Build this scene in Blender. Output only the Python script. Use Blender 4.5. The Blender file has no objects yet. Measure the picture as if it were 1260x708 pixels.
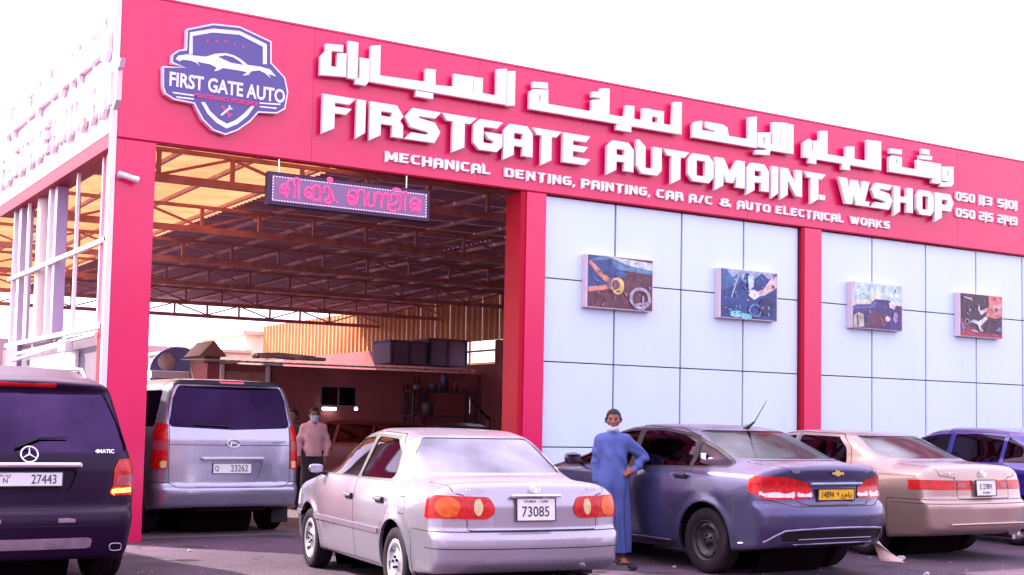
import bpy, bmesh, math, random, colorsys
import numpy as np
from mathutils import Vector, Matrix, Euler
random.seed(7); np.random.seed(7)
C = bpy.context.scene
col = C.collection
PI = math.pi
R = math.radians

# ---------------------------------------------------------------- camera
CAM = Vector((-4.0195, -15.5658, 1.42))
def make_camera():
    yaw, pit, rol, f = 0.5614, 0.0698, 0.0184, 1626.17
    F = Vector((math.sin(yaw)*math.cos(pit), math.cos(yaw)*math.cos(pit), math.sin(pit)))
    Rt = Vector((math.cos(yaw), -math.sin(yaw), 0)); U = Rt.cross(F)
    R2 = Rt*math.cos(rol)+U*math.sin(rol); U2 = -Rt*math.sin(rol)+U*math.cos(rol)
    cd = bpy.data.cameras.new('camera'); co = bpy.data.objects.new('camera', cd); col.objects.link(co)
    m = Matrix((( R2.x, U2.x, -F.x, CAM.x), (R2.y, U2.y, -F.y, CAM.y), (R2.z, U2.z, -F.z, CAM.z), (0, 0, 0, 1)))
    co.matrix_world = m
    cd.sensor_fit = 'HORIZONTAL'; cd.sensor_width = 36; cd.lens = f/1260*36
    cd.shift_x = -(651.78-630)/1260; cd.shift_y = (412.1-354)/1260
    cd.clip_start = 0.05; cd.clip_end = 2000
    C.camera = co
make_camera()

# ---------------------------------------------------------------- light
SUN_FROM = Vector((-0.50, 0.60, 0.62)).normalized()      # direction towards the sun: behind the workshop, to its left
SUN_EL = math.asin(SUN_FROM.z); SUN_AZ = math.atan2(SUN_FROM.x, SUN_FROM.y)
w = bpy.data.worlds.new('World'); C.world = w; w.use_nodes = True
nt = w.node_tree; bg = nt.nodes['Background']
sky = nt.nodes.new('ShaderNodeTexSky'); sky.sky_type = 'NISHITA'; sky.sun_disc = False
sky.sun_elevation = SUN_EL; sky.sun_rotation = SUN_AZ
sky.air_density = 1.0; sky.dust_density = 4.0; sky.ozone_density = 1.0
hz = nt.nodes.new('ShaderNodeMix'); hz.data_type = 'RGBA'; hz.inputs[0].default_value = 0.62
hz.inputs[7].default_value = (6.4, 5.4, 7.2, 1)          # thin bright Gulf haze veiling the blue
nt.links.new(sky.outputs[0], hz.inputs[6]); nt.links.new(hz.outputs[2], bg.inputs[0])
bg.inputs[1].default_value = 0.12
sl = bpy.data.lights.new('sun', 'SUN'); sl.energy = 2.8; sl.angle = R(0.55); sl.color = (1.0, 0.93, 0.86)
so = bpy.data.objects.new('sun', sl); col.objects.link(so)
so.rotation_euler = SUN_FROM.to_track_quat('Z', 'Y').to_euler()
vs = C.view_settings; vs.view_transform = 'Standard'; vs.look = 'None'; vs.gamma = 1; vs.use_curve_mapping = False
vs.exposure = 2.1
C.cycles.max_bounces = 8; C.cycles.diffuse_bounces = 4; C.cycles.glossy_bounces = 4
C.cycles.transparent_max_bounces = 12; C.cycles.sample_clamp_indirect = 3; C.cycles.caustics_reflective = False; C.cycles.caustics_refractive = False; C.cycles.blur_glossy = 0.8
try: C.cycles.use_denoising = True
except Exception: pass
# ---------------------------------------------------------------- materials
MATS = {}
def mat(name, c, rough=0.5, metal=0.0, coat=0.0, spec=0.5, bump=0.0, bscale=40.0, var=0.0, vscale=3.0, rvar=0.0, emit=None, estr=1.0, coat_rough=0.03, stretch=None, flake=0.0, alpha=1.0):
    if name in MATS: return MATS[name]
    m = bpy.data.materials.new(name); m.use_nodes = True; n = m.node_tree.nodes; L = m.node_tree.links
    b = n['Principled BSDF']; b.inputs['Base Color'].default_value = (*c, 1); b.inputs['Roughness'].default_value = rough
    b.inputs['Metallic'].default_value = metal; b.inputs['Coat Weight'].default_value = coat; b.inputs['Coat Roughness'].default_value = coat_rough; b.inputs['Coat Tint'].default_value = (1, 1, 1, 1)
    b.inputs['Specular IOR Level'].default_value = spec
    if emit: b.inputs['Emission Color'].default_value = (*emit, 1); b.inputs['Emission Strength'].default_value = estr
    if var or rvar or bump:
        tc = n.new('ShaderNodeTexCoord'); mp = n.new('ShaderNodeMapping'); L.new(tc.outputs['Object'], mp.inputs[0])
        if stretch: mp.inputs['Scale'].default_value = stretch
    if var or rvar:
        t = n.new('ShaderNodeTexNoise'); t.inputs['Scale'].default_value = vscale; t.inputs['Detail'].default_value = 7; t.inputs['Roughness'].default_value = 0.62
        L.new(mp.outputs[0], t.inputs['Vector'])
    if var:
        mx = n.new('ShaderNodeMix'); mx.data_type = 'RGBA'
        mx.inputs[6].default_value = (*[max(0, x*(1-var)) for x in c], 1); mx.inputs[7].default_value = (*[min(1, x*(1+var)+var*0.01) for x in c], 1)
        cr = n.new('ShaderNodeMapRange'); cr.inputs[1].default_value = 0.3; cr.inputs[2].default_value = 0.7
        L.new(t.outputs[0], cr.inputs[0]); L.new(cr.outputs[0], mx.inputs[0]); L.new(mx.outputs[2], b.inputs['Base Color'])
    if rvar:
        mr = n.new('ShaderNodeMapRange'); mr.inputs[1].default_value = 0.3; mr.inputs[2].default_value = 0.7
        mr.inputs[3].default_value = max(0.02, rough-rvar); mr.inputs[4].default_value = min(1, rough+rvar)
        L.new(t.outputs[0], mr.inputs[0]); L.new(mr.outputs[0], b.inputs['Roughness'])
    if bump:
        t2 = n.new('ShaderNodeTexNoise'); t2.inputs['Scale'].default_value = bscale; t2.inputs['Detail'].default_value = 5
        L.new(mp.outputs[0], t2.inputs['Vector'])
        bp = n.new('ShaderNodeBump'); bp.inputs['Strength'].default_value = bump; bp.inputs['Distance'].default_value = 0.02
        L.new(t2.outputs[0], bp.inputs['Height']); L.new(bp.outputs[0], b.inputs['Normal'])
    MATS[name] = m
    return m
def glass(name, tint, refl=1.0, rough=0.02, base=0.0):
    if name in MATS: return MATS[name]
    m = bpy.data.materials.new(name); m.use_nodes = True; n = m.node_tree.nodes; L = m.node_tree.links
    n.remove(n['Principled BSDF']); out = n['Material Output']
    tr = n.new('ShaderNodeBsdfTransparent'); tr.inputs[0].default_value = (*tint, 1)
    gl = n.new('ShaderNodeBsdfGlossy'); gl.inputs['Roughness'].default_value = rough; gl.inputs['Color'].default_value = (*(refl if isinstance(refl, tuple) else (refl,)*3), 1)
    fr = n.new('ShaderNodeFresnel'); fr.inputs[0].default_value = 1.55
    mx = n.new('ShaderNodeMixShader'); mxm = n.new('ShaderNodeMath'); mxm.operation = 'MAXIMUM'; mxm.inputs[1].default_value = base; L.new(fr.outputs[0], mxm.inputs[0])
    tc = n.new('ShaderNodeTexCoord'); nz = n.new('ShaderNodeTexNoise'); nz.inputs['Scale'].default_value = 1.6; nz.inputs['Detail'].default_value = 5; L.new(tc.outputs['Object'], nz.inputs['Vector'])  # uneven reflectance stands in for street detail the reflections lack
    mr = n.new('ShaderNodeMapRange'); mr.inputs[1].default_value = 0.3; mr.inputs[2].default_value = 0.7; mr.inputs[3].default_value = 0.55; mr.inputs[4].default_value = 1.2; L.new(nz.outputs[0], mr.inputs[0])
    mm = n.new('ShaderNodeMath'); mm.operation = 'MULTIPLY'; L.new(mxm.outputs[0], mm.inputs[0]); L.new(mr.outputs[0], mm.inputs[1]); mxm = mm
    L.new(mxm.outputs[0], mx.inputs[0]); L.new(tr.outputs[0], mx.inputs[1]); L.new(gl.outputs[0], mx.inputs[2])
    L.new(mx.outputs[0], out.inputs[0]); MATS[name] = m
    return m

# ---------------------------------------------------------------- mesh builder
class MB:
    def __init__(s): s.v = []; s.f = []; s.m = []; s.sm = []
    def add(s, vs, fs, mi=0, smooth=False):
        o = len(s.v); s.v += [tuple(v) for v in vs]; s.f += [tuple(i+o for i in f) for f in fs]; s.m += [mi]*len(fs); s.sm += [smooth]*len(fs)
    def box(s, x0, x1, y0, y1, z0, z1, mi=0, bev=0.0, M=None):
        if x0 > x1: x0, x1 = x1, x0
        if y0 > y1: y0, y1 = y1, y0
        if z0 > z1: z0, z1 = z1, z0
        b = min(bev, (x1-x0)/2.1, (y1-y0)/2.1, (z1-z0)/2.1)
        if b <= 0:
            vs = [(x, y, z) for z in (z0, z1) for y in (y0, y1) for x in (x0, x1)]
            fs = [(0, 2, 3, 1), (4, 5, 7, 6), (0, 1, 5, 4), (2, 6, 7, 3), (0, 4, 6, 2), (1, 3, 7, 5)]
        else:
            bm = bmesh.new(); bmesh.ops.create_cube(bm, size=1)
            for v in bm.verts: v.co = ((x0+x1)/2+v.co.x*(x1-x0), (y0+y1)/2+v.co.y*(y1-y0), (z0+z1)/2+v.co.z*(z1-z0))
            bmesh.ops.bevel(bm, geom=bm.edges[:], offset=b, segments=1, affect='EDGES')
            bm.verts.index_update(); vs = [tuple(v.co) for v in bm.verts]; fs = [tuple(v.index for v in f.verts) for f in bm.faces]; bm.free()
        if M is not None: vs = [tuple(M @ Vector(v)) for v in vs]
        s.add(vs, fs, mi)
    def tube(s, pts, r, n=8, mi=0, cap=True, smooth=True, sq=False):
        pts = [Vector(p) for p in pts]; rs = r if isinstance(r, (list, tuple)) else [r]*len(pts)
        rings = []; up = None
        for i, p in enumerate(pts):
            d = (pts[min(i+1, len(pts)-1)]-pts[max(i-1, 0)]).normalized()
            if up is None: up = Vector((0, 0, 1)) if abs(d.z) < 0.9 else Vector((0, 1, 0))
            a = d.cross(up).normalized(); b = a.cross(d).normalized(); up = b
            if sq: rings.append([p+a*rs[i]*sx+b*rs[i]*sy for sx, sy in ((1, 1), (-1, 1), (-1, -1), (1, -1))])
            else: rings.append([p+(a*math.cos(2*PI*k/n)+b*math.sin(2*PI*k/n))*rs[i] for k in range(n)])
        n = 4 if sq else n
        vs = [v for rg in rings for v in rg]; fs = []
        for i in range(len(pts)-1):
            for k in range(n): fs.append((i*n+k, i*n+(k+1) % n, (i+1)*n+(k+1) % n, (i+1)*n+k))
        s.add(vs, fs, mi, smooth and not sq)
        if cap: s.add(rings[0], [tuple(range(n-1, -1, -1))], mi); s.add(rings[-1], [tuple(range(n))], mi)
    def lathe(s, prof, n=32, mi=0, axis='y', c=(0, 0, 0), smooth=True):
        # prof: (r, a) pairs; a along axis
        vs = []; fs = []
        for r, a in prof:
            for k in range(n):
                t = 2*PI*k/n; p, q = r*math.cos(t), r*math.sin(t)
                v = (p, a, q) if axis == 'y' else ((a, p, q) if axis == 'x' else (p, q, a))
                vs.append((v[0]+c[0], v[1]+c[1], v[2]+c[2]))
        for i in range(len(prof)-1):
            for k in range(n): fs.append((i*n+k, (i+1)*n+k, (i+1)*n+(k+1) % n, i*n+(k+1) % n))
        s.add(vs, fs, mi, smooth)
    def prism(s, loop, d0, d1, plane='xz', mi=0):
        # simple (convex or not) polygon loop in plane, extruded along the third axis
        def P(a, b, d): return (a, d, b) if plane == 'xz' else ((d, a, b) if plane == 'yz' else (a, b, d))
        n = len(loop); vs = [P(a, b, d0) for a, b in loop]+[P(a, b, d1) for a, b in loop]
        fs = [tuple(range(n)), tuple(range(2*n-1, n-1, -1))]+[(i, i+n, (i+1) % n+n, (i+1) % n) for i in range(n)]
        s.add(vs, fs, mi)
    def mesh(s, name, mats):
        me = bpy.data.meshes.new(name); me.from_pydata(s.v, [], s.f)
        for m in mats: me.materials.append(m)
        me.polygons.foreach_set('material_index', s.m); me.polygons.foreach_set('use_smooth', s.sm)
        bm = bmesh.new(); bm.from_mesh(me); bmesh.ops.recalc_face_normals(bm, faces=bm.faces[:]); bm.to_mesh(me); bm.free()
        me.update(); return me
    def obj(s, name, mats, parent=None, **kw):
        if not isinstance(mats, (list, tuple)): mats = [mats]
        return link(name, s.mesh(name, mats), parent, **kw)
def link(name, me, parent=None, loc=None, rot=None, **kw):
    o = bpy.data.objects.new(name, me); col.objects.link(o)
    if parent: o.parent = parent
    if loc is not None: o.location = loc
    if rot is not None: o.rotation_euler = rot
    for k, v in kw.items(): o[k] = v
    return o
def empty(name, loc=(0, 0, 0), rz=0.0, label=None, category=None, group=None):
    o = bpy.data.objects.new(name, None); col.objects.link(o); o.location = loc; o.rotation_euler = (0, 0, rz); o.empty_display_size = 0.2
    if label: o['label'] = label
    if category: o['category'] = category
    if group: o['group'] = group
    return o
def boxo(name, m, parent, *b, bev=0.0, **kw):
    mb = MB(); mb.box(*b, bev=bev); return mb.obj(name, m, parent, **kw)
def tag(o, label, category, group=None):
    o['label'] = label; o['category'] = category
    if group: o['group'] = group
    return o

# flat outlines with holes -> solid letters (curve fill)
def outline_mesh(name, loops, depth, mats, bevel=0.0, M=None):
    cu = bpy.data.curves.new(name, 'CURVE'); cu.dimensions = '2D'; cu.fill_mode = 'BOTH'; cu.extrude = depth/2; cu.bevel_depth = bevel; cu.bevel_resolution = 0
    for lp in loops:
        sp = cu.splines.new('POLY'); sp.points.add(len(lp)-1)
        for p, (x, y) in zip(sp.points, lp): p.co = (x, y, 0, 1)
        sp.use_cyclic_u = True
    return curve_to_mesh(name, cu, mats, M)
def curve_to_mesh(name, cu, mats, M=None):
    o = bpy.data.objects.new(name, cu); col.objects.link(o)
    dg = bpy.context.evaluated_depsgraph_get(); dg.update()
    me = bpy.data.meshes.new_from_object(o.evaluated_get(dg)); bpy.data.objects.remove(o)
    me.name = name; me.materials.clear()
    for m in (mats if isinstance(mats, (list, tuple)) else [mats]): me.materials.append(m)
    if M is not None: me.transform(M)
    for p in me.polygons: p.use_smooth = False
    return me
def text_mesh(name, s, size, depth, m, M=None, sx=1.0, off=0.0, align='CENTER'):
    cu = bpy.data.curves.new(name, 'FONT'); cu.body = s; cu.size = size; cu.extrude = depth/2; cu.align_x = align; cu.align_y = 'CENTER'; cu.offset = off; cu.resolution_u = 3
    me = curve_to_mesh(name, cu, m)
    if len(me.vertices) and off >= 0:
        pass
    me.transform(Matrix.Diagonal((sx, 1, 1, 1)))
    if M is not None: me.transform(M)
    return me
FRONT = Matrix(((1, 0, 0, 0), (0, 0, -1, 0), (0, 1, 0, 0), (0, 0, 0, 1)))      # local x,y -> world x,z ; local z -> -y (towards the viewer)

# ---------------------------------------------------------------- implicit surfaces
def smax(a, b, k):
    h = np.maximum(k-np.abs(a-b), 0)/k
    return np.maximum(a, b)+h*h*k*0.25
def smin(a, b, k): return -smax(-a, -b, k)
def sstep(x, a, b):
    t = np.clip((x-a)/(b-a), 0, 1); return t*t*(3-2*t)
class Prof:                                   # smoothed polyline y(x)
    def __init__(s, pts, sig=0.03, step=0.01):
        pts = sorted(pts); x = np.array([p[0] for p in pts]); y = np.array([p[1] for p in pts])
        s.x0 = x[0]-0.6; s.x = np.arange(s.x0, x[-1]+0.6, step); v = np.interp(s.x, x, y)
        if sig > 0:
            k = int(4*sig/step)+1; g = np.exp(-0.5*(np.arange(-k, k+1)*step/sig)**2); g /= g.sum()
            v = np.convolve(np.pad(v, k, mode='edge'), g, 'valid')
        s.y = v
    def __call__(s, x): return np.interp(x, s.x, s.y)
def surface_nets(F, lo, hi, h):
    lo = np.array(lo, float); n = np.ceil((np.array(hi)-lo)/h).astype(int)+1
    ax = [lo[i]+np.arange(n[i])*h for i in range(3)]
    X, Y, Z = np.meshgrid(*ax, indexing='ij')
    S = F(np.stack([X.ravel(), Y.ravel(), Z.ravel()], 1)).reshape(n)
    ins = S < 0
    c = lambda A, i, j, k: A[i:n[0]-1+i, j:n[1]-1+j, k:n[2]-1+k]
    cnt = sum(c(ins, i, j, k).astype(int) for i in (0, 1) for j in (0, 1) for k in (0, 1))
    act = (cnt > 0) & (cnt < 8); idx = -np.ones(act.shape, int); ci = np.argwhere(act); idx[act] = np.arange(len(ci))
    acc = np.zeros((len(ci), 3)); num = np.zeros(len(ci)); g = lambda o: S[ci[:, 0]+o[0], ci[:, 1]+o[1], ci[:, 2]+o[2]]
    for a in range(3):
        for p in (0, 1):
            for q in (0, 1):
                o0 = [0, 0, 0]; o0[(a+1) % 3] = p; o0[(a+2) % 3] = q; o1 = list(o0); o1[a] = 1
                s0, s1 = g(o0), g(o1); m = (s0 < 0) != (s1 < 0); t = np.where(m, s0/(s0-s1+1e-30), 0)
                P = np.array(o0, float)[None]+np.zeros((len(ci), 3)); P[:, a] = t
                acc += P*m[:, None]; num += m
    V = lo+(ci+acc/num[:, None])*h
    Q = []
    for a in range(3):
        b, d = (a+1) % 3, (a+2) % 3
        sl0 = [slice(None)]*3; sl1 = [slice(None)]*3; sl0[a] = slice(0, -1); sl1[a] = slice(1, None)
        for s in (sl0, sl1): s[b] = slice(1, -1); s[d] = slice(1, -1)
        A, B = ins[tuple(sl0)], ins[tuple(sl1)]; e = np.argwhere(A != B)
        if not len(e): continue
        e2 = e.copy(); e2[:, b] += 1; e2[:, d] += 1
        fl = A[e[:, 0], e[:, 1], e[:, 2]]
        def at(ob, od):
            k = e2.copy(); k[:, b] -= ob; k[:, d] -= od; return idx[k[:, 0], k[:, 1], k[:, 2]]
        q = np.stack([at(1, 1), at(0, 1), at(0, 0), at(1, 0)], 1); q[~fl] = q[~fl][:, ::-1]; Q.append(q)
    return V, np.concatenate(Q)
def grad(F, V, e=1e-3):
    G = np.stack([F(V+np.eye(3)[k]*e)-F(V-np.eye(3)[k]*e) for k in range(3)], 1)/(2*e)
    return G
def project(F, V, it=3, e=1e-3):
    for _ in range(it):
        G = grad(F, V, e); f = F(V); V = V-(np.clip(f/np.maximum((G*G).sum(1), 0.05), -0.03, 0.03))[:, None]*G
    return V
def tris(Q, V):
    d0 = np.linalg.norm(V[Q[:, 0]]-V[Q[:, 2]], axis=1); d1 = np.linalg.norm(V[Q[:, 1]]-V[Q[:, 3]], axis=1); m = d0 <= d1
    return np.concatenate([Q[m][:, [0, 1, 2]], Q[m][:, [0, 2, 3]], Q[~m][:, [0, 1, 3]], Q[~m][:, [1, 2, 3]]])
def cut(V, T, lab, fn):
    s = fn(V); s = np.where(np.abs(s) < 1e-6, 1e-6, s); pos = s > 0; k = pos[T].sum(1)
    mix = (k > 0) & (k < 3)
    if not mix.any(): return V, T, lab
    t = T[mix]; pk = pos[t]; lone = np.where(k[mix] == 1, pk.argmax(1), (~pk).argmax(1)); r = np.arange(len(t))
    a, b, c = t[r, lone], t[r, (lone+1) % 3], t[r, (lone+2) % 3]
    E = np.concatenate([np.sort(np.stack([a, b], 1), 1), np.sort(np.stack([a, c], 1), 1)])
    U, inv = np.unique(E, axis=0, return_inverse=True); inv = inv.ravel()
    w0 = s[U[:, 0]]/(s[U[:, 0]]-s[U[:, 1]]); NV = V[U[:, 0]]*(1-w0)[:, None]+V[U[:, 1]]*w0[:, None]
    ab = inv[:len(t)]+len(V); ac = inv[len(t):]+len(V)
    NT = np.concatenate([T[~mix], np.stack([a, ab, ac], 1), np.stack([ab, b, c], 1), np.stack([ab, c, ac], 1)])
    l = lab[mix]; NL = np.concatenate([lab[~mix], l, l, l])
    return np.concatenate([V, NV]), NT, NL
def poly_sdf(pts, x, y):
    P = np.array(pts, float); d = np.full(x.shape, 1e9); inside = np.zeros(x.shape, bool); n = len(P)
    for i in range(n):
        a, b = P[i], P[(i+1) % n]; ex, ey = b-a; L2 = ex*ex+ey*ey+1e-12
        t = np.clip(((x-a[0])*ex+(y-a[1])*ey)/L2, 0, 1)
        d = np.minimum(d, np.hypot(x-a[0]-t*ex, y-a[1]-t*ey))
        cr = ((a[1] > y) != (b[1] > y)); xi = (b[0]-a[0])*(y-a[1])/((b[1]-a[1])+1e-30)+a[0]; inside ^= cr & (x < xi)
    return np.where(inside, -d, d)
def rpoly(pts, r=0.0):                         # polygon with rounded corners: shrink a little, grow back
    def f(x, y):
        if r <= 0: return poly_sdf(pts, x, y)
        P = np.array(pts, float); n = len(P); ar = 0.5*np.sum(P[:, 0]*np.roll(P[:, 1], -1)-np.roll(P[:, 0], -1)*P[:, 1]); s = 1 if ar > 0 else -1
        Qp = []
        for i in range(n):
            a, b, c = P[i-1], P[i], P[(i+1) % n]; e1 = (b-a)/np.linalg.norm(b-a); e2 = (c-b)/np.linalg.norm(c-b)
            n1 = np.array([-e1[1], e1[0]])*s; n2 = np.array([-e2[1], e2[0]])*s; m = n1+n2; m = m/max(1e-6, (m@n1)); Qp.append(b+m*r)
        return poly_sdf(Qp, x, y)-r
    return f
def np_mesh(name, V, T, N, mats, mi=None, smooth=True):
    me = bpy.data.meshes.new(name); me.from_pydata(V.tolist(), [], T.tolist())
    for m in mats: me.materials.append(m)
    if mi is not None: me.polygons.foreach_set('material_index', np.asarray(mi, dtype=np.int32))
    me.polygons.foreach_set('use_smooth', np.full(len(T), smooth)); me.update()
    if N is not None: me.normals_split_custom_set_from_vertices(N.tolist())
    return me
def patch(name, V, T, N, mats, off=0.0, rim=0.0, mi=None, rim_mi=0):
    """triangles T of the shell as a mesh of its own, moved by off along the normals, its open edge folded in by rim"""
    u, inv = np.unique(T.ravel(), return_inverse=True); t = inv.reshape(-1, 3); v = V[u]+N[u]*off; nn = N[u]
    mi = np.zeros(len(t), int) if mi is None else mi
    if rim:
        E = np.concatenate([t[:, [0, 1]], t[:, [1, 2]], t[:, [2, 0]]]); key = np.sort(E, 1); U, iv, ct = np.unique(key, axis=0, return_inverse=True, return_counts=True)
        be = E[ct[iv.ravel()] == 1]
        if len(be):
            e = v[be[:, 1]]-v[be[:, 0]]; n0 = (nn[be[:, 0]]+nn[be[:, 1]])/2; on = np.cross(e, n0); on /= np.maximum(np.linalg.norm(on, axis=1), 1e-9)[:, None]
            if rim < 0: on = -on
            acc = np.zeros_like(v); np.add.at(acc, be[:, 0], on); np.add.at(acc, be[:, 1], on)
            ids = np.unique(be); mp = -np.ones(len(v), int); mp[ids] = np.arange(len(ids))+len(v)
            rn = acc[ids]/np.maximum(np.linalg.norm(acc[ids], axis=1), 1e-9)[:, None]
            k = len(ids); v = np.concatenate([v, v[ids], v[ids]-nn[ids]*abs(rim)]); nn = np.concatenate([nn, rn, rn])
            a, b = mp[be[:, 0]], mp[be[:, 1]]
            q1 = np.stack([b, a, a+k], 1); q2 = np.stack([b, a+k, b+k], 1); t = np.concatenate([t, q1, q2]); mi = np.concatenate([mi, np.full(2*len(be), rim_mi)])
    return np_mesh(name, v, t, nn, mats, mi)
# ---------------------------------------------------------------- vehicles
MT_TYRE = mat('tyre_rubber', (0.014, 0.007, 0.012), 0.8, spec=0.2, bump=0.25, bscale=60, var=0.35, vscale=5)
MT_PLASTIC = mat('black_plastic', (0.016, 0.010, 0.016), 0.5, spec=0.3, bump=0.05, bscale=200)
MT_SEAM = mat('shut_line', (0.008, 0.006, 0.008), 0.8)
MT_DARKCAV = mat('car_underside', (0.008, 0.003, 0.006), 0.95, spec=0.1)
MT_CHROME = mat('chrome', (0.82, 0.80, 0.84), 0.12, metal=1.0)
MT_REDLENS = mat('red_lamp_lens', (0.50, 0.002, 0.004), 0.25, coat=0.25, spec=0.3, bump=0.10, bscale=90, var=0.45, vscale=22)
MT_AMBERLENS = mat('amber_lamp_lens', (0.70, 0.10, 0.003), 0.25, coat=0.25, spec=0.3, bump=0.10, bscale=90, var=0.3, vscale=22)
MT_CLEARLENS = mat('clear_lamp_lens', (0.62, 0.46, 0.22), 0.2, coat=0.3, bump=0.2, bscale=120, var=0.2, vscale=30)
MT_WHITELENS = mat('white_lamp_lens', (0.72, 0.66, 0.70), 0.10, coat=1.0, bump=0.2, bscale=120, var=0.25, vscale=30)
MT_PINKLENS = mat('pale_pink_lamp_lens', (0.36, 0.05, 0.075), 0.2, coat=0.3, bump=0.2, bscale=120, var=0.3, vscale=30)
MT_PLATE = mat('plate_white', (0.78, 0.76, 0.78), 0.35, var=0.06, vscale=12)
MT_PLATEY = mat('plate_yellow', (0.85, 0.47, 0.02), 0.35, var=0.08, vscale=12)
MT_INK = mat('plate_ink', (0.02, 0.015, 0.02), 0.5)
MT_SEAT = mat('seat_cloth', (0.16, 0.12, 0.14), 0.9, bump=0.1, bscale=150)
def paint(name, c, metal=0.55, rough=0.32, dust=0.12, coat=0.8, spec=0.4, dusty=True):
    if name in MATS: return MATS[name]
    m = mat(name, c, rough, metal=metal, coat=coat, coat_rough=0.05, spec=spec, var=dust, vscale=1.6, rvar=0.05)
    if not dusty: return m
    n = m.node_tree.nodes; L = m.node_tree.links; b = n['Principled BSDF']   # pale dust tone on upward faces, painting in sky and sun brightness too
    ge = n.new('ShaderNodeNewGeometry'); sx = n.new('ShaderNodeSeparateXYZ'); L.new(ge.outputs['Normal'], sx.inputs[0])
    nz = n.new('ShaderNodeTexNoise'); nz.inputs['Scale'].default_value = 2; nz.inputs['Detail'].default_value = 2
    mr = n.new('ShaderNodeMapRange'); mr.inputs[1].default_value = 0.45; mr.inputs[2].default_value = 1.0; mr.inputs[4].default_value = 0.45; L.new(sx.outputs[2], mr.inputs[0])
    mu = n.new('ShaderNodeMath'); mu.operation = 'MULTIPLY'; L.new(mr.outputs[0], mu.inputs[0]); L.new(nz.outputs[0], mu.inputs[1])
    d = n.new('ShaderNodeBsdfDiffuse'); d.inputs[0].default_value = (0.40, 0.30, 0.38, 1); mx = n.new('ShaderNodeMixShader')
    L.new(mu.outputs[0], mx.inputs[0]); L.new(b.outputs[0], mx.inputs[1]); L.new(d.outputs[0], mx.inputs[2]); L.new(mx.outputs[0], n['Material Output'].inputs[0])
    return m
def tyre_mesh(r, wd, rr, side=1):
    mb = MB(); h = wd/2
    pr = [(rr, -h*0.82), (rr+0.012, -h*0.93), (rr+(r-rr)*0.45, -h*1.0), (r-0.025, -h*0.95), (r-0.008, -h*0.84), (r, -h*0.66)]
    for g in (-0.4, 0.0, 0.4):
        pr += [(r+0.001, h*(g-0.14)), (r-0.008, h*(g-0.13)), (r-0.008, h*(g-0.03)), (r+0.001, h*(g-0.02))]
    pr += [(r, h*0.66), (r-0.008, h*0.84), (r-0.025, h*0.95), (rr+(r-rr)*0.45, h*1.0), (rr+0.012, h*0.93), (rr, h*0.82)]
    mb.lathe(pr, 56); return mb
def rim_mesh(kind, rr, wd, mats):
    """wheel disc facing +y"""
    h = wd/2; n = 84; nr = 12; V = []; T = []
    ri = [0.0]+list(np.linspace(0.12, 1.0, nr)**1.0*rr)
    def prof(r):
        t = r/rr
        if kind == 'steel': return h*0.35+0.035*sst(t, 0.55, 0.72)-0.02*sst(t, 0.8, 0.9)+0.025*(1-sst(t, 0.18, 0.30))
        if kind == 'cap': return h*0.78-0.02*sst(t, .2, .5)+0.028*sst(t, 0.62, 0.85)-0.01*sst(t, .93, 1)
        return h*0.66+0.02*sst(t, 0.3, 0.95)
    V = [(0, prof(0), 0)]
    for r in ri[1:]:
        for k in range(n):
            a = 2*PI*k/n; V.append((r*math.cos(a), prof(r), r*math.sin(a)))
    for k in range(n): T.append((0, 1+(k+1) % n, 1+k))
    for i in range(nr-1):
        for k in range(n):
            a, b, c, d = 1+i*n+k, 1+i*n+(k+1) % n, 1+(i+1)*n+(k+1) % n, 1+(i+1)*n+k
            T += [(a, b, c), (a, c, d)]
    V = np.array(V, float); T = np.array(T); lab = np.zeros(len(T), int)
    def fn(P):
        rad = np.hypot(P[:, 0], P[:, 2])/rr; a = np.arctan2(P[:, 2], P[:, 0])
        if kind == 'steel':
            m = 8; da = np.abs((a*m/(2*PI)) % 1-0.5)*2*PI/m; return np.hypot((rad-0.76)/0.055, da*0.78/0.13)-1
        m = {'cap': 6, 'alloy5': 5, 'alloy7': 7}[kind]; da = (0.5-np.abs((a*m/(2*PI)) % 1-0.5))*2*PI/m*rad   # distance from the spoke centre
        if kind == 'cap': return np.maximum(np.abs(rad-0.66)-0.15, 0.20-da)
        wsp = 0.085 if kind == 'alloy7' else 0.14
        return np.maximum(np.abs(rad-0.60)-0.30, wsp-da)
    V, T, lab = cut(V, T, lab, fn)
    cen = V[T].mean(1); keep = fn(cen) > 0; T = T[keep]
    N = np.zeros_like(V); fnv = np.cross(V[T[:, 1]]-V[T[:, 0]], V[T[:, 2]]-V[T[:, 0]]); 
    if fnv[:, 1].sum() < 0: T = T[:, ::-1]; fnv = -fnv
    for k in range(3): np.add.at(N, T[:, k], fnv)
    N /= np.maximum(np.linalg.norm(N, axis=1), 1e-12)[:, None]
    return patch('wheel_disc', V, T, N, mats, 0, 0.018)
def sst(x, a, b):
    t = min(max((x-a)/(b-a), 0), 1); return t*t*(3-2*t)
RIMM = {}
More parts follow.
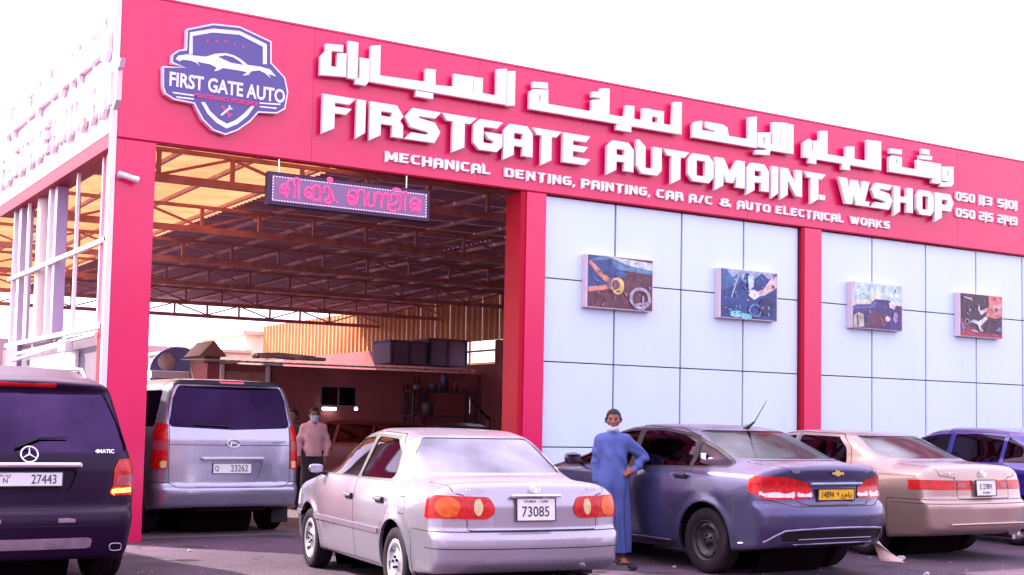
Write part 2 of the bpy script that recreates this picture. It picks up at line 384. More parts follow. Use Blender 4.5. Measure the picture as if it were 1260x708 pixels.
def wheel(parent, x, y, r, wd, kind, rimmat, cache):
    key = (r, wd, kind, rimmat.name)
    if key not in cache:
        rr = r*{'cap': 0.66, 'steel': 0.62}.get(kind, 0.70)
        b = MB(); h = wd/2
        b.lathe([(rr+0.004, -h*0.8), (rr-0.012, -h*0.7), (rr-0.03, 0), (rr-0.012, h*0.7), (rr+0.006, h*0.84), (rr-0.006, h*0.86), (rr-0.02, h*0.6), (rr-0.04, 0.0), (0.02, -h*0.1)], 48, mi=0)
        b.lathe([(rr*0.55, -h*0.05), (rr*0.56, h*0.1), (0.05, h*0.12), (0.03, h*0.5), (0.0, h*0.5)], 28, mi=1)
        for k in range(5):
            a = 2*PI*k/5+0.3; pr = rim_hub = rr*0.24
            b.lathe([(0.011, h*0.2), (0.011, h*(0.92 if kind != 'steel' else 0.62)), (0.0, h*(0.95 if kind != 'steel' else 0.66))], 8, mi=1, c=(pr*math.cos(a), 0, pr*math.sin(a)))
        cache[key] = (tyre_mesh(r, wd, rr).mesh('tyre', [MT_TYRE]), b.mesh('rim', [rimmat, MT_DARKCAV]), rim_mesh(kind, rr, wd, [rimmat]))
    ty, rm, dc = cache[key]
    flip = PI if y < 0 else 0
    wt = link('wheel', ty, parent, (x, y, r), (0, random.uniform(0, 6), flip) if not flip else (0, random.uniform(0, 6), flip))
    link('rim', rm, wt); link('wheel_disc', dc, wt)
    return wt
WC = {}
def vehicle(sp, loc, heading, label, category, name='parked_car', group=None, h=0.034):
    """sp: dict of profiles; x forward, y left. Every painted, glazed or lit piece is cut from one continuous shell."""
    root = empty(name, loc, heading, label, category, group)
    top = Prof(sp['top'], sp.get('top_sig', 0.05)); bot = Prof(sp['bot'], 0.04)
    W = Prof(sp['w'], sp.get('w_sig', 0.03)); pb = Prof(sp['plan'], 0.12); pg = Prof(sp['plan_g'], 0.15)
    xr = Prof(sp['rear'], sp.get('rear_sig', 0.02)); xf = Prof(sp['front'], 0.03); belt = sp['belt']
    kt, ke, bowr, bowf, crown = sp.get('kt', 0.10), sp.get('ke', 0.22), sp['bowr'], sp['bowf'], sp.get('crown', 0.035)
    wb = sp['wb']/2; ra = sp['arch']; wr = sp['r']
    halfw = max(p[1] for p in sp['w'])
    extra = sp.get('extra')
    def F(P):
        x, y, z = P[:, 0], P[:, 1], P[:, 2]; ay = np.abs(y); q = (ay/halfw)**2; q = np.minimum(q, 1.3)
        g = sstep(z, belt-0.06, belt+0.12)
        w = W(z)*(pb(x)*(1-g)+pg(x)*g)
        # wheel arch flare
        for s in (-1, 1):
            d = np.hypot(x-s*wb, z-wr); w = w+0.018*np.exp(-((d-ra-0.01)/0.05)**2)*(z < belt)
        if extra: w = w+extra(x, ay, z)
        xe = x+np.where(x > 0, bowf*0.9, -bowr*0.9)*q*g
        t = z+crown*q-top(xe); sl = (top(xe+0.02)-top(xe-0.02))/0.04; t = t/np.sqrt(1+sl*sl)
        a = (ay-w)*0.97
        e1 = xr(z)+bowr*q*q*0.75+bowr*q*0.25-x; e2 = x-xf(z)+bowf*q
        f = smax(t, a, kt); e = np.maximum(e1, e2); f = smax(f, e, np.where(g > .5, kt, sp.get('ke2', 0.09)))
        return smax(f, bot(x)-z, 0.04)
    lo = (sp['xmin']-0.15, -halfw-0.14, 0.08); hi = (sp['xmax']+0.15, halfw+0.14, sp['h']+0.12)
    V, Q = surface_nets(F, lo, hi, h); V = project(F, V, 4, 0.008); T = tris(Q, V); lab = np.zeros(len(T), int)
    G = grad(F, V); 
    # orientation
    nf = np.cross(V[T[:, 1]]-V[T[:, 0]], V[T[:, 2]]-V[T[:, 0]])
    if (nf*G[T[:, 0]]).sum() < 0: T = T[:, ::-1]
    # wheel openings
    def arch(P): 
        d = np.minimum(np.hypot(P[:, 0]-wb, P[:, 2]-wr-0.01), np.hypot(P[:, 0]+wb, P[:, 2]-wr-0.01))-ra
        return np.maximum(d, 0.45-np.abs(P[:, 1]))
    V, T, lab = cut(V, T, lab, arch); T_keep = arch(V[T].mean(1)) > 0; T = T[T_keep]; lab = lab[T_keep]
    parts = sp['parts']; seams = sp.get('seams', [])
    for i, p in enumerate(parts, 1):
        fn = p['f']; V, T, lab = cut(V, T, lab, fn); c = V[T].mean(1); m = (fn(c) < 0) & (lab == 0); lab[m] = i
        if p.get('sub'):
            for j, sb in enumerate(p['sub'], 1):
                V, T, lab = cut(V, T, lab, sb['f']); c = V[T].mean(1); m = (sb['f'](c) < 0) & (lab == i); lab[m] = i*100+j
    for k, (fn, lim) in enumerate(seams):
        V, T, lab = cut(V, T, lab, lambda P: fn(P)-0.004); V, T, lab = cut(V, T, lab, lambda P: fn(P)+0.004); V, T, lab = cut(V, T, lab, lim)
        c = V[T].mean(1); lab[(np.abs(fn(c)) < 0.004) & (lim(c) < 0) & (lab == 0)] = -1
    # panels (doors, lids): each its own object
    for k, p in enumerate(sp.get('panels', []), 1):
        fn = p['f']
        V, T, lab = cut(V, T, lab, lambda P: fn(P)-0.004); V, T, lab = cut(V, T, lab, lambda P: fn(P)+0.004)
        c = V[T].mean(1); lab[(np.abs(fn(c)) < 0.004) & (lab == 0)] = -1
        c = V[T].mean(1); lab[(fn(c) < 0) & (lab == 0)] = -10-k
    N = grad(F, V, 0.016); N /= np.maximum(np.linalg.norm(N, axis=1), 1e-9)[:, None]
    pm = sp['paint']
    m = (lab == 0) | (lab == -1)
    # seam vertices sink
    body = T[m]; ml = (lab[m] == -1).astype(int)
    link('body', patch('body', V, body, N, [pm, MT_SEAM], 0, 0.03, mi=ml, rim_mi=0), root)
    objs = {}
    def emit(code, p, par=None, nm=None):
        mm = lab == code
        if not mm.any(): return []
        tt = T[mm]; out = []
        if p.get('sym'):
            cy = V[tt].mean(1)[:, 1]; sets = [tt[cy > 0], tt[cy < 0]]
        else: sets = [tt]
        for i, s_ in enumerate(sets):
            if not len(s_): continue
            o = link(p['n'], patch(p['n'], V, s_, N, [p['m']] if not p.get('rm') else [p['m'], p['rm']], p.get('off', 0), p.get('rim', 0.012), rim_mi=1 if p.get('rm') else 0), (par[i] if par and i < len(par) else (par[0] if par else root)))
            if p.get('label'): o['label'] = p['label']
            out.append(o)
        return out
    for k, p in enumerate(sp.get('panels', []), 1): objs[p['n']] = emit(-10-k, {'m': pm, 'rim': 0.006, 'off': 0.0, **p})
    for i, p in enumerate(parts, 1):
        par = objs.get(p.get('parent')) if p.get('parent') else None
        o = emit(i, p, par); objs[p['n']] = o
        for j, sb in enumerate(p.get('sub', []), 1): emit(i*100+j, sb, o if o and not par else None)
    # underside, wheel wells, interior
    b = MB(); x0, x1 = sp['xmin']+0.12, sp['xmax']-0.12; zb = 0.31
    b.box(x0, x1, -0.44, 0.44, zb, sp['belt']-0.25, 0)
    for s in (-1, 1): b.box(-wb+ra+0.02, wb-ra-0.02, s*0.42, s*(halfw-0.06), zb, 0.40, 0)
    b.lathe([(ra+0.02, -0.46), (ra+0.02, 0.46)], 24, axis='y', c=(-wb, 0, wr)); b.lathe([(ra+0.02, -0.46), (ra+0.02, 0.46)], 24, axis='y', c=(wb, 0, wr))
    for s in (-1, 1):
        for xx in (-wb, wb):
            n = 20; vs = []; 
            for k in range(n+1):
                a = PI*1.12*k/n-PI*0.06
                for yy in (0.44, halfw-0.05): vs.append((xx+(ra+0.025)*math.cos(a), s*yy, wr+(ra+0.025)*math.sin(a)))
            b.add(vs, [(2*k, 2*k+1, 2*k+3, 2*k+2) for k in range(n)])
    b.obj('underbody', MT_DARKCAV, root)
    for s in (-1, 1):
        for xx in (-wb, wb): wheel(root, xx, s*(halfw-sp.get('inset', 0.03)-sp.get('tw', 0.195)/2), wr, sp.get('tw', 0.195), sp['rim'], sp['rimmat'], WC)
    if sp.get('seats', True):
        zf = sp['belt']-0.30
        for yy in (-0.36, 0.36):
            sb = MB(); sb.box(0.02, 0.14, yy-0.24, yy+0.24, zf-0.1, zf+0.42, bev=0.05); o = sb.obj('seat_back', MT_SEAT, root)
            sb = MB(); sb.box(0.03, 0.12, yy-0.12, yy+0.12, zf+0.40, zf+0.58, bev=0.04); sb.obj('headrest', MT_SEAT, o)
        sb = MB(); sb.box(-0.98, -0.84, -0.62, 0.62, zf-0.1, zf+0.40, bev=0.05); sb.obj('rear_seat_back', MT_SEAT, root)
        sb = MB(); sb.box(sp.get('shelf', -1.5), -0.95, -0.6, 0.6, zf+0.26, zf+0.30); sb.obj('parcel_shelf', MT_SEAT, root)
        sb = MB(); sb.box(0.75, 1.15, -0.64, 0.64, zf+0.05, zf+0.30, bev=0.06); sb.obj('dashboard', MT_PLASTIC, root)
        sb = MB(); sb.tube([(0.58+0.05*math.sin(a), 0.36+0.17*math.cos(a), zf+0.33+0.16*math.sin(a)) for a in np.linspace(0, 2*PI, 17)], 0.014, 6); sb.obj('steering_wheel', MT_PLASTIC, root)
    def surf(y, z, end=-1):
        xs_ = np.linspace(sp['xmin']-0.05, sp['xmax']+0.05, 900)[::(1 if end < 0 else -1)]; f = F(np.stack([xs_, np.full(900, y), np.full(900, z)], 1)); i = int(np.argmax(f < 0)); return float(xs_[i])
    return root, surf
def sidepoly(pts, r=0.02, ymin=0.3):
    g = rpoly(pts, r); return lambda P: np.maximum(g(P[:, 0], P[:, 2]), ymin-np.abs(P[:, 1]))
def rearpoly(pts, r=0.02, xmax=-0.8, sym=False):
    g = rpoly(pts, r); return lambda P: np.maximum(g(np.abs(P[:, 1]) if sym else P[:, 1], P[:, 2]), P[:, 0]-xmax)
def frontpoly(pts, r=0.02, xmin=0.8, sym=False):
    g = rpoly(pts, r); return lambda P: np.maximum(g(np.abs(P[:, 1]) if sym else P[:, 1], P[:, 2]), xmin-P[:, 0])
def inter(*f): return lambda P: np.maximum.reduce([g(P) for g in f])
def union(*f): return lambda P: np.minimum.reduce([g(P) for g in f])
def ellr(cy, cz, ay, az, xmax=-0.8): return lambda P: np.maximum((np.hypot((np.abs(P[:, 1])-cy)/ay, (P[:, 2]-cz)/az)-1)*min(ay, az), P[:, 0]-xmax)
REAR = Matrix(((0, 0, -1, 0), (-1, 0, 0, 0), (0, 1, 0, 0), (0, 0, 0, 1)))      # text facing -x: local x -> -y, y -> z, z -> -x
def plate(root, x, z, w_, h_, items, bg=None, tilt=0.0, y=0.0):
    bgm = bg or MT_PLATE
    mb = MB(); mb.box(-0.006, 0.004, -w_/2, w_/2, -h_/2, h_/2, 0, bev=0.003)
    e = mb.obj('number_plate', bgm, root); e.location = (x, y, z); e.rotation_euler = (0, tilt, 0)
    fm = MB(); t = 0.006
    for a in ((-w_/2-t, w_/2+t, -h_/2-t, -h_/2+t*0.3), (-w_/2-t, w_/2+t, h_/2-t*0.3, h_/2+t), (-w_/2-t, -w_/2+t*0.3, -h_/2, h_/2), (w_/2-t*0.3, w_/2+t, -h_/2, h_/2)):
        fm.box(-0.010, 0.002, a[0], a[1], a[2], a[3])
    fm.obj('plate_frame', MT_INK, e)
    for s, size, yy, zz, sx, off in items:
        me = text_mesh('plate_number', s, size, 0.002, MT_INK, REAR @ Matrix.Translation((0, 0, 0)), sx=1.0, off=off)
        me.transform(Matrix.Diagonal((1, sx, 1, 1)))
        o = link('plate_number', me, e, (-0.0085, yy, zz), kind='stuff')
    return e
# ---------------------------------------------------------------- setting
def ground_mat():
    m = mat('dusty_asphalt', (0.070, 0.036, 0.064), 0.88, bump=0.9, bscale=26, var=0.35, vscale=0.7)
    n = m.node_tree.nodes; L = m.node_tree.links; b = n['Principled BSDF']
    tc = n.new('ShaderNodeTexCoord'); v = n.new('ShaderNodeTexVoronoi'); v.inputs['Scale'].default_value = 42; L.new(tc.outputs['Object'], v.inputs['Vector'])
    nz = n.new('ShaderNodeTexNoise'); nz.inputs['Scale'].default_value = 60; nz.inputs['Detail'].default_value = 8; L.new(tc.outputs['Object'], nz.inputs['Vector'])
    mr = n.new('ShaderNodeMapRange'); mr.inputs[1].default_value = 0.58; mr.inputs[2].default_value = 0.72; L.new(nz.outputs[0], mr.inputs[0])
    old = b.inputs['Base Color'].links[0].from_socket
    mx = n.new('ShaderNodeMix'); mx.data_type = 'RGBA'; L.new(mr.outputs[0], mx.inputs[0]); L.new(old, mx.inputs[6]); mx.inputs[7].default_value = (0.24, 0.17, 0.21, 1)
    n2 = n.new('ShaderNodeTexNoise'); n2.inputs['Scale'].default_value = 0.5; n2.inputs['Detail'].default_value = 6; L.new(tc.outputs['Object'], n2.inputs['Vector'])
    m2 = n.new('ShaderNodeMapRange'); m2.inputs[1].default_value = 0.42; m2.inputs[2].default_value = 0.62; m2.inputs[3].default_value = 0.72; m2.inputs[4].default_value = 1.25; L.new(n2.outputs[0], m2.inputs[0])
    vm = n.new('ShaderNodeVectorMath'); vm.operation = 'SCALE'; L.new(mx.outputs[2], vm.inputs[0]); L.new(m2.outputs[0], vm.inputs['Scale'])
    # hair cracks, tyre-dark bands and oil spots
    dn = n.new('ShaderNodeTexNoise'); dn.inputs['Scale'].default_value = 1.4; dn.inputs['Detail'].default_value = 5; L.new(tc.outputs['Object'], dn.inputs['Vector'])
    ad = n.new('ShaderNodeVectorMath'); ad.operation = 'ADD'; L.new(tc.outputs['Object'], ad.inputs[0]); L.new(dn.outputs[1], ad.inputs[1])
    vc = n.new('ShaderNodeTexVoronoi'); vc.feature = 'DISTANCE_TO_EDGE'; vc.inputs['Scale'].default_value = 0.55; L.new(ad.outputs[0], vc.inputs['Vector'])
    ck = n.new('ShaderNodeMapRange'); ck.inputs[1].default_value = 0.0; ck.inputs[2].default_value = 0.012; ck.inputs[3].default_value = 0.35; ck.inputs[4].default_value = 1.0; L.new(vc.outputs[0], ck.inputs[0])
    vo = n.new('ShaderNodeTexVoronoi'); vo.inputs['Scale'].default_value = 0.8; L.new(ad.outputs[0], vo.inputs['Vector'])
    ol = n.new('ShaderNodeMapRange'); ol.inputs[1].default_value = 0.10; ol.inputs[2].default_value = 0.30; ol.inputs[3].default_value = 0.45; ol.inputs[4].default_value = 1.0; L.new(vo.outputs[0], ol.inputs[0])
    mm = n.new('ShaderNodeMath'); mm.operation = 'MULTIPLY'; L.new(ck.outputs[0], mm.inputs[0]); L.new(ol.outputs[0], mm.inputs[1])
    v3 = n.new('ShaderNodeVectorMath'); v3.operation = 'SCALE'; L.new(vm.outputs[0], v3.inputs[0]); L.new(mm.outputs[0], v3.inputs['Scale'])
    L.new(v3.outputs[0], b.inputs['Base Color'])
    return m
g = MB(); g.box(-400, 400, -400, 400, -0.6, 0.0)
g.obj('ground', ground_mat(), kind='structure')
fl = MB(); fl.box(0.2, 15.6, 0.45, 26, 0.0, 0.004); fl.obj('workshop_floor', mat('oily_concrete', (0.14, 0.10, 0.11), 0.7, var=0.4, vscale=0.9, bump=0.1, bscale=20), kind='structure')
gr = MB(); st = random.Random(3)
for i in range(700):
    x = st.uniform(-3.5, 12); y = st.uniform(-9.5, 1.0); s = st.choice([0.006, 0.008, 0.010, 0.014, 0.020])*st.uniform(0.6, 1.2)
    a = [st.uniform(0.6, 1.3) for _ in range(6)]
    gr.add([(x+s*a[0], y, 0.001), (x, y+s*a[1], 0.001), (x-s*a[2], y, 0.001), (x, y-s*a[3], 0.001), (x, y, s*0.9*a[4])], [(0, 1, 4), (1, 2, 4), (2, 3, 4), (3, 0, 4)])
gr.obj('gravel', mat('pale_pebbles', (0.24, 0.18, 0.22), 0.8, var=0.5, vscale=3), kind='stuff')
# ---------------------------------------------------------------- the workshop building
RED = mat('red_cladding', (0.72, 0.006, 0.100), 0.30, coat=0.2, coat_rough=0.12, var=0.05, vscale=1.1, rvar=0.06, stretch=(1, 1, 0.25))
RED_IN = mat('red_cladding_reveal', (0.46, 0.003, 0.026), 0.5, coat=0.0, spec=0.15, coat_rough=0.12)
WCL = mat('white_cladding', (0.78, 0.74, 0.78), 0.35, coat=0.3, coat_rough=0.1, var=0.04, vscale=0.8)
PANEL = mat('pale_grey_cladding', (0.62, 0.76, 0.86), 0.32, coat=0.35, coat_rough=0.10, var=0.035, vscale=1.3, rvar=0.06, stretch=(1, 1, 0.25))
JOINT = mat('panel_joint', (0.02, 0.018, 0.025), 0.8)
LETW = mat('white_acrylic_letter', (0.86, 0.85, 0.88), 0.3, coat=0.4)
STEEL = mat('primer_red_steel', (0.58, 0.25, 0.22), 0.5, metal=0.0, var=0.3, vscale=4)
STEELP = mat('purlin_steel', (0.70, 0.42, 0.44), 0.45, metal=0.0, var=0.25, vscale=4)
GREYW = mat('grey_lilac_wall', (0.42, 0.36, 0.44), 0.8, var=0.12, vscale=1.4, bump=0.1, bscale=30)
bld = empty('workshop_building', (0, 0, 0), 0, 'red and pale grey clad workshop with open gateway and steel truss roof', 'building')
XR = 18.5; ZT = 6.456; ZB = 4.717; YD = 0.43
def slab(name, m, *b, bev=0.004, par=bld, **k): return boxo(name, m, par, *b, bev=bev, **k)
# fascia in tall cladding sheets with hair-line joints
xs = [0.0, 2.44, 4.88, 7.32, 9.76, 12.2, 14.64, 17.08, XR]
for a, b in zip(xs[:-1], xs[1:]): slab('fascia_panel', RED, a+0.0015, b-0.0015, 0, 0.10, ZB+0.02, ZT, bev=0.0015)
slab('fascia_core', JOINT, 0.02, XR, 0.105, 0.16, ZB+0.03, ZT-0.03, bev=0)
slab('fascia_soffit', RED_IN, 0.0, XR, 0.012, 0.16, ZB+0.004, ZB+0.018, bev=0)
slab('parapet_cap', RED, -0.01, XR, -0.012, 0.17, ZT+0.002, ZT+0.03)
# columns: front sheet, inner return
def column(x0, x1, z1=ZB-0.003):
    slab('column', RED, x0, x1, 0, YD, 0, z1, bev=0.003)
column(0.0, 0.464); column(5.687, 6.01)
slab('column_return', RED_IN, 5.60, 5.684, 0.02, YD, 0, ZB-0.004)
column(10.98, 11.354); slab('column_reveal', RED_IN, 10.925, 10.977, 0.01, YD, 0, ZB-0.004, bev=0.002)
slab('corner_trim', WCL, -0.075, -0.004, -0.004, 0.06, 0.1, ZT+0.02)
# clad infill wall: panels with open joints
zl = [(-0.02, 1.1446), (1.1446, 2.3493), (2.3493, 3.5363), (3.5363, ZB-0.004)]
slab('infill_backing', JOINT, 6.01, XR, 0.13, 0.20, 0, ZB-0.004, bev=0)
slab('infill_wall', GREYW, 6.01, XR, 0.21, YD, 0, ZB-0.004, bev=0)
sc = MB(); j = 0.008
for X in ([6.02, 7.2795, 8.5188, 9.7585, 10.922], [11.36, 12.6035, 13.916, 15.2257, 16.5, XR]):
    for a, b in zip(X[:-1], X[1:]):
        for z0, z1 in zl: slab('wall_panel', PANEL, a+j*1.9, b-j*1.9, 0.085, 0.128, max(z0, 0)+j, z1-j, bev=0.004)
for x in (6.014, 10.915): slab('panel_edge', JOINT, x-0.004, x+0.004, 0.07, 0.128, 0, ZB-0.005, bev=0)
slab('wall_kerb', mat('kerb_concrete', (0.3, 0.27, 0.3), 0.9, var=0.2, vscale=4), 6.02, XR, -0.25, 0.06, 0, 0.12)
# left flank: white fascia, red soffit edge, window posts
YL = 6.75
for a, b in zip([0.03, 2.3, 4.55], [2.3, 4.55, YL]): slab('side_fascia_panel', WCL, 0.002-0.06, 0.04, a+0.0015, b-0.0015, 4.80, ZT, bev=0.002)
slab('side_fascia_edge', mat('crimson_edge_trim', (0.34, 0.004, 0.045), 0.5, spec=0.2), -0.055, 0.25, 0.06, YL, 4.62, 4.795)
slab('side_fascia_core', JOINT, 0.045, 0.30, 0.5, YL-0.01, 4.80, ZT-0.02, bev=0)
WH = mat('white_window_metal', (0.80, 0.76, 0.80), 0.35, metal=0.1); LIL = mat('lilac_painted_steel', (0.42, 0.34, 0.52), 0.4, metal=0.2); CRM = mat('cream_pipe', (0.72, 0.55, 0.52), 0.5)
def post(n, m, y, r, z0, z1, x=0.05): b = MB(); b.box(x-r, x+r, y-r, y+r, z0, z1, bev=0.004); b.obj(n, m, bld)
for y in (0.72, 2.0): post('window_mullion', WH, y, 0.022, 2.55, 4.62)
post('window_mullion', WH, 5.0, 0.022, 2.5, 4.62)
post('steel_post', LIL, 3.25, 0.075, 2.5, 4.62, 0.12); post('steel_post', WH, 3.50, 0.04, 2.5, 4.62); post('steel_post', LIL, 5.55, 0.09, 0, 4.62, 0.12); post('steel_post', WH, 5.95, 0.03, 0, 4.62)
b = MB(); b.tube([(0.20, 4.45, 2.4), (0.20, 4.45, 4.9)], 0.15, 16); b.obj('cream_downpipe', CRM, bld)
for z in (3.567, 2.53): slab('window_rail', WH, 0.0, 0.06, 0.10, 6.2, z-0.03, z+0.03)
b = MB(); b.tube([(-0.05, 0.4, 2.42), (-0.05, 4.9, 2.36)], 0.025, 8); b.obj('awning_tube', WH, bld)
b = MB(); b.tube([(-0.09, 1.9, 2.36), (-0.09, 5.0, 2.26)], 0.03, 8); b.box(-0.14, -0.04, 1.55, 1.95, 2.26, 2.42, mi=1, bev=0.01); b.obj('awning_motor', [WH, mat('motor_casing', (0.75, 0.68, 0.72), 0.4)], bld)
slab('side_wall', mat('darkened_mauve_render', (0.17, 0.125, 0.17), 0.85, var=0.15, vscale=1.0), 0.06, 0.22, 0.43, 6.6, 0, 2.48); slab('side_wall_pillar', mat('mauve_pillar', (0.30, 0.19, 0.30), 0.8, var=0.1), 0.0, 0.30, 5.2, 6.0, 0, 2.50)  # side wall base colour darkened to a greyish mauve
slab('white_notice_board', WCL, 0.01, 0.055, 1.62, 4.3, 1.2, 2.28)
slab('red_side_strip', RED_IN, -0.03, 0.04, 0.07, 0.42, 0, 2.5)
# ---- raised lettering
ARABIC = [[[(2.55,6.25),(2.78,6.27),(2.78,6.19),(2.55,6.17)]],[[(2.48,5.84),(2.48,6.08),(2.54,6.15),(2.62,6.17),(2.62,5.97),(2.71,5.97),(2.71,6.15),(2.83,6.17),(2.83,5.87)]],[[(2.86,6.34),(2.99,6.34),(2.99,5.86),(2.86,5.86)]],[[(3.03,6.15),(3.16,6.15),(3.16,5.87),(3.11,5.8),(2.97,5.8),(2.97,5.87),(3.03,5.87)]],[[(3.18,5.86),(3.18,6.33),(3.31,6.36),(3.31,5.96),(3.99,5.98),(3.99,6.16),(4.13,6.17),(4.13,5.96),(4.42,5.98),(4.42,6.16),(4.57,6.16),(4.57,5.96),(4.58,5.96),(4.58,6.16),(4.71,6.17),(4.71,5.96),(4.73,5.96),(4.73,6.16),(4.86,6.17),(4.86,5.96),(5.09,5.96),(5.09,6.33),(5.24,6.36),(5.24,5.86)]],[[(5.26,6.33),(5.38,6.35),(5.38,5.87),(5.26,5.85)]],[[(3.85,5.84),(4.1,5.84),(4.1,5.77),(3.85,5.77)]],[[(5.68,6.25),(5.92,6.27),(5.92,6.19),(5.68,6.17)]],[[(5.63,5.86),(5.63,6.1),(5.68,6.14),(5.93,6.17),(5.93,5.97),(6.69,5.97),(6.69,6.14),(6.84,6.17),(6.84,5.86)],[(5.78,6.08),(5.81,6.08),(5.81,5.97),(5.78,5.97)]],[[(6.69,6.26),(6.83,6.28),(6.83,6.19),(6.69,6.19)]],[[(6.84,5.86),(6.84,6.33),(6.99,6.35),(6.99,5.97),(7.27,5.97),(7.3,6.15),(7.44,6.16),(7.44,5.97),(7.6,5.97),(7.6,6.15),(7.75,6.16),(7.75,6.15),(7.99,6.16),(7.99,5.97),(8.16,5.97),(8.18,6.33),(8.33,6.35),(8.33,5.86)],[(7.77,6.06),(7.88,6.06),(7.88,5.97),(7.77,5.97)]],[[(7.13,5.84),(7.39,5.87),(7.39,5.77),(7.13,5.77)]],[[(8.55,5.85),(8.55,6.04),(8.6,6.09),(8.73,6.12),(8.73,5.98),(8.98,5.98),(8.98,6.01),(8.89,6.01),(8.81,6.04),(8.81,6.12),(9.14,6.12),(9.23,6.09),(9.26,5.96),(9.67,5.96),(9.67,6.31),(9.83,6.34),(9.83,5.85)]],[[(9.86,6.09),(10.12,6.13),(10.12,5.84),(10.1,5.77),(9.81,5.75),(9.81,5.81),(10.04,5.84),(10.04,5.87),(9.86,5.87)],[(9.97,6.04),(10.01,6.04),(10.01,5.93),(9.97,5.93)]],[[(10.17,6.3),(10.47,6.33),(10.47,5.85),(10.14,5.85),(10.14,5.95),(10.17,5.95)],[(10.33,6.28),(10.35,6.28),(10.35,5.95),(10.33,5.95)]],[[(10.49,6.32),(10.61,6.32),(10.61,5.85),(10.49,5.85)]],[[(10.83,5.83),(10.83,6.06),(10.96,6.14),(11.01,6.12),(11.01,5.95),(11.05,5.95),(11.05,6.12),(11.19,6.14),(11.19,6.3),(11.36,6.32),(11.36,5.94),(11.79,5.94),(11.79,6.12),(11.97,6.14),(11.97,5.94),(12.28,5.94),(12.28,6.3),(12.45,6.3),(12.45,5.83)]],[[(12.47,6.31),(12.6,6.31),(12.6,5.83),(12.47,5.83)]],[[(10.95,5.83),(11.11,5.83),(11.11,5.75),(10.95,5.75)]],[[(11.7,5.82),(11.87,5.82),(11.87,5.74),(11.7,5.74)]],[[(12.82,6.22),(13.1,6.24),(13.1,6.16),(12.82,6.15)]],[[(12.8,5.83),(12.8,6.07),(12.87,6.11),(13.1,6.11),(13.1,5.94),(13.48,5.94),(13.48,6.11),(13.94,6.11),(13.94,5.84)],[(12.96,6.06),(13.0,6.06),(13.0,5.98),(12.96,5.98)],[(13.65,6.06),(13.67,6.06),(13.67,5.9),(13.65,5.9)],[(13.79,6.06),(13.81,6.06),(13.81,5.9),(13.79,5.9)]],[[(13.55,6.2),(13.85,6.22),(13.85,6.16),(13.55,6.14)]],[[(13.61,6.32),(13.79,6.32),(13.79,6.24),(13.61,6.24)]],[[(13.96,6.11),(14.08,6.11),(14.08,5.8),(14.0,5.76),(13.86,5.76),(13.86,5.82),(13.96,5.82)]],[[(14.12,6.07),(14.4,6.1),(14.4,5.81),(14.34,5.75),(14.07,5.72),(14.07,5.79),(14.28,5.81),(14.28,5.83),(14.12,5.83)],[(14.24,6.01),(14.28,6.01),(14.28,5.91),(14.24,5.91)]]]
ar = empty('arabic_sign', (2.48, -0.088, 5.8), 0, 'upper row of raised white Arabic letters across the red fascia', 'sign')
for loops in ARABIC:
    me = outline_mesh('letter', [[(x-2.48, z-5.8) for x, z in lp] for lp in loops], 0.055, LETW, 0.006, FRONT); link('letter', me, ar)
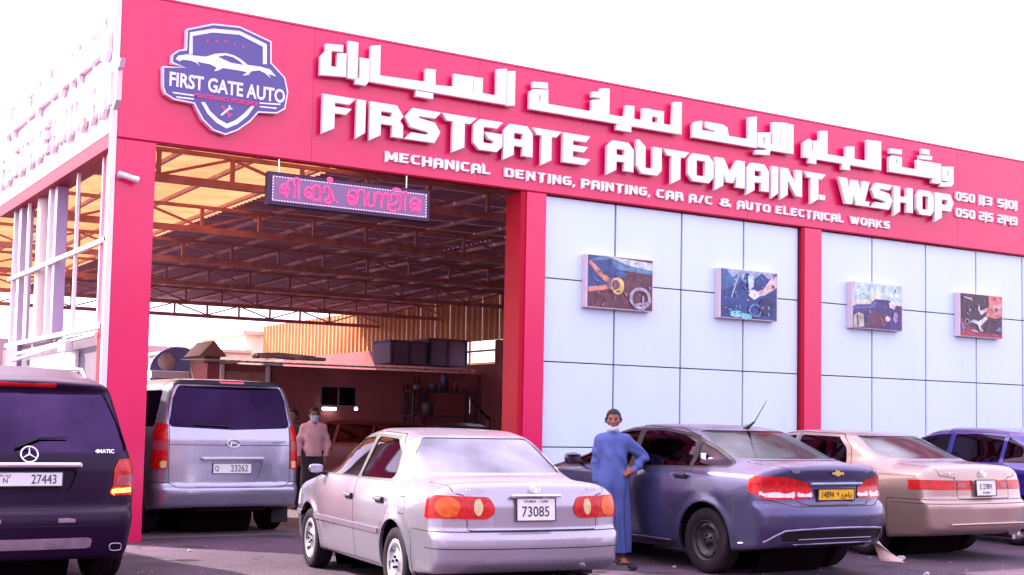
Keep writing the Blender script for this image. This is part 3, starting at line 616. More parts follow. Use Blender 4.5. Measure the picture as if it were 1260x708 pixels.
GL = {
 'F': (.50, [[(0,1),(1,1),(.82,.80),(.36,.80),(.36,.66),(.88,.66),(.72,.47),(.36,.47),(.36,0),(0,-.2)]]),
 'I': (.17, [[(0,1),(1,1),(1,0),(0,-.2)]]),
 'R': (.51, [[(0,1),(.80,1),(1,.70),(.90,.53),(1,.40),(1,0),(.68,0),(.68,.36),(.32,.36),(.32,0),(0,-.2)],[(.32,.76),(.66,.76),(.66,.60),(.32,.60)]]),
 'S': (.55, [[(.20,1),(1,1),(.85,.79),(.36,.79),(.38,.72),(.85,.64),(1,.36),(.84,0),(0,0),(.18,.22),(.66,.22),(.66,.32),(.15,.40),(0,.70)]]),
 'T': (.54, [[(0,1),(1,1),(.82,.79),(.66,.79),(.66,0),(.32,-.2),(.32,.79),(.14,.79)]]),
 'G': (.50, [[(.22,1),(1,1),(.80,.78),(.33,.78),(.33,.24),(.70,.24),(.70,.36),(.52,.40),(.38,.60),(1,.60),(1,.20),(.80,0),(.20,0),(0,.20),(0,.80)]]),
 'A': (.52, [[(.20,1),(.80,1),(1,.78),(1,0),(.66,0),(.66,.30),(.34,.30),(.34,0),(0,-.2),(0,.78)],[(.34,.74),(.66,.74),(.66,.52),(.34,.52)]]),
 'E': (.52, [[(0,1),(1,1),(.84,.79),(.36,.79),(.36,.62),(.92,.62),(.76,.43),(.36,.43),(.36,.21),(1,.21),(.82,0),(0,0)]]),
 'U': (.52, [[(0,1.17),(.10,1.17),(.34,.96),(.34,.21),(.66,.21),(.66,1),(1,1),(1,.20),(.82,0),(.20,0),(0,.25)]]),
 'O': (.55, [[(.18,1),(.82,1),(1,.78),(1,.22),(.82,0),(.18,0),(0,.22),(0,.78)],[(.32,.78),(.68,.78),(.68,.21),(.32,.21)]]),
 'M': (.64, [[(0,1),(.28,1),(.50,.50),(.74,1),(1,1),(1,0),(.72,0),(.72,.46),(.60,.14),(.38,.14),(.27,.46),(.27,0),(0,-.2)]]),
 'N': (.52, [[(0,1),(.34,1),(.70,.42),(.70,1),(1,1),(1,0),(.72,0),(.32,.58),(.32,0),(0,-.2)]]),
 'W': (.76, [[(0,1),(.26,1),(.34,.50),(.40,.96),(.62,.96),(.70,.50),(.78,.98),(1,.98),(.80,0),(.56,0),(.48,.42),(.43,0),(.22,0)]]),
 'H': (.52, [[(0,1),(.32,1),(.32,.60),(.68,.60),(.68,1),(1,1),(1,0),(.68,0),(.68,.38),(.32,.38),(.32,0),(0,-.2)]]),
 'P': (.52, [[(0,1),(.82,1),(1,.68),(.84,.30),(.36,.30),(.36,0),(0,-.2)],[(.36,.76),(.68,.76),(.68,.54),(.36,.54)]]),
 '.': (.13, [[(0,.18),(1,.18),(1,0),(0,0)]]),
 ',': (.13, [[(0,.18),(1,.18),(1,0),(0,-.22)]]),
 'C': (.50, [[(.20,1),(1,1),(.84,.79),(.33,.79),(.33,.21),(1,.21),(.84,0),(.20,0),(0,.22),(0,.78)]]),
 'L': (.48, [[(0,1.17),(.10,1.17),(.34,.96),(.34,.21),(1,.21),(.84,0),(0,0)]]),
 'D': (.52, [[(0,1),(.82,1),(1,.80),(1,.20),(.82,0),(0,0)],[(.33,.79),(.68,.79),(.68,.21),(.33,.21)]]),
 'K': (.52, [[(0,1),(.32,1),(.32,.62),(.66,1),(1,1),(.60,.54),(1,0),(.66,0),(.32,.42),(.32,0),(0,-.2)]]),
 '/': (.42, [[(.60,1),(1,1),(.40,0),(0,0)]]),
 '&': (.56, [[(.22,1),(.66,1),(.80,.82),(.66,.56),(.84,.36),(1,.40),(.90,.22),(1,0),(.78,0),(.72,.08),(.60,0),(.16,0),(0,.18),(0,.40),(.16,.54),(.06,.70)],[(.34,.82),(.54,.82),(.50,.66),(.34,.66)],[(.30,.40),(.50,.40),(.62,.20),(.30,.20)]]),
 '0': (.50, [[(.18,1),(.82,1),(1,.80),(1,.20),(.82,0),(.18,0),(0,.20),(0,.80)],[(.32,.79),(.68,.79),(.68,.21),(.32,.21)]]),
 '1': (.17, [[(0,1.1),(1,1),(1,0),(0,-.2)]]),
 '2': (.50, [[(.10,1),(.84,1),(1,.80),(1,.40),(.36,.40),(.36,.21),(1,.21),(.84,0),(0,0),(0,.60),(.68,.60),(.68,.79),(0,.79)]]),
 '3': (.50, [[(.10,1),(.84,1),(1,.80),(.92,.52),(1,.30),(.84,0),(0,0),(.14,.21),(.66,.21),(.66,.40),(.22,.40),(.22,.60),(.66,.60),(.66,.79),(0,.79)]]),
 '4': (.50, [[(0,1),(.32,1),(.32,.56),(.66,.56),(.66,1),(1,1),(1,-.15),(.66,0),(.66,.34),(0,.34)]]),
 '5': (.50, [[(0,1),(1,1),(.86,.79),(.33,.79),(.33,.62),(.84,.62),(1,.46),(1,.18),(.82,0),(0,0),(.14,.21),(.66,.21),(.66,.42),(0,.42)]]),
 '9': (.50, [[(.16,1),(.84,1),(1,.82),(1,.18),(.82,0),(0,0),(.14,.21),(.68,.21),(.68,.36),(.16,.36),(0,.52),(0,.84)],[(.32,.79),(.68,.79),(.68,.56),(.32,.56)]]),
}
LM = {}
def put_letter(ch, x0, x1, zb, h, depth, par, org, bev=0.005, slim=0.0):
    w_ = x1-x0; key = (ch, round(w_, 2), round(h, 3), depth)
    if key not in LM: LM[key] = outline_mesh('letter', [[(x*w_, z*h) for x, z in lp] for lp in GL[ch][1]], depth, LETW, bev, FRONT)
    link('letter', LM[key], par, (x0-org[0], 0, zb-org[1]))
en = empty('english_sign', (2.5, -0.088, 5.18), 0, 'large raised white letters reading FIRSTGATE AUTOMAINT. W.SHOP', 'sign')
for ch, a, b in [('F',2.53,2.97),('I',3.0,3.12),('R',3.19,3.665),('S',3.70,4.22),('T',4.25,4.77),('G',4.74,5.19),('A',5.22,5.685),('T',5.69,6.16),('E',6.20,6.66),
                 ('A',6.97,7.44),('U',7.50,7.96),('T',8.00,8.48),('O',8.47,8.96),('M',9.0,9.59),('A',9.64,10.09),('I',10.155,10.285),('N',10.345,10.80),('T',10.85,11.32),('.',11.19,11.31),
                 ('W',11.62,12.33),('.',12.21,12.32),('S',12.38,12.87),('H',12.91,13.37),('O',13.47,13.89),('P',13.93,14.40)]:
    if ch == '.' and a > 12: put_letter(ch, a, b, 5.18, 0.42, 0.056, en, (2.5, 5.18)); continue
    put_letter(ch, a, b, 5.18, 0.42, 0.055, en, (2.5, 5.18))
sm = empty('services_sign', (3.45, -0.017, 4.87), 0, 'small white lettering row listing mechanical, denting, painting and electrical works', 'sign')
def word(s, x0, x1, zb, h, par, org, gap=0.16):
    ws = [GL[c][0] if c != ' ' else .4 for c in s]; tot = sum(ws)+gap*(len(s)-1)*.5; k = (x1-x0)/tot; x = x0
    for c, w_ in zip(s, ws):
        if c != ' ': put_letter(c, x, x+w_*k, zb, h, 0.035, par, org, 0.0)
        x += (w_+gap*.5)*k
for s, a, b in [('MECHANICAL',3.46,5.07),('DENTING,',5.29,6.47),('PAINTING,',6.58,7.82),('CAR',7.94,8.45),('A/C',8.56,9.02),('&',9.17,9.40),('AUTO',9.52,10.21),('ELECTRICAL',10.32,11.83),('WORKS',11.96,12.91)]:
    word(s, a, b, 4.875, 0.125, sm, (3.45, 4.87))
ph = empty('telephone_sign', (14.55, -0.017, 5.25), 0, 'white telephone numbers 050 113 5101 and 050 215 2149 on the fascia', 'sign')
for z, rows in ((5.545, [('050',14.56,15.07),('113',15.18,15.54),('5101',15.69,16.23)]), (5.255, [('050',14.56,15.07),('215',15.18,15.56),('2149',15.69,16.23)])):
    for s, a, b in rows: word(s, a, b, z, 0.155, ph, (14.55, 5.25))
# ---------------------------------------------------------------- steel roof of the workshop
def mixmat(name, dif, trans, k):
    m = bpy.data.materials.new(name); m.use_nodes = True; n = m.node_tree.nodes; L = m.node_tree.links; n.remove(n['Principled BSDF'])
    d = n.new('ShaderNodeBsdfDiffuse'); t = n.new('ShaderNodeBsdfTranslucent'); mx = n.new('ShaderNodeMixShader'); mx.inputs[0].default_value = k
    tc = n.new('ShaderNodeTexCoord'); nz = n.new('ShaderNodeTexNoise'); nz.inputs['Scale'].default_value = 0.9; nz.inputs['Detail'].default_value = 6; L.new(tc.outputs['Object'], nz.inputs['Vector'])
    cr = n.new('ShaderNodeMix'); cr.data_type = 'RGBA'; mr = n.new('ShaderNodeMapRange'); mr.inputs[1].default_value = .35; mr.inputs[2].default_value = .65
    L.new(nz.outputs[0], mr.inputs[0]); L.new(mr.outputs[0], cr.inputs[0]); cr.inputs[6].default_value = (*[x*0.62 for x in trans], 1); cr.inputs[7].default_value = (*trans, 1)
    L.new(cr.outputs[2], t.inputs[0]); d.inputs[0].default_value = (*dif, 1)
    L.new(mx.outputs[0], n['Material Output'].inputs[0]); L.new(d.outputs[0], mx.inputs[1]); L.new(t.outputs[0], mx.inputs[2]); return m
AMB = mixmat('amber_fibreglass', (0.62, 0.30, 0.17), (0.66, 0.27, 0.12), 0.55)
DKR = mat('dark_roof_sheet', (0.43, 0.21, 0.31), 0.55, metal=0.0, var=0.25, vscale=1.0)
XB = 4.1; ZRF = 5.30
def corr_sheet(x0, x1, y0, y1, z, m, n=4, amp=0.035, axis='x'):
    """trapezoid profile; ridges run along x (axis x) or stand upright (axis z)"""
    vs = []; fs = []; k = 4*n
    for i in range(k+1):
        t = i/k; y = y0+(y1-y0)*t; ph = (i % 4); h = amp if ph in (1, 2) else 0
        if axis == 'x': vs += [(x0, y, z+h), (x1, y, z+h)]
        else: vs += [(x0+h, y, z), (x0+h, y, x1)]
    for i in range(k): fs.append((2*i, 2*i+1, 2*i+3, 2*i+2))
    b = MB(); b.add(vs, fs); return b
Y0R, Y1R = 0.44, 27.0
ys = np.arange(Y0R, Y1R, 1.0)
ma = corr_sheet(0, XB, 0, 0.995, 0, None, 5).mesh('roof_sheet', [AMB]); md = corr_sheet(0, 5.8, 0, 0.995, 0, None, 5).mesh('roof_sheet', [DKR]); me_ = corr_sheet(0, 5.79, 0, 0.995, 0, None, 5).mesh('roof_sheet', [DKR])
for y in ys:
    link('roof_sheet', ma, bld, (0.0, y, ZRF+0.006)); link('roof_sheet', md, bld, (XB-0.02, y, ZRF)); link('roof_sheet', me_, bld, (XB+5.79, y, ZRF+0.004))
# purlins along the depth of the shed
pm = MB(); pm.box(-0.03, 0.03, 0, Y1R-Y0R-0.2, -0.06, 0, 0); pm = pm.mesh('purlin', [STEELP])
for i in range(15): link('purlin', pm, bld, (0.62+i*1.06, Y0R+0.05, ZRF-0.006))
# trusses across
TY = [2.4, 6.9, 11.3, 15.9, 21.0, 25.4]
bc = MB(); bc.box(0, 15.6, -0.05, 0.05, -0.055, 0.055, bev=0.006); bc = bc.mesh('bottom_chord', [STEEL])
tc_ = MB(); tc_.box(0, 15.6, -0.03, 0.03, -0.03, 0.03, bev=0.004); tc_ = tc_.mesh('top_chord', [STEEL])
vt = MB(); vt.box(-0.028, 0.028, -0.028, 0.028, 0.055, 0.37); vt = vt.mesh('truss_upright', [STEEL])
dg = MB(); dg.tube([(0.02, 0, 0.37), (1.03, 0, 0.05)], 0.02, sq=True); dg = dg.mesh('truss_diagonal', [STEEL])
dg2 = MB(); dg2.tube([(0.02, 0, 0.05), (1.03, 0, 0.37)], 0.02, sq=True); dg2 = dg2.mesh('truss_diagonal', [STEEL])
for k, y in enumerate(TY):
    t = link('roof_truss', bc, bld, (0.1, y, 4.75)); link('top_chord', tc_, t, (0, 0, 0.40))
    for i in range(15):
        link('truss_upright', vt, t, (0.05+i*1.05, 0, 0)); link('truss_diagonal', dg if i % 2 == 0 else dg2, t, (0.05+i*1.05, 0.0, 0))
gt = MB(); gt.tube([(5.8, 7.4, 4.72), (14.6, 7.4, 4.72)], 0.02, 6); gt.obj('conduit', mat('pale_conduit', (0.62, 0.5, 0.55), 0.4), bld)
# right flank: ribbed sheets above a painted wall
for i, y in enumerate(np.arange(0.5, 34, 1.0)):
    pass
TANS = mat('tan_ribbed_sheet', (0.60, 0.27, 0.11), 0.6, var=0.15, vscale=1.0)
ws = corr_sheet(0, 1.42, 0, 0.995, 0, None, 3, -0.085, 'z').mesh('wall_sheet', [TANS])
for y in np.arange(0.5, 36, 1.0): link('wall_sheet', ws, bld, (15.72, y, 3.95))
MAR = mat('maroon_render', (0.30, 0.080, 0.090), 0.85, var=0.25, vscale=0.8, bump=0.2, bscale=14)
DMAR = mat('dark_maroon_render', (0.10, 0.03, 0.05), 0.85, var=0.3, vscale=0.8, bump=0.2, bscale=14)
slab('flank_wall', MAR, 15.62, 15.82, 0.45, 17.5, 0, 3.94); slab('flank_wall', MAR, 15.62, 15.82, 20.0, 34, 0, 3.94); slab('flank_wall', MAR, 15.62, 15.82, 17.503, 19.997, 0, 3.25)
for y in (17.5, 19.05, 20.0): slab('opening_frame', STEEL, 15.60, 15.66, y-0.025, y+0.025, 3.25, 3.94)
slab('opening_frame', STEEL, 15.60, 15.66, 17.53, 19.97, 3.62, 3.68)
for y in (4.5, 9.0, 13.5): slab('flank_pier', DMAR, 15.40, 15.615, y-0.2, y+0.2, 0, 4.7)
# ---- back office under its own little sheet roof
off = empty('back_office', (0, 0, 0), 0, 'low maroon office block with scalloped sheet roof at the back of the workshop', 'building')
slab('office_wall', MAR, 7.3, 10.5, 18.3, 18.5, 0, 2.95, par=off); slab('office_wall', MAR, 11.62, 15.6, 18.3, 18.5, 0, 2.95, par=off); slab('office_wall', MAR, 10.502, 11.618, 18.3, 18.5, 0, 1.88, par=off); slab('office_wall', MAR, 10.502, 11.618, 18.3, 18.5, 2.47, 2.95, par=off)
slab('office_end_wall', MAR, 7.3, 7.5, 18.502, 19.4, 0, 2.95, par=off)
wn = slab('window', mat('aluminium_frame', (0.30, 0.24, 0.34), 0.4, metal=0.5), 10.50, 11.62, 18.33, 18.36, 1.88, 2.47, par=off)
boxo('pane', glass('office_glass', (0.12, 0.08, 0.14)), wn, 10.56, 11.02, 18.31, 18.325, 1.93, 2.42); boxo('pane', MATS['office_glass'], wn, 11.08, 11.56, 18.31, 18.325, 1.93, 2.42)
lampm = mat('lit_tube', (0.9, 0.9, 0.9), 0.3, emit=(1.0, 0.95, 0.98), estr=3.0)
lt = empty('tube_lamp', (10.57, 18.2, 1.82), 0, 'short lit white tube lamp below the office window, behind the man in pink', 'lamp'); b = MB(); b.tube([(0, 0, 0), (0.37, 0, 0)], 0.035, 10); b.obj('lit_tube', lampm, lt); boxo('lamp_body', WH, lt, -0.03, 0.40, 0.04, 0.10, -0.03, 0.05)
lt = empty('bulkhead_lamp', (11.55, 18.2, 1.84), 0, 'small round lit lamp at the right corner of the office window', 'lamp'); b = MB(); b.lathe([(0.0, -0.04), (0.035, -0.03), (0.045, 0.0)], 12); b.obj('lit_dome', lampm, lt); boxo('lamp_body', WH, lt, -0.05, 0.05, 0.002, 0.05, -0.05, 0.05)
SCAL = mat('sunbleached_sheet', (0.62, 0.52, 0.50), 0.5, metal=0.1, var=0.3, vscale=1.5)
def corr_y(x0, x1, y0, y1, z0, z1, m, pitch=0.2, amp=0.03):
    vs = []; fs = []; n = int((x1-x0)/pitch*4)
    for i in range(n+1):
        x = x0+(x1-x0)*i/n; h = amp if (i % 4) in (1, 2) else 0; vs += [(x, y0, z0+h), (x, y1, z1+h)]
    for i in range(n): fs.append((2*i, 2*i+1, 2*i+3, 2*i+2))
    b = MB(); b.add(vs, fs); return b
for i in range(9): corr_y(7.0+i*0.92, 7.0+i*0.92+0.915, 17.85, 19.7, 3.0, 3.06, None, 0.23).obj('office_roof_sheet', SCAL, off)
PUR = mat('dusty_purple_board', (0.20, 0.12, 0.24), 0.7, var=0.2, vscale=1.0)
def thing_box(name, m, label, cat, *b, bev=0.01):
    o = boxo(name, m, None, *b, bev=bev); return tag(o, label, cat)
def cabinet(x0, x1, y0, y1, z0, z1, label):
    e = empty('storage_crate', (x0, y0, z0), 0, label, 'crate'); w_, d_, h_ = x1-x0, y1-y0, z1-z0
    boxo('crate_shell', PUR, e, 0, w_, 0, d_, 0, h_, bev=0.02)
    for k in range(3): boxo('batten', mat('dark_batten', (0.07, 0.05, 0.10), 0.7), e, w_*(k*0.46+0.03), w_*(k*0.46+0.03)+0.05, -0.03, -0.002, 0.02, h_-0.02)
    boxo('lid', PUR, e, -0.02, w_+0.02, -0.03, d_, h_+0.002, h_+0.05, bev=0.01)
cabinet(12.7, 13.9, 18.5, 19.6, 3.17, 3.80, 'wide purple crate on the office roof, left of the two'); cabinet(13.98, 15.3, 18.6, 19.6, 3.17, 3.92, 'taller purple crate on the office roof, against the flank wall')
slab('lit_room_panel', mat('rosy_room_tone', (0.45, 0.22, 0.20), 0.8, var=0.3, vscale=6), 7.75, 8.9, 18.25, 18.295, 1.9, 2.75, par=off)  # pale panel painted in the tone of the lit room behind an opening
for x in (7.68, 8.95): slab('white_jamb', WCL, x-0.05, x+0.05, 18.2, 18.29, 0, 2.93, par=off)
# junk on the eaves
rj = random.Random(5)
for i, (x, l, lab) in enumerate([(8.9, 1.3, 'pale rolled sheet lying on the office roof edge'), (9.9, 0.9, 'bleached bundle of boards on the office roof, right of the rolled sheet')]):
    e = empty('rooftop_bundle', (x, 18.9, 3.16), 0.1*i, lab, 'bundle')
    for k in range(4):
        b = MB(); b.tube([(0, 0, 0), (l*0.5, rj.uniform(-.1, .1), rj.uniform(0, .05)), (l, rj.uniform(-.2, .2), 0.0)], 0.05, 7); o = b.obj('roll', SCAL, e); o.location = (rj.uniform(-.1, .1), k*0.11, 0.05+0.05*(k % 2))
# workbench rack with tools
rk = empty('tool_rack', (12.5, 16.6, 0), 0, 'dark steel rack with two shelves of workshop clutter before the maroon wall', 'rack')
DST = mat('dark_blue_steel', (0.07, 0.06, 0.10), 0.5, metal=0.4)
for x in (0, 1.95):
    for y in (0, 0.55): boxo('rack_post', DST, rk, x, x+0.05, y, y+0.05, 0, 2.38)
for z in (0.9, 1.65, 2.33): boxo('shelf', DST, rk, 0.0, 2.0, 0.0, 0.6, z+0.003, z+0.04)
labs = ['dusty tin on the tool rack, at its left end', 'squat dark canister on the tool rack', 'tallest canister on the top shelf of the tool rack', 'dark red can on the tool rack', 'small can near the right post of the tool rack', 'leaning dark drum on the tool rack shelf']
for i, (x, z, r_, h_) in enumerate([(0.25, 2.37, .10, .16), (0.75, 2.37, .13, .22), (1.12, 2.37, .12, .52), (1.45, 2.37, .11, .26), (1.78, 2.37, .08, .2), (0.6, 1.69, .15, .38)]):
    b = MB(); b.lathe([(0, 0), (r_, 0), (r_, h_*.85), (r_*.9, h_*.9), (r_*.5, h_*.95), (r_*.45, h_), (0, h_)], 14, axis='z'); o = b.obj('canister', mat('canister_%d' % i, [(0.2, .1, .15), (.05, .04, .08), (.06, .04, .09), (.25, .03, .04), (.1, .08, .1), (.08, .05, .08)][i], 0.5)); o.location = (12.5+x, 16.9, z); tag(o, labs[i], 'canister')
# engine hoist-like crane arm and stand
e = empty('engine_hoist', (14.2, 15.4, 0), 0.5, 'dark engine hoist with raised arm standing before the tool rack', 'hoist')
for nm, pts, rr in [('mast', [(0, 0, 0), (0, 0, 1.7)], .05), ('arm', [(0, 0, 1.6), (-1.0, 0, 2.15)], .04), ('leg', [(0, .25, .08), (-1.2, .35, .08)], .04), ('leg', [(0, -.25, .08), (-1.2, -.35, .08)], .04), ('ram', [(0, 0, 0.9), (-0.55, 0, 1.9)], .025)]:
    b = MB(); b.tube(pts, rr, 8); b.obj(nm, DST, e)
b = MB(); b.tube([(-1.0, 0, 2.15), (-1.0, 0, 1.75)], .01, 6); b.obj('chain', MT_CHROME, e)
# ---- hanging LED sign
led = empty('led_sign', (1.86, -0.02, 4.12), 0, 'long violet LED sign with pink Malayalam text hanging in the gateway', 'sign')
boxo('sign_case', mat('violet_sign_case', (0.045, 0.018, 0.055), 0.4, metal=0.3), led, 0, 2.29, 0.0, 0.10, 0, 0.43, bev=0.015)
LEDM = mat('led_face', (0.17, 0.12, 0.24), 0.6, emit=(0.34, 0.12, 0.26), estr=0.07)
boxo('display', LEDM, led, 0.06, 2.23, -0.008, -0.002, 0.055, 0.375)
DOT = mat('white_led', (0.9, 0.8, 0.95), 0.4, emit=(1.0, 0.55, 0.8), estr=0.22); PNK = mat('pink_led', (0.75, 0.07, 0.24), 0.5, emit=(1.0, 0.06, 0.22), estr=0.16)
b = MB()
for i in range(58):
    for z in (0.062, 0.362): b.box(0.07+i*0.0375, 0.07+i*0.0375+0.018, -0.013, -0.0082, z, z+0.009)
for i in range(8):
    for x in (0.064, 2.218): b.box(x, x+0.009, -0.013, -0.0082, 0.075+i*0.0375, 0.093+i*0.0375)
b.obj('led_border', DOT, led, kind='stuff')
def stroke(pts, t, par, m, name='glyph'):
    b = MB()
    for k in range(len(pts)-1):
        a, c = Vector((pts[k][0], 0, pts[k][1])), Vector((pts[k+1][0], 0, pts[k+1][1])); d = (c-a).normalized()*t*0.5; b.tube([a-d, c+d], t, 6)
    return b
def arc(cx, cz, rx, rz, a0, a1, n=10): return [(cx+rx*math.cos(R(a)), cz+rz*math.sin(R(a))) for a in np.linspace(a0, a1, n)]
GLY = [ # rounded Malayalam letters drawn as strokes, x from the left end of the display (m), z from its foot (m)
 [arc(0.17, 0.15, 0.055, 0.065, 200, -60)+[(0.20, 0.08)], arc(0.155, 0.14, 0.028, 0.03, 0, 330), arc(0.25, 0.17, 0.06, 0.10, 175, -30), [(0.30, 0.12), (0.30, 0.08)], arc(0.33, 0.27, 0.03, 0.03, 180, 0)+[(0.36, 0.08)]],
 [arc(0.50, 0.15, 0.055, 0.065, 240, -80), arc(0.50, 0.13, 0.026, 0.028, 0, 330), arc(0.60, 0.17, 0.05, 0.08, 180, -20)+[(0.65, 0.08)], [(0.56, 0.08), (0.66, 0.08)]],
 [arc(0.74, 0.20, 0.04, 0.05, 200, -20)+[(0.77, 0.12), (0.71, 0.09)], arc(0.76, 0.09, 0.035, 0.03, 180, 360), [(0.80, 0.20), (0.84, 0.10)], arc(0.78, 0.33, 0.03, 0.018, 0, 330)], [[(0.885, 0.085), (0.892, 0.085)]],
 [arc(1.10, 0.16, 0.07, 0.085, 260, -90), arc(1.09, 0.14, 0.032, 0.035, 0, 330), arc(1.22, 0.19, 0.055, 0.07, 180, 0)+[(1.275, 0.08)]],
 [[(1.33, 0.24), (1.31, 0.14)]+arc(1.36, 0.13, 0.05, 0.05, 180, 360), [(1.41, 0.13), (1.41, 0.24)], arc(1.47, 0.19, 0.04, 0.06, 180, 0)+[(1.51, 0.08)], arc(1.57, 0.19, 0.04, 0.06, 180, 0)+[(1.61, 0.08)]],
 [arc(1.69, 0.20, 0.05, 0.06, 200, -90), arc(1.68, 0.09, 0.06, 0.04, 90, 330), arc(1.76, 0.17, 0.035, 0.09, 100, -80), arc(1.73, 0.30, 0.05, 0.02, 0, 180)], [[(1.855, 0.08), (1.855, 0.24)], arc(1.86, 0.27, 0.03, 0.025, 180, 0)],
 [arc(2.00, 0.16, 0.07, 0.075, 250, -70), arc(2.00, 0.14, 0.032, 0.032, 0, 330), [(2.08, 0.08), (2.08, 0.22)]]]
for gl in GLY:
    b = MB()  # one written syllable
    for pts in gl:
        q_ = stroke(pts, 0.017, None, None); b.add(q_.v, q_.f, 0, True)
    o = b.obj('glyph', PNK, led, kind='stuff'); o.location = (0.05, -0.012, 0.030); o.scale = (1, 0.5, 1.14)
for x in (0.16, 1.95):
    b = MB(); b.tube([(x, 0.05, 0.43), (x, 0.05, 0.60)], 0.010, 6); b.obj('hanger', MT_CHROME, led)
# ---- shield logo
LG_BACK = [(-0.523, 0.531), (-0.197, 0.656), (0.14, 0.681), (0.555, 0.566), (0.564, 0.296), (0.751, 0.138), (0.797, -0.047), (0.764, -0.261), (0.66, -0.334), (0.417, -0.356), (0.318, -0.482), (0.163, -0.614), (0.008, -0.692), (-0.15, -0.657), (-0.287, -0.545), (-0.399, -0.365), (-0.642, -0.353), (-0.751, -0.3), (-0.784, -0.224), (-0.794, 0.033), (-0.517, 0.057), (-0.691, 0.089), (-0.688, 0.191), (-0.611, 0.259), (-0.523, 0.285)]
LG_SH_OUT = [(-0.482, 0.493), (-0.198, 0.591), (0.139, 0.621), (0.492, 0.516), (0.501, 0.265), (0.45, 0.257), (0.443, 0.476), (0.14, 0.574), (-0.197, 0.543), (-0.447, 0.455), (-0.439, 0.231), (-0.482, 0.224)]
LG_SH_LOW = [(-0.315, -0.332), (-0.227, -0.468), (-0.112, -0.561), (0.013, -0.614), (0.156, -0.535), (0.277, -0.418), (0.358, -0.29), (0.319, -0.29), (0.22, -0.404), (0.121, -0.496), (0.017, -0.554), (-0.092, -0.51), (-0.195, -0.431), (-0.265, -0.331)]
LG_CAR = [(-0.642, 0.143), (-0.611, 0.187), (-0.504, 0.22), (-0.417, 0.22), (-0.274, 0.23), (-0.165, 0.284), (-0.032, 0.315), (0.082, 0.303), (0.174, 0.267), (0.256, 0.214), (0.428, 0.22), (0.545, 0.205), (0.629, 0.128), (0.524, 0.145), (0.56, 0.095), (0.477, 0.149), (0.407, 0.171), (0.304, 0.144), (0.271, 0.094), (0.192, 0.07), (0.247, 0.123), (0.133, 0.127), (-0.059, 0.125), (-0.113, 0.087), (-0.168, 0.067), (-0.137, 0.117), (-0.227, 0.146), (-0.326, 0.147), (-0.381, 0.153), (-0.347, 0.104), (-0.392, 0.136), (-0.469, 0.15), (-0.556, 0.146), (-0.598, 0.117)]
LG_WIN = [(-0.13, 0.254), (-0.031, 0.289), (0.071, 0.279), (0.152, 0.241), (0.199, 0.205), (0.04, 0.207)]
LG_BAR1 = [(-0.67, -0.262), (-0.406, -0.259), (-0.405, -0.276), (-0.652, -0.279)]
LG_BAR2 = [(-0.625, -0.309), (-0.404, -0.302), (-0.403, -0.319), (-0.607, -0.328)]
LG_BAR3 = [(0.425, -0.229), (0.704, -0.204), (0.688, -0.224), (0.425, -0.245)]
LG_BAR4 = [(0.426, -0.274), (0.654, -0.261), (0.641, -0.281), (0.427, -0.289)]

lg = empty('shield_logo_sign', (1.27, -0.004, 5.6), 0, 'violet and white shield logo reading FIRST GATE AUTO on the fascia', 'sign')
VIO = mat('violet_print', (0.085, 0.055, 0.26), 0.4, coat=0.2); PKP = mat('pink_print', (0.75, 0.05, 0.22), 0.4); LGW = mat('logo_white', (0.88, 0.86, 0.90), 0.3)
def grow(lp, d):
    P = np.array(lp); n = len(P); ar = np.sum(P[:, 0]*np.roll(P[:, 1], -1)-np.roll(P[:, 0], -1)*P[:, 1]); s = -1 if ar > 0 else 1; out = []
    for i in range(n):
        e1 = P[i]-P[i-1]; e2 = P[(i+1) % n]-P[i]; e1 /= np.linalg.norm(e1); e2 /= np.linalg.norm(e2)
        n1 = np.array([-e1[1], e1[0]])*s; n2 = np.array([-e2[1], e2[0]])*s; m = n1+n2; m /= max(0.35, m @ n1); out.append(tuple(P[i]+m*d))
    return out
link('backing', outline_mesh('backing', [LG_BACK], 0.085, LGW, 0.0, FRONT), lg, (0, -0.045, 0))
link('violet_face', outline_mesh('violet_face', [grow(LG_BACK, -0.018)], 0.003, VIO, 0.0, FRONT), lg, (0, -0.0895, 0))
for nm, lp in (('shield_band', LG_SH_OUT), ('shield_band', LG_SH_LOW), ('rule', LG_BAR1), ('rule', LG_BAR2), ('rule', LG_BAR3), ('rule', LG_BAR4)):
    link(nm, outline_mesh(nm, [lp], 0.004, LGW, 0.0, FRONT), lg, (0, -0.0935, 0))
link('car_silhouette', outline_mesh('car_silhouette', [LG_CAR, LG_WIN], 0.004, LGW, 0.0, FRONT), lg, (0, -0.0945, 0))
LT = Matrix.Rotation(R(-0.0), 4, 'Z')
def ltxt(s, size, x, z, w_, m, off=0.0, n='lettering'):
    me = text_mesh(n, s, size, 0.005, m, FRONT, off=off); xs_ = [v.co.x for v in me.vertices]; k = w_/(max(xs_)-min(xs_)); me.transform(Matrix.Translation((-(max(xs_)+min(xs_))/2, 0, 0))); me.transform(Matrix.Diagonal((k, 1, 1, 1)))
    return link(n, me, lg, (x, -0.0965, z), kind='stuff')
ltxt('FIRST GATE AUTO', 0.235, 0.022, -0.118, 1.46, LGW, 0.006)
ltxt('MAINTENANCE WORKSHOP', 0.075, 0.0, -0.262, 0.80, PKP, 0.002)
for k in range(5):
    cx = -0.26+k*0.112; cz = 0.425+0.018*(2-abs(k-2)); lp = [(cx+(0.024 if i % 2 == 0 else 0.010)*math.sin(PI*i/5), cz+(0.024 if i % 2 == 0 else 0.010)*math.cos(PI*i/5)) for i in range(10)]
    link('star', outline_mesh('star', [lp], 0.004, PKP, 0.0, FRONT), lg, (0, -0.0935, 0))
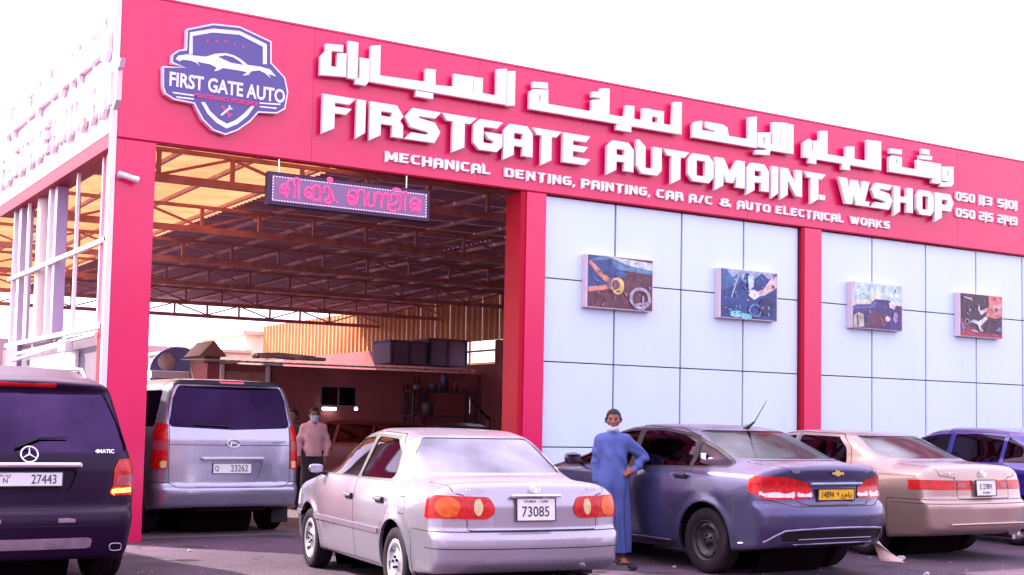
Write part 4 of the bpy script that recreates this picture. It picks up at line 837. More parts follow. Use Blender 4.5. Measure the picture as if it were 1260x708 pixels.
for a, m_ in ((0.78, LGW), (-0.78, PKP)):
    lp = [(-0.085, -0.012), (0.05, -0.012), (0.085, -0.035), (0.085, -0.010), (0.06, 0.0), (0.085, 0.010), (0.085, 0.035), (0.05, 0.012), (-0.085, 0.012)]
    lp = [(x*math.cos(a)-z*math.sin(a), x*math.sin(a)+z*math.cos(a)-0.40) for x, z in lp]
    link('crossed_tool', outline_mesh('crossed_tool', [lp], 0.004, m_, 0.0, FRONT), lg, (0, -0.0935-0.002*(a > 0), 0))
# ---- CCTV
FLW = mat('flank_letter_pink_shading', (0.84, 0.62, 0.72), 0.4)  # white letters; the pink of their shading is put into the colour
cc = empty('security_camera', (0.05, -0.004, 4.27), 0, 'white bullet security camera on the left red column', 'camera')
b = MB(); b.lathe([(0, 0), (0.035, 0), (0.035, -0.02), (0.02, -0.025), (0, -0.025)], 16); b.obj('mount', WH, cc)
b = MB(); b.tube([(0, -0.02, 0), (0.0, -0.06, -0.01), (0.02, -0.07, -0.01)], 0.014, 8); b.obj('bracket', WH, cc)
b = MB(); b.tube([(-0.04, -0.07, 0.015), (0.15, -0.10, -0.035)], [0.035, 0.037], 14); b.tube([(0.145, -0.1, -0.033), (0.19, -0.105, -0.045)], [0.040, 0.040], 14); b.obj('camera_body', WH, cc)
b = MB(); b.tube([(0.186, -0.1045, -0.0435), (0.193, -0.106, -0.046)], [0.033, 0.030], 14); b.obj('lens', MT_PLASTIC, cc)
# ---- picture boards on the cladding
def board(x0, x1, label, prims, side=(0.72, 0.58, 0.64)):
    e = empty('picture_board', (x0+0.064, -0.04, 3.152), 0, label, 'picture'); w_ = x1-x0; h_ = 0.77
    boxo('box_frame', mat('board_edge_%d' % int(x0), side, 0.5), e, 0, w_, 0.0, 0.122, 0, h_, bev=0.004)
    lay = 0
    for nm, kind, c, rg, arg in prims:
        lay += 1; y = -0.0015*lay; m = mat('print_%s_%d' % (nm, int(x0)), c, rg, var=0.55, vscale=9)
        if kind == 'poly': lp = [(0.02+a*(w_-0.04), 0.012+b_*(h_-0.024)) for a, b_ in arg]
        else:
            cx, cz, rx, rz = arg; lp = [(0.02+(cx+rx*math.cos(t))*(w_-0.04), 0.012+(cz+rz*math.sin(t))*(h_-0.024)) for t in np.linspace(0, 2*PI, 28, endpoint=False)]
        if kind == 'ring':
            lp2 = [(0.02+(cx+rx*.72*math.cos(t))*(w_-0.04), 0.012+(cz+rz*.72*math.sin(t))*(h_-0.024)) for t in np.linspace(0, 2*PI, 28, endpoint=False)]; me = outline_mesh('print', [lp, lp2], 0.0006, m, 0, FRONT)
        else: me = outline_mesh('print', [lp], 0.0006, m, 0, FRONT)
        link('print', me, e, (0, y, 0), kind='stuff')
FULL = [(0, 0), (1, 0), (1, 1), (0, 1)]
def speckle(x0, w_, seed, pal, n=34):
    rr = random.Random(seed)
    e = max((o for o in bpy.data.objects if o.name.startswith('picture_board')), key=lambda o: o.location.x)
    for k, c in enumerate(pal):
        b = MB()
        for i in range(n//len(pal)):
            cx, cz = rr.uniform(.06, w_-.06), rr.uniform(.05, .72); a = rr.uniform(0, PI); l, t = rr.uniform(.01, .05), rr.uniform(.003, .012); pts = []
            for j in range(7):
                q_ = 2*PI*j/7; u, v = l*math.cos(q_)*rr.uniform(.6, 1.2), t*math.sin(q_)*rr.uniform(.6, 1.3); X, Z = cx+u*math.cos(a)-v*math.sin(a), cz+u*math.sin(a)+v*math.cos(a); pts.append((min(max(X, .022), w_-.022), -0.022-0.0006*k-0.00002*i, min(max(Z, .014), .755)))
            b.add(pts, [tuple(range(7))])
        b.obj('print_detail', mat('print_detail_%d_%d' % (seed, k), c, .3), e, kind='stuff')
board(6.625, 7.83, 'picture board of hands polishing a brown car, leftmost on the cladding', [
 ('brown', 'poly', (0.12, 0.035, 0.06), .3, FULL), ('blue', 'poly', (0.04, 0.07, 0.22), .3, [(0, .35), (0, 1), (.3, 1), (.55, .72), (.3, .5), (.2, .35)]), ('roof', 'poly', (0.10, 0.22, 0.35), .3, [(0.02, .88), (.15, .97), (.30, 1), (1, .93), (1, .72), (.7, .74), (.45, .76), (.35, .95)]),
 ('light', 'poly', (0.55, 0.66, 0.66), .3, [(.30, 1), (1, .95), (1, .80), (.62, .86)]), ('arm', 'poly', (0.62, 0.26, 0.18), .4, [(0, .86), (.03, .9), (.25, .66), (.34, .56), (.30, .48), (.18, .58)]), ('arm2', 'poly', (0.60, 0.22, 0.15), .4, [(0, .38), (.22, .42), (.38, .52), (.40, .44), (.25, .34), (0, .28)]),
 ('glove', 'disc', (0.20, 0.10, 0.14), .4, (.37, .47, .09, .12)), ('pad', 'disc', (0.75, 0.50, 0.16), .4, (.45, .44, .10, .17)), ('padcore', 'disc', (0.16, 0.07, 0.10), .4, (.42, .46, .06, .10)), ('mirror', 'disc', (0.05, 0.10, 0.28), .3, (.50, .66, .10, .06)),
 ('wheel', 'ring', (0.40, 0.34, 0.42), .3, (.80, .23, .17, .22)), ('spoke', 'poly', (0.36, 0.30, 0.38), .3, [(.83, 0), (.86, 0), (.86, .28), (.83, .28)]), ('spoke2', 'poly', (0.36, 0.30, 0.38), .3, [(.68, .10), (.70, .06), (.98, .16), (.97, .20)])])
speckle(6.625, 1.2, 1, [(.25, .12, .16), (.06, .02, .04), (.30, .30, .42), (.45, .22, .16)])
board(9.11, 10.30, 'picture board of a mechanic reaching over a blue engine, second from the left', [
 ('navy', 'poly', (0.022, 0.05, 0.20), .3, FULL), ('teal', 'poly', (0.05, 0.14, 0.32), .3, [(0, .55), (0, 1), (.45, 1), (.32, .70)]), ('foam', 'poly', (0.35, 0.42, 0.58), .4, [(.12, .95), (.20, .82), (.28, .92), (.36, .80), (.45, .97), (.60, .85), (.72, .98), (.85, .86), (.95, .97), (.98, 1), (.1, 1)]),
 ('ray', 'poly', (0.35, 0.5, 0.75), .4, [(.30, .93), (.33, .93), (.19, .42), (.17, .42)]), ('arm', 'poly', (0.66, 0.46, 0.46), .4, [(1, .95), (1, .70), (.78, .52), (.62, .46), (.58, .54), (.76, .66), (.90, .92)]), ('glove', 'poly', (0.66, 0.72, 0.85), .4, [(.64, .58), (.68, .48), (.58, .40), (.48, .48), (.50, .60), (.58, .62)]),
 ('cloth', 'poly', (0.45, 0.58, 0.72), .4, [(.47, .90), (.58, .92), (.57, .68), (.50, .58), (.47, .66)]), ('cyan', 'disc', (0.22, 0.58, 0.72), .4, (.27, .08, .13, .07)), ('cyan2', 'disc', (0.25, 0.60, 0.74), .4, (.44, .04, .10, .06)), ('part', 'ring', (0.12, 0.26, 0.46), .4, (.60, .18, .12, .14)), ('dark', 'disc', (0.02, 0.03, 0.10), .4, (.80, .28, .13, .18)), ('red', 'disc', (0.6, 0.10, 0.2), .4, (.73, .25, .02, .03))])
speckle(9.11, 1.19, 2, [(.25, .34, .6), (.015, .03, .12), (.5, .56, .7), (.08, .2, .42)], 60)
board(11.94, 13.135, 'picture board of a dark car seen against a pale sky, third from the left', [
 ('sky', 'poly', (0.50, 0.72, 0.70), .3, FULL), ('cloud', 'poly', (0.76, 0.66, 0.48), .3, [(0, .52), (1, .48), (1, .62), (.62, .64), (.55, .78), (.38, .74), (.30, .62), (0, .60)]), ('car', 'poly', (0.05, 0.03, 0.16), .3, [(0, 0), (1, 0), (1, .55), (.86, .56), (.75, .66), (.45, .66), (.35, .54), (.05, .50), (0, .36)]),
 ('hood', 'poly', (0.10, 0.10, 0.34), .3, [(0, .48), (.34, .50), (.40, .58), (.50, .62), (.42, .46), (0, .40)]), ('plum', 'poly', (0.12, 0.03, 0.08), .3, [(.25, .04), (.70, .04), (.72, .34), (.30, .40)]), ('hand', 'poly', (0.74, 0.70, 0.76), .4, [(.72, .60), (.80, .66), (.88, .58), (.84, .46), (.74, .50)]), ('spot', 'disc', (0.75, 0.62, 0.62), .4, (.70, .24, .05, .06)), ('spot2', 'disc', (0.40, 0.25, 0.42), .4, (.86, .28, .05, .12)),
 ('wheel', 'poly', (0.50, 0.44, 0.30), .4, [(0, 0), (.22, .03), (.20, .30), (.10, .34), (0, .25)]), ('wheeldk', 'poly', (0.10, 0.10, 0.24), .4, [(.08, .02), (.11, .02), (.09, .30), (.06, .28)])])
speckle(11.94, 1.195, 3, [(.35, .3, .45), (.03, .02, .10), (.6, .62, .55)], 30)
board(14.575, 15.725, 'picture board of a hand with a spanner in a dark engine, rightmost on the cladding', [
 ('dark', 'poly', (0.045, 0.012, 0.035), .3, FULL), ('redfl', 'poly', (0.34, 0.02, 0.06), .3, [(0, 0), (1, 0), (1, .08), (.45, .10), (.20, .26), (0, .42)]), ('hand', 'poly', (0.70, 0.20, 0.18), .4, [(.66, 1), (1, 1), (1, .52), (.84, .46), (.72, .48), (.60, .50), (.64, .66), (.68, .78)]),
 ('fing', 'poly', (0.80, 0.34, 0.32), .4, [(.72, .76), (.98, .80), (.98, .70), (.76, .66)]), ('fing2', 'poly', (0.74, 0.28, 0.26), .4, [(.70, .64), (.96, .66), (.96, .58), (.74, .54)]), ('spanner', 'poly', (0.62, 0.62, 0.70), .25, [(.40, .66), (.48, .52), (.62, .62), (.64, .70), (.46, .62), (.44, .76)]),
 ('spanner2', 'poly', (0.62, 0.64, 0.74), .25, [(.60, .50), (.64, .44), (.46, .24), (.54, .14), (.46, .12), (.40, .28), (.24, .34), (.30, .40), (.42, .36)]), ('shine', 'poly', (0.6, 0.58, 0.66), .3, [(.05, .93), (.10, .90), (.30, .84), (.24, .90)]), ('shine2', 'poly', (0.5, 0.45, 0.55), .3, [(.22, .13), (.40, .10), (.40, .13), (.24, .16)]), ('blu', 'disc', (0.12, 0.22, 0.40), .4, (.05, .22, .05, .07)), ('blu2', 'disc', (0.14, 0.20, 0.36), .4, (.92, .20, .06, .06)), ('bolt', 'ring', (0.35, 0.30, 0.40), .3, (.14, .34, .05, .07))], side=(0.75, 0.60, 0.66))
speckle(14.575, 1.15, 4, [(.5, .45, .55), (.02, .01, .03), (.5, .10, .12), (.2, .14, .22)], 50)
# ---- lettering on the white flank
for nm, z0, hh_, lab in (('a', 5.72, 0.50, 'upper row of white Arabic letters on the white flank fascia'), ('b', 5.08, 0.42, 'lower row of large white Latin letters on the white flank fascia')):
    e = empty('flank_sign', (-0.095, 6.45, z0), -PI/2, lab, 'sign')
    if nm == 'a':
        for loops in ARABIC: link('letter', outline_mesh('letter', [[((x-2.48)*0.53, z-5.77) for x, z in lp] for lp in loops], 0.06, FLW, 0, FRONT), e)
    else:
        x = 0.0
        for ch in 'FIRSTGATE AUTOMAINT':
            w_ = GL[ch][0]*0.70 if ch != ' ' else 0.2
            if ch != ' ':
                link('letter', outline_mesh('letter', [[(a*w_, c_*0.46) for a, c_ in lp] for lp in GL[ch][1]], 0.06, FLW, 0, FRONT), e, (x, 0, 0))
            x += w_+0.03
# ---- what stands beyond the shed
CRW = mat('cream_render', (0.80, 0.72, 0.62), 0.8, var=0.08, vscale=0.6)  # plain cream wall colour
hs = empty('cream_villa', (12.6, 36, 0), 0, 'pale cream villa with stepped parapet seen behind the workshop', 'building')
boxo('wall', CRW, hs, 0, 11, 0, 6, 0, 4.2); boxo('upper_storey', CRW, hs, 2.4, 11, 0.6, 6, 4.202, 5.0); boxo('parapet', mat('villa_band', (0.62, 0.46, 0.40), 0.8), hs, 2.2, 11.2, 0.4, 6.2, 5.002, 5.16); boxo('parapet', MATS['villa_band'], hs, -0.15, 2.4, -0.15, 6, 4.202, 4.32)
for k in range(2): f = boxo('window', mat('villa_window', (0.35, 0.25, 0.28), 0.4), hs, 0.7+k*2.2, 1.9+k*2.2, -0.05, -0.002, 2.4, 3.9); boxo('pane', MATS['office_glass'], f, 0.78+k*2.2, 1.82+k*2.2, -0.056, -0.051, 2.48, 3.82)
fw = boxo('boundary_wall', mat('dusky_pink_render', (0.42, 0.24, 0.28), 0.85, var=0.15, vscale=0.5), None, 5, 40, 46, 46.4, 0, 4.9); tag(fw, 'dusky pink boundary wall far behind the workshop', 'wall')
yw = empty('yellow_shed', (23, 14, 0), 0, 'sunlit yellow and white shed seen through the high opening in the flank wall', 'building'); boxo('wall', mat('yellow_render', (0.85, 0.55, 0.05), 0.7), yw, 0, 6, 0, 30, 0, 4.0); boxo('fascia', WCL, yw, -0.1, 6, -0.1, 30.1, 4.002, 5.2); boxo('roof', CRW, yw, -0.2, 6.2, -0.2, 30.2, 5.202, 5.3)
# kiosk with blue arch
BLU = mat('faded_blue_sign', (0.20, 0.24, 0.55), 0.6, var=0.15, vscale=2)
ki = empty('roadside_kiosk', (8.1, 26, 0), 0, 'white kiosk with a blue arched sign glimpsed left of the van roof', 'kiosk')
boxo('wall', WCL, ki, 0, 0.12, 0, 2, 0, 2.75); boxo('wall', WCL, ki, 1.6, 1.72, 0, 2, 0, 2.75); boxo('back_wall', CRM, ki, 0.122, 1.598, 1.8, 1.9, 0, 2.75); boxo('sign_band', WCL, ki, -0.05, 1.75, -0.08, 2, 2.752, 2.98); boxo('counter', CRM, ki, 0.122, 1.598, -0.1, 0.5, 0, 2.1)
arcp = [(-0.1, 2.985), (1.75, 2.985)]+[(0.82-0.92*math.cos(PI-t), 2.985+0.78*math.sin(t)) for t in np.linspace(0, PI, 16)][1:-1]
arcp = [(-0.1, 2.985), (1.75, 2.985)]+[(0.82+0.92*math.cos(t), 2.985+0.78*math.sin(t)) for t in np.linspace(0.05, PI-0.05, 16)]
b = MB(); b.prism(arcp, -0.06, 0.0); b.obj('blue_arch', BLU, ki)
b = MB(); b.lathe([(0, -0.12), (0.26, -0.10), (0.28, -0.065)], 20, c=(0.42, 0, 3.28)); b.obj('pale_emblem', SCAL, ki)
b = MB(); b.prism([(-0.1, 2.1), (0.35, 2.0), (0.12, 2.74), (-0.1, 2.74)], -0.14, -0.1); b.obj('blue_side_flag', BLU, ki)
for k in range(3): b = MB(); b.box(0.45+k*0.3, 0.72+k*0.3, 0.0, 0.3, 2.105, 2.30+0.12*(k % 2), bev=0.02); tag(b.obj('carton', mat('tan_carton', (0.60, 0.38, 0.22), 0.8, var=0.15)), ['tan carton on the kiosk counter, left one', 'taller tan carton in the middle of the kiosk counter', 'tan carton on the kiosk counter, right one'][k], 'carton').location = (8.1, 26, 0)
gh = empty('gabled_hut', (9.0, 24, 0), 0, 'narrow brown hut with a gable roof beside the kiosk', 'hut')
boxo('wall', mat('brown_boards', (0.18, 0.09, 0.08), 0.8, var=0.2), gh, 0.10, 0.60, 0, 1.4, 0, 3.42); b = MB(); b.prism([(-0.08, 3.42), (0.78, 3.42), (0.35, 3.90)], -0.1, 1.5); b.obj('roof', mat('tile_brown', (0.40, 0.24, 0.20), 0.8), gh)
boxo('door', mat('hut_door', (0.10, 0.05, 0.06), 0.8), gh, 0.2, 0.5, -0.03, -0.002, 0, 2.9)
# ---------------------------------------------------------------- unseen rows across the street, added to darken reflections in paint and glass
def shopblock(x0, x1, y, depth, h_, m, label):
    e = empty('unseen_shop_block', (x0, y, 0), 0, label, 'building'); w_ = x1-x0
    boxo('wall', m, e, 0, w_, -depth, 0, 0, h_); boxo('parapet', WCL, e, -0.1, w_+0.1, -0.3, 0.1, h_+0.003, h_+0.35)
    n = int(w_/4)
    for k in range(n):
        xx = (k+0.5)*w_/n
        f = boxo('shutter', mat('grey_shutter', (0.22, 0.2, 0.24), 0.5, metal=0.4), e, xx-1.3, xx+1.3, 0.003, 0.05, 0, 2.9)
        f = boxo('window', MT_PLASTIC, e, xx-0.8, xx+0.8, 0.003, 0.04, 4.2, 5.4); boxo('pane', MATS['office_glass'], f, xx-0.75, xx+0.75, 0.042, 0.05, 4.25, 5.35)
shopblock(-26, 4, -34, 8, 6.6, mat('dusty_rose_render', (0.30, 0.17, 0.20), 0.85, var=0.15, vscale=0.4), 'rose rendered shop row added unseen across the street behind the viewer')
shopblock(6, 40, -34, 8, 7.4, mat('mauve_render', (0.20, 0.13, 0.20), 0.85, var=0.15, vscale=0.4), 'mauve shop row added unseen across the street behind the viewer')
def door_pair(belt, a, b, c, zb, arch_x, arch_r, arch_z):
    pass
MT_GL_DARK = glass('tinted_glass_dark', (0.05, 0.03, 0.05), (0.55, 0.36, 0.60), base=0.05)
MT_GL_MID = glass('tinted_glass_mid', (0.12, 0.07, 0.10), (0.85, 0.75, 0.95))
# ---- silver saloon in front (late-nineties saloon)
def corolla():
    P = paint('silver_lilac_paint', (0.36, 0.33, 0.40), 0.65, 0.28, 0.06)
    wb, r = 1.2325, 0.29; ra = 0.345
    circ = lambda P_: np.hypot(P_[:, 0]+wb, P_[:, 2]-r)-(ra+0.035)
    sp = dict(wb=2*wb, r=r, arch=ra, h=1.39, xmin=-2.24, xmax=2.10, belt=0.93, paint=P, kt=0.11, bowr=0.17, bowf=0.30, crown=0.03,
        top=[(-2.24, 0.955), (-2.10, 0.985), (-1.75, 0.995), (-1.56, 1.01), (-1.45, 1.07), (-0.98, 1.335), (-0.68, 1.385), (-0.15, 1.400), (0.25, 1.375), (0.45, 1.33), (1.12, 0.965), (1.25, 0.93), (1.75, 0.84), (1.98, 0.74), (2.10, 0.62)],
        bot=[(-2.3, 0.30), (-1.7, 0.24), (-1.5, 0.20), (1.5, 0.20), (1.8, 0.2), (2.2, 0.24)],
        w=[(0.15, 0.76), (0.25, 0.80), (0.40, 0.825), (0.60, 0.845), (0.75, 0.842), (0.87, 0.825), (0.93, 0.80), (1.0, 0.765), (1.30, 0.61), (1.40, 0.55)],
        plan=[(-2.3, 0.965), (-1.9, 0.99), (-1.2, 1.0), (1.0, 1.0), (1.6, 0.97), (2.2, 0.90)], plan_g=[(-1.7, 0.83), (-1.2, 0.93), (-0.6, 1.0), (0.4, 1.0), (1.1, 0.97)],
        rear=[(0.1, -2.12), (0.28, -2.16), (0.36, -2.235), (0.50, -2.245), (0.585, -2.235), (0.60, -2.185), (0.80, -2.175), (0.93, -2.14), (1.05, -2.10), (1.4, -2.0)], rear_sig=0.012,
        front=[(0.1, 2.0), (0.3, 2.09), (0.55, 2.09), (0.75, 2.0), (1.0, 1.8)], inset=0.015, tw=0.185, rim='cap', rimmat=mat('silver_hubcap', (0.62, 0.60, 0.66), 0.35, metal=0.7, var=0.15, vscale=8))
    sg = MT_GL_MID
    sp['parts'] = [
        dict(n='side_window', f=sidepoly([(1.00, 0.955), (0.36, 1.285), (-0.08, 1.315), (-0.14, 0.955)], 0.03), m=sg, off=-0.010, rim=0.012, rm=MT_INK, sym=1),
        dict(n='rear_side_window', f=sidepoly([(-0.20, 0.955), (-0.16, 1.317), (-0.66, 1.30), (-0.88, 1.18), (-1.00, 0.965)], 0.035), m=sg, off=-0.010, rim=0.012, rm=MT_INK, sym=1),
        dict(n='window_frame', f=sidepoly([(1.08, 0.935), (0.37, 1.305), (-0.10, 1.338), (-0.66, 1.325), (-0.91, 1.19), (-1.04, 0.94)], 0.03), m=mat('window_rubber', (0.03, 0.026, 0.03), 0.5), off=-0.002, rim=0.01, sym=1),
        dict(n='rear_window', f=inter(rearpoly([(-0.66, 1.035), (0.66, 1.035), (0.60, 1.19), (0.485, 1.318), (-0.485, 1.318), (-0.60, 1.19)], 0.04, -0.85)), m=glass('mirror_film_glass', (0.16, 0.13, 0.16), (0.92, 0.88, 1.0), 0.03, 0.42), off=-0.006, rim=0.012, rm=MT_INK),
        dict(n='windscreen', f=frontpoly([(-0.68, 1.00), (0.68, 1.00), (0.53, 1.33), (-0.53, 1.33)], 0.05, 0.3), m=sg, off=-0.006, rim=0.012, rm=MT_INK),
        dict(n='tail_light', f=inter(rearpoly([(0.355, 0.72), (0.34, 0.79), (0.385, 0.87), (0.90, 0.885), (0.90, 0.705), (0.42, 0.70)], 0.035, -1.93, True)), m=MT_REDLENS, off=0.006, rim=0.016, rm=MT_INK, sym=1,
             sub=[dict(n='reversing_lens', f=ellr(0.475, 0.792, 0.036, 0.066), m=MT_CLEARLENS, off=0.010, rim=0.01, sym=1), dict(n='indicator_lens', f=ellr(0.70, 0.792, 0.085, 0.078), m=MT_AMBERLENS, off=0.010, rim=0.01, sym=1)]),
        dict(n='headlight', f=frontpoly([(0.45, 0.60), (0.45, 0.74), (0.86, 0.76), (0.86, 0.60)], 0.03, 1.6, True), m=MT_WHITELENS, off=0.002, rim=0.01, sym=1),
        dict(n='side_molding', f=sidepoly([(1.9, 0.50), (1.9, 0.545), (-0.845, 0.545), (-0.845, 0.50)], 0.0, 0.5), m=mat('silver_molding', (0.20, 0.15, 0.21), 0.45, metal=0.3), off=0.012, rim=0.014, sym=1),
        dict(n='side_marker', f=sidepoly([(1.62, 0.68), (1.62, 0.72), (1.67, 0.72), (1.67, 0.68)], 0.01, 0.5), m=MT_AMBERLENS, off=0.004, rim=0.006, sym=1),
    ]
    sp['panels'] = [
        dict(n='front_door', f=sidepoly([(1.02, 0.22), (1.06, 0.70), (1.04, 0.945), (0.36, 1.325), (-0.12, 1.36), (-0.16, 0.92), (-0.155, 0.24)], 0.03, 0.45), sym=1),
        dict(n='rear_door', f=inter(sidepoly([(-0.17, 0.24), (-0.175, 0.92), (-0.14, 1.36), (-0.70, 1.345), (-0.95, 1.20), (-1.07, 0.95), (-1.05, 0.72), (-0.93, 0.50), (-0.84, 0.24)], 0.02, 0.45), lambda q: -circ(q)), sym=1),
        dict(n='boot_lid', f=rearpoly([(-0.70, 1.10), (0.70, 1.10), (0.66, 0.90), (0.575, 0.88), (0.56, 0.612), (-0.56, 0.612), (-0.575, 0.88), (-0.66, 0.90)], 0.02, -1.62)),
        dict(n='rear_bumper', f=lambda q: np.maximum.reduce([q[:, 2]-0.604, q[:, 0]+1.62, q[:, 2]*0-1])),
        dict(n='fuel_flap', f=lambda q: np.maximum(sidepoly([(-1.33, 0.70), (-1.33, 0.84), (-1.47, 0.84), (-1.47, 0.70)], 0.03, 0.45)(q), -q[:, 1])),
    ]
    sp['seams'] = [(lambda q: q[:, 2]-0.475, lambda q: q[:, 0]+1.9)]
    root, _ = vehicle(sp, (1.868, -4.568, 0), R(83.4), 'silver lilac saloon with white plate 73085, nearest car in the middle of the photo', 'car')
    # plate, recess lip, badges
    plate(root, -2.192, 0.775, 0.335, 0.175, [('73085', 0.115, 0.005, -0.02, 0.86, 0.0), ('DUBAI  .  UAE', 0.026, 0, 0.062, 1.3, 0)], tilt=R(4))
    lp = MB(); lp.box(-2.215, -2.165, -0.215, 0.215, 0.868, 0.892, bev=0.008); lp.obj('plate_lamp_strip', MT_CHROME, root)
    for i in (0, 1):
        pass
    bd = MB(); ring(bd, 0.040, 0.026, 0.0045); ring(bd, 0.026, 0.010, 0.003, dz=0.006); ring(bd, 0.010, 0.022, 0.003); o = bd.obj('badge', MT_CHROME, root); o.location = (-2.172, 0, 0.935); o.rotation_euler = (0, R(14), 0)
    kw = dict(kind='stuff')
    t1 = link('model_lettering', text_mesh('lettering', 'COROLLA', 0.034, 0.003, MT_CHROME, REAR), root, (-2.150, 0.50, 0.925), **kw)
    t2 = link('model_lettering', text_mesh('lettering', 'XLi 1.6', 0.034, 0.003, MT_CHROME, REAR), root, (-2.150, -0.50, 0.925), **kw)
    handles(root, [(-0.05, 0.852, 0.775), (-0.88, 0.852, 0.785)], P)
    mirrors(root, (0.86, 0.80, 0.985), P, MT_PLASTIC, 0.68)
    for s in (-1, 1):
        mf = MB(); mf.box(-1.66, -1.63, s*0.62, s*0.80, 0.10, 0.30, bev=0.005); mf.obj('mud_flap', MT_PLASTIC, root)
    ex = MB(); ex.tube([(-2.22, -0.48, 0.24), (-1.6, -0.48, 0.25)], 0.025, 10); ex.obj('exhaust_pipe', MT_CHROME, root)
    # chrome strip above bumper + interior mirror view
    cs = MB(); cs.box(0.45, 0.47, -0.10, 0.10, 1.22, 1.27, bev=0.008); cs.obj('interior_mirror', MT_PLASTIC, root)
    return root
def ring(mb, ry, rz, t, n=28, dz=0.0, dy=0.0):
    mb.tube([(0, dy+ry*math.cos(a), dz+rz*math.sin(a)) for a in np.linspace(0, 2*PI, n+1)], t, 6, cap=False)
def handles(root, pts, m):
    for x, y, z in pts:
        for s in (-1, 1):
            mb = MB(); mb.box(x-0.085, x+0.085, s*(y-0.012), s*(y+0.002), z-0.028, z+0.028, 1, bev=0.004)
            mb.box(x-0.09, x+0.09, s*(y+0.006), s*(y+0.026), z-0.004, z+0.024, 0, bev=0.008)
            mb.obj('door_handle', [m, MT_PLASTIC], root)
def mirrors(root, c, m, m2, sc=1.0):
    x, y, z = c
    for s in (-1, 1):
        bm = bmesh.new(); bmesh.ops.create_uvsphere(bm, u_segments=20, v_segments=12, radius=1)
        mb = MB(); vs = []
        for v in bm.verts:
            p = v.co; sx = 0.075 if p.x > 0 else 0.03
            vs.append((x+p.x*sx*sc, s*(y+0.085)+math.copysign(abs(p.y)**0.7, p.y)*0.105*sc, z+math.copysign(abs(p.z)**0.7, p.z)*0.065*sc))
        bm.verts.index_update(); mb.add(vs, [tuple(v.index for v in f.verts) for f in bm.faces], 0, True); bm.free()
        mb.tube([(x, s*(y-0.04), z-0.05), (x, s*(y+0.05), z-0.03)], 0.022, 8, mi=1)
        o = mb.obj('wing_mirror', [m, m2], root)
        g = MB(); g.box(x-0.034*sc, x-0.030*sc, s*(y+0.085)-0.085*sc, s*(y+0.085)+0.085*sc, z-0.048*sc, z+0.048*sc, bev=0.002); g.obj('mirror_glass', MT_CHROME, o)
def lettering(root, s, size, x, y, z, m=None, tilt=0, sx=1.0, off=0.0):
    me = text_mesh('lettering', s, size, 0.003, m or MT_CHROME, REAR, off=off); me.transform(Matrix.Diagonal((1, sx, 1, 1)))
    return link('lettering', me, root, (x, y, z), (0, tilt, 0), kind='stuff')
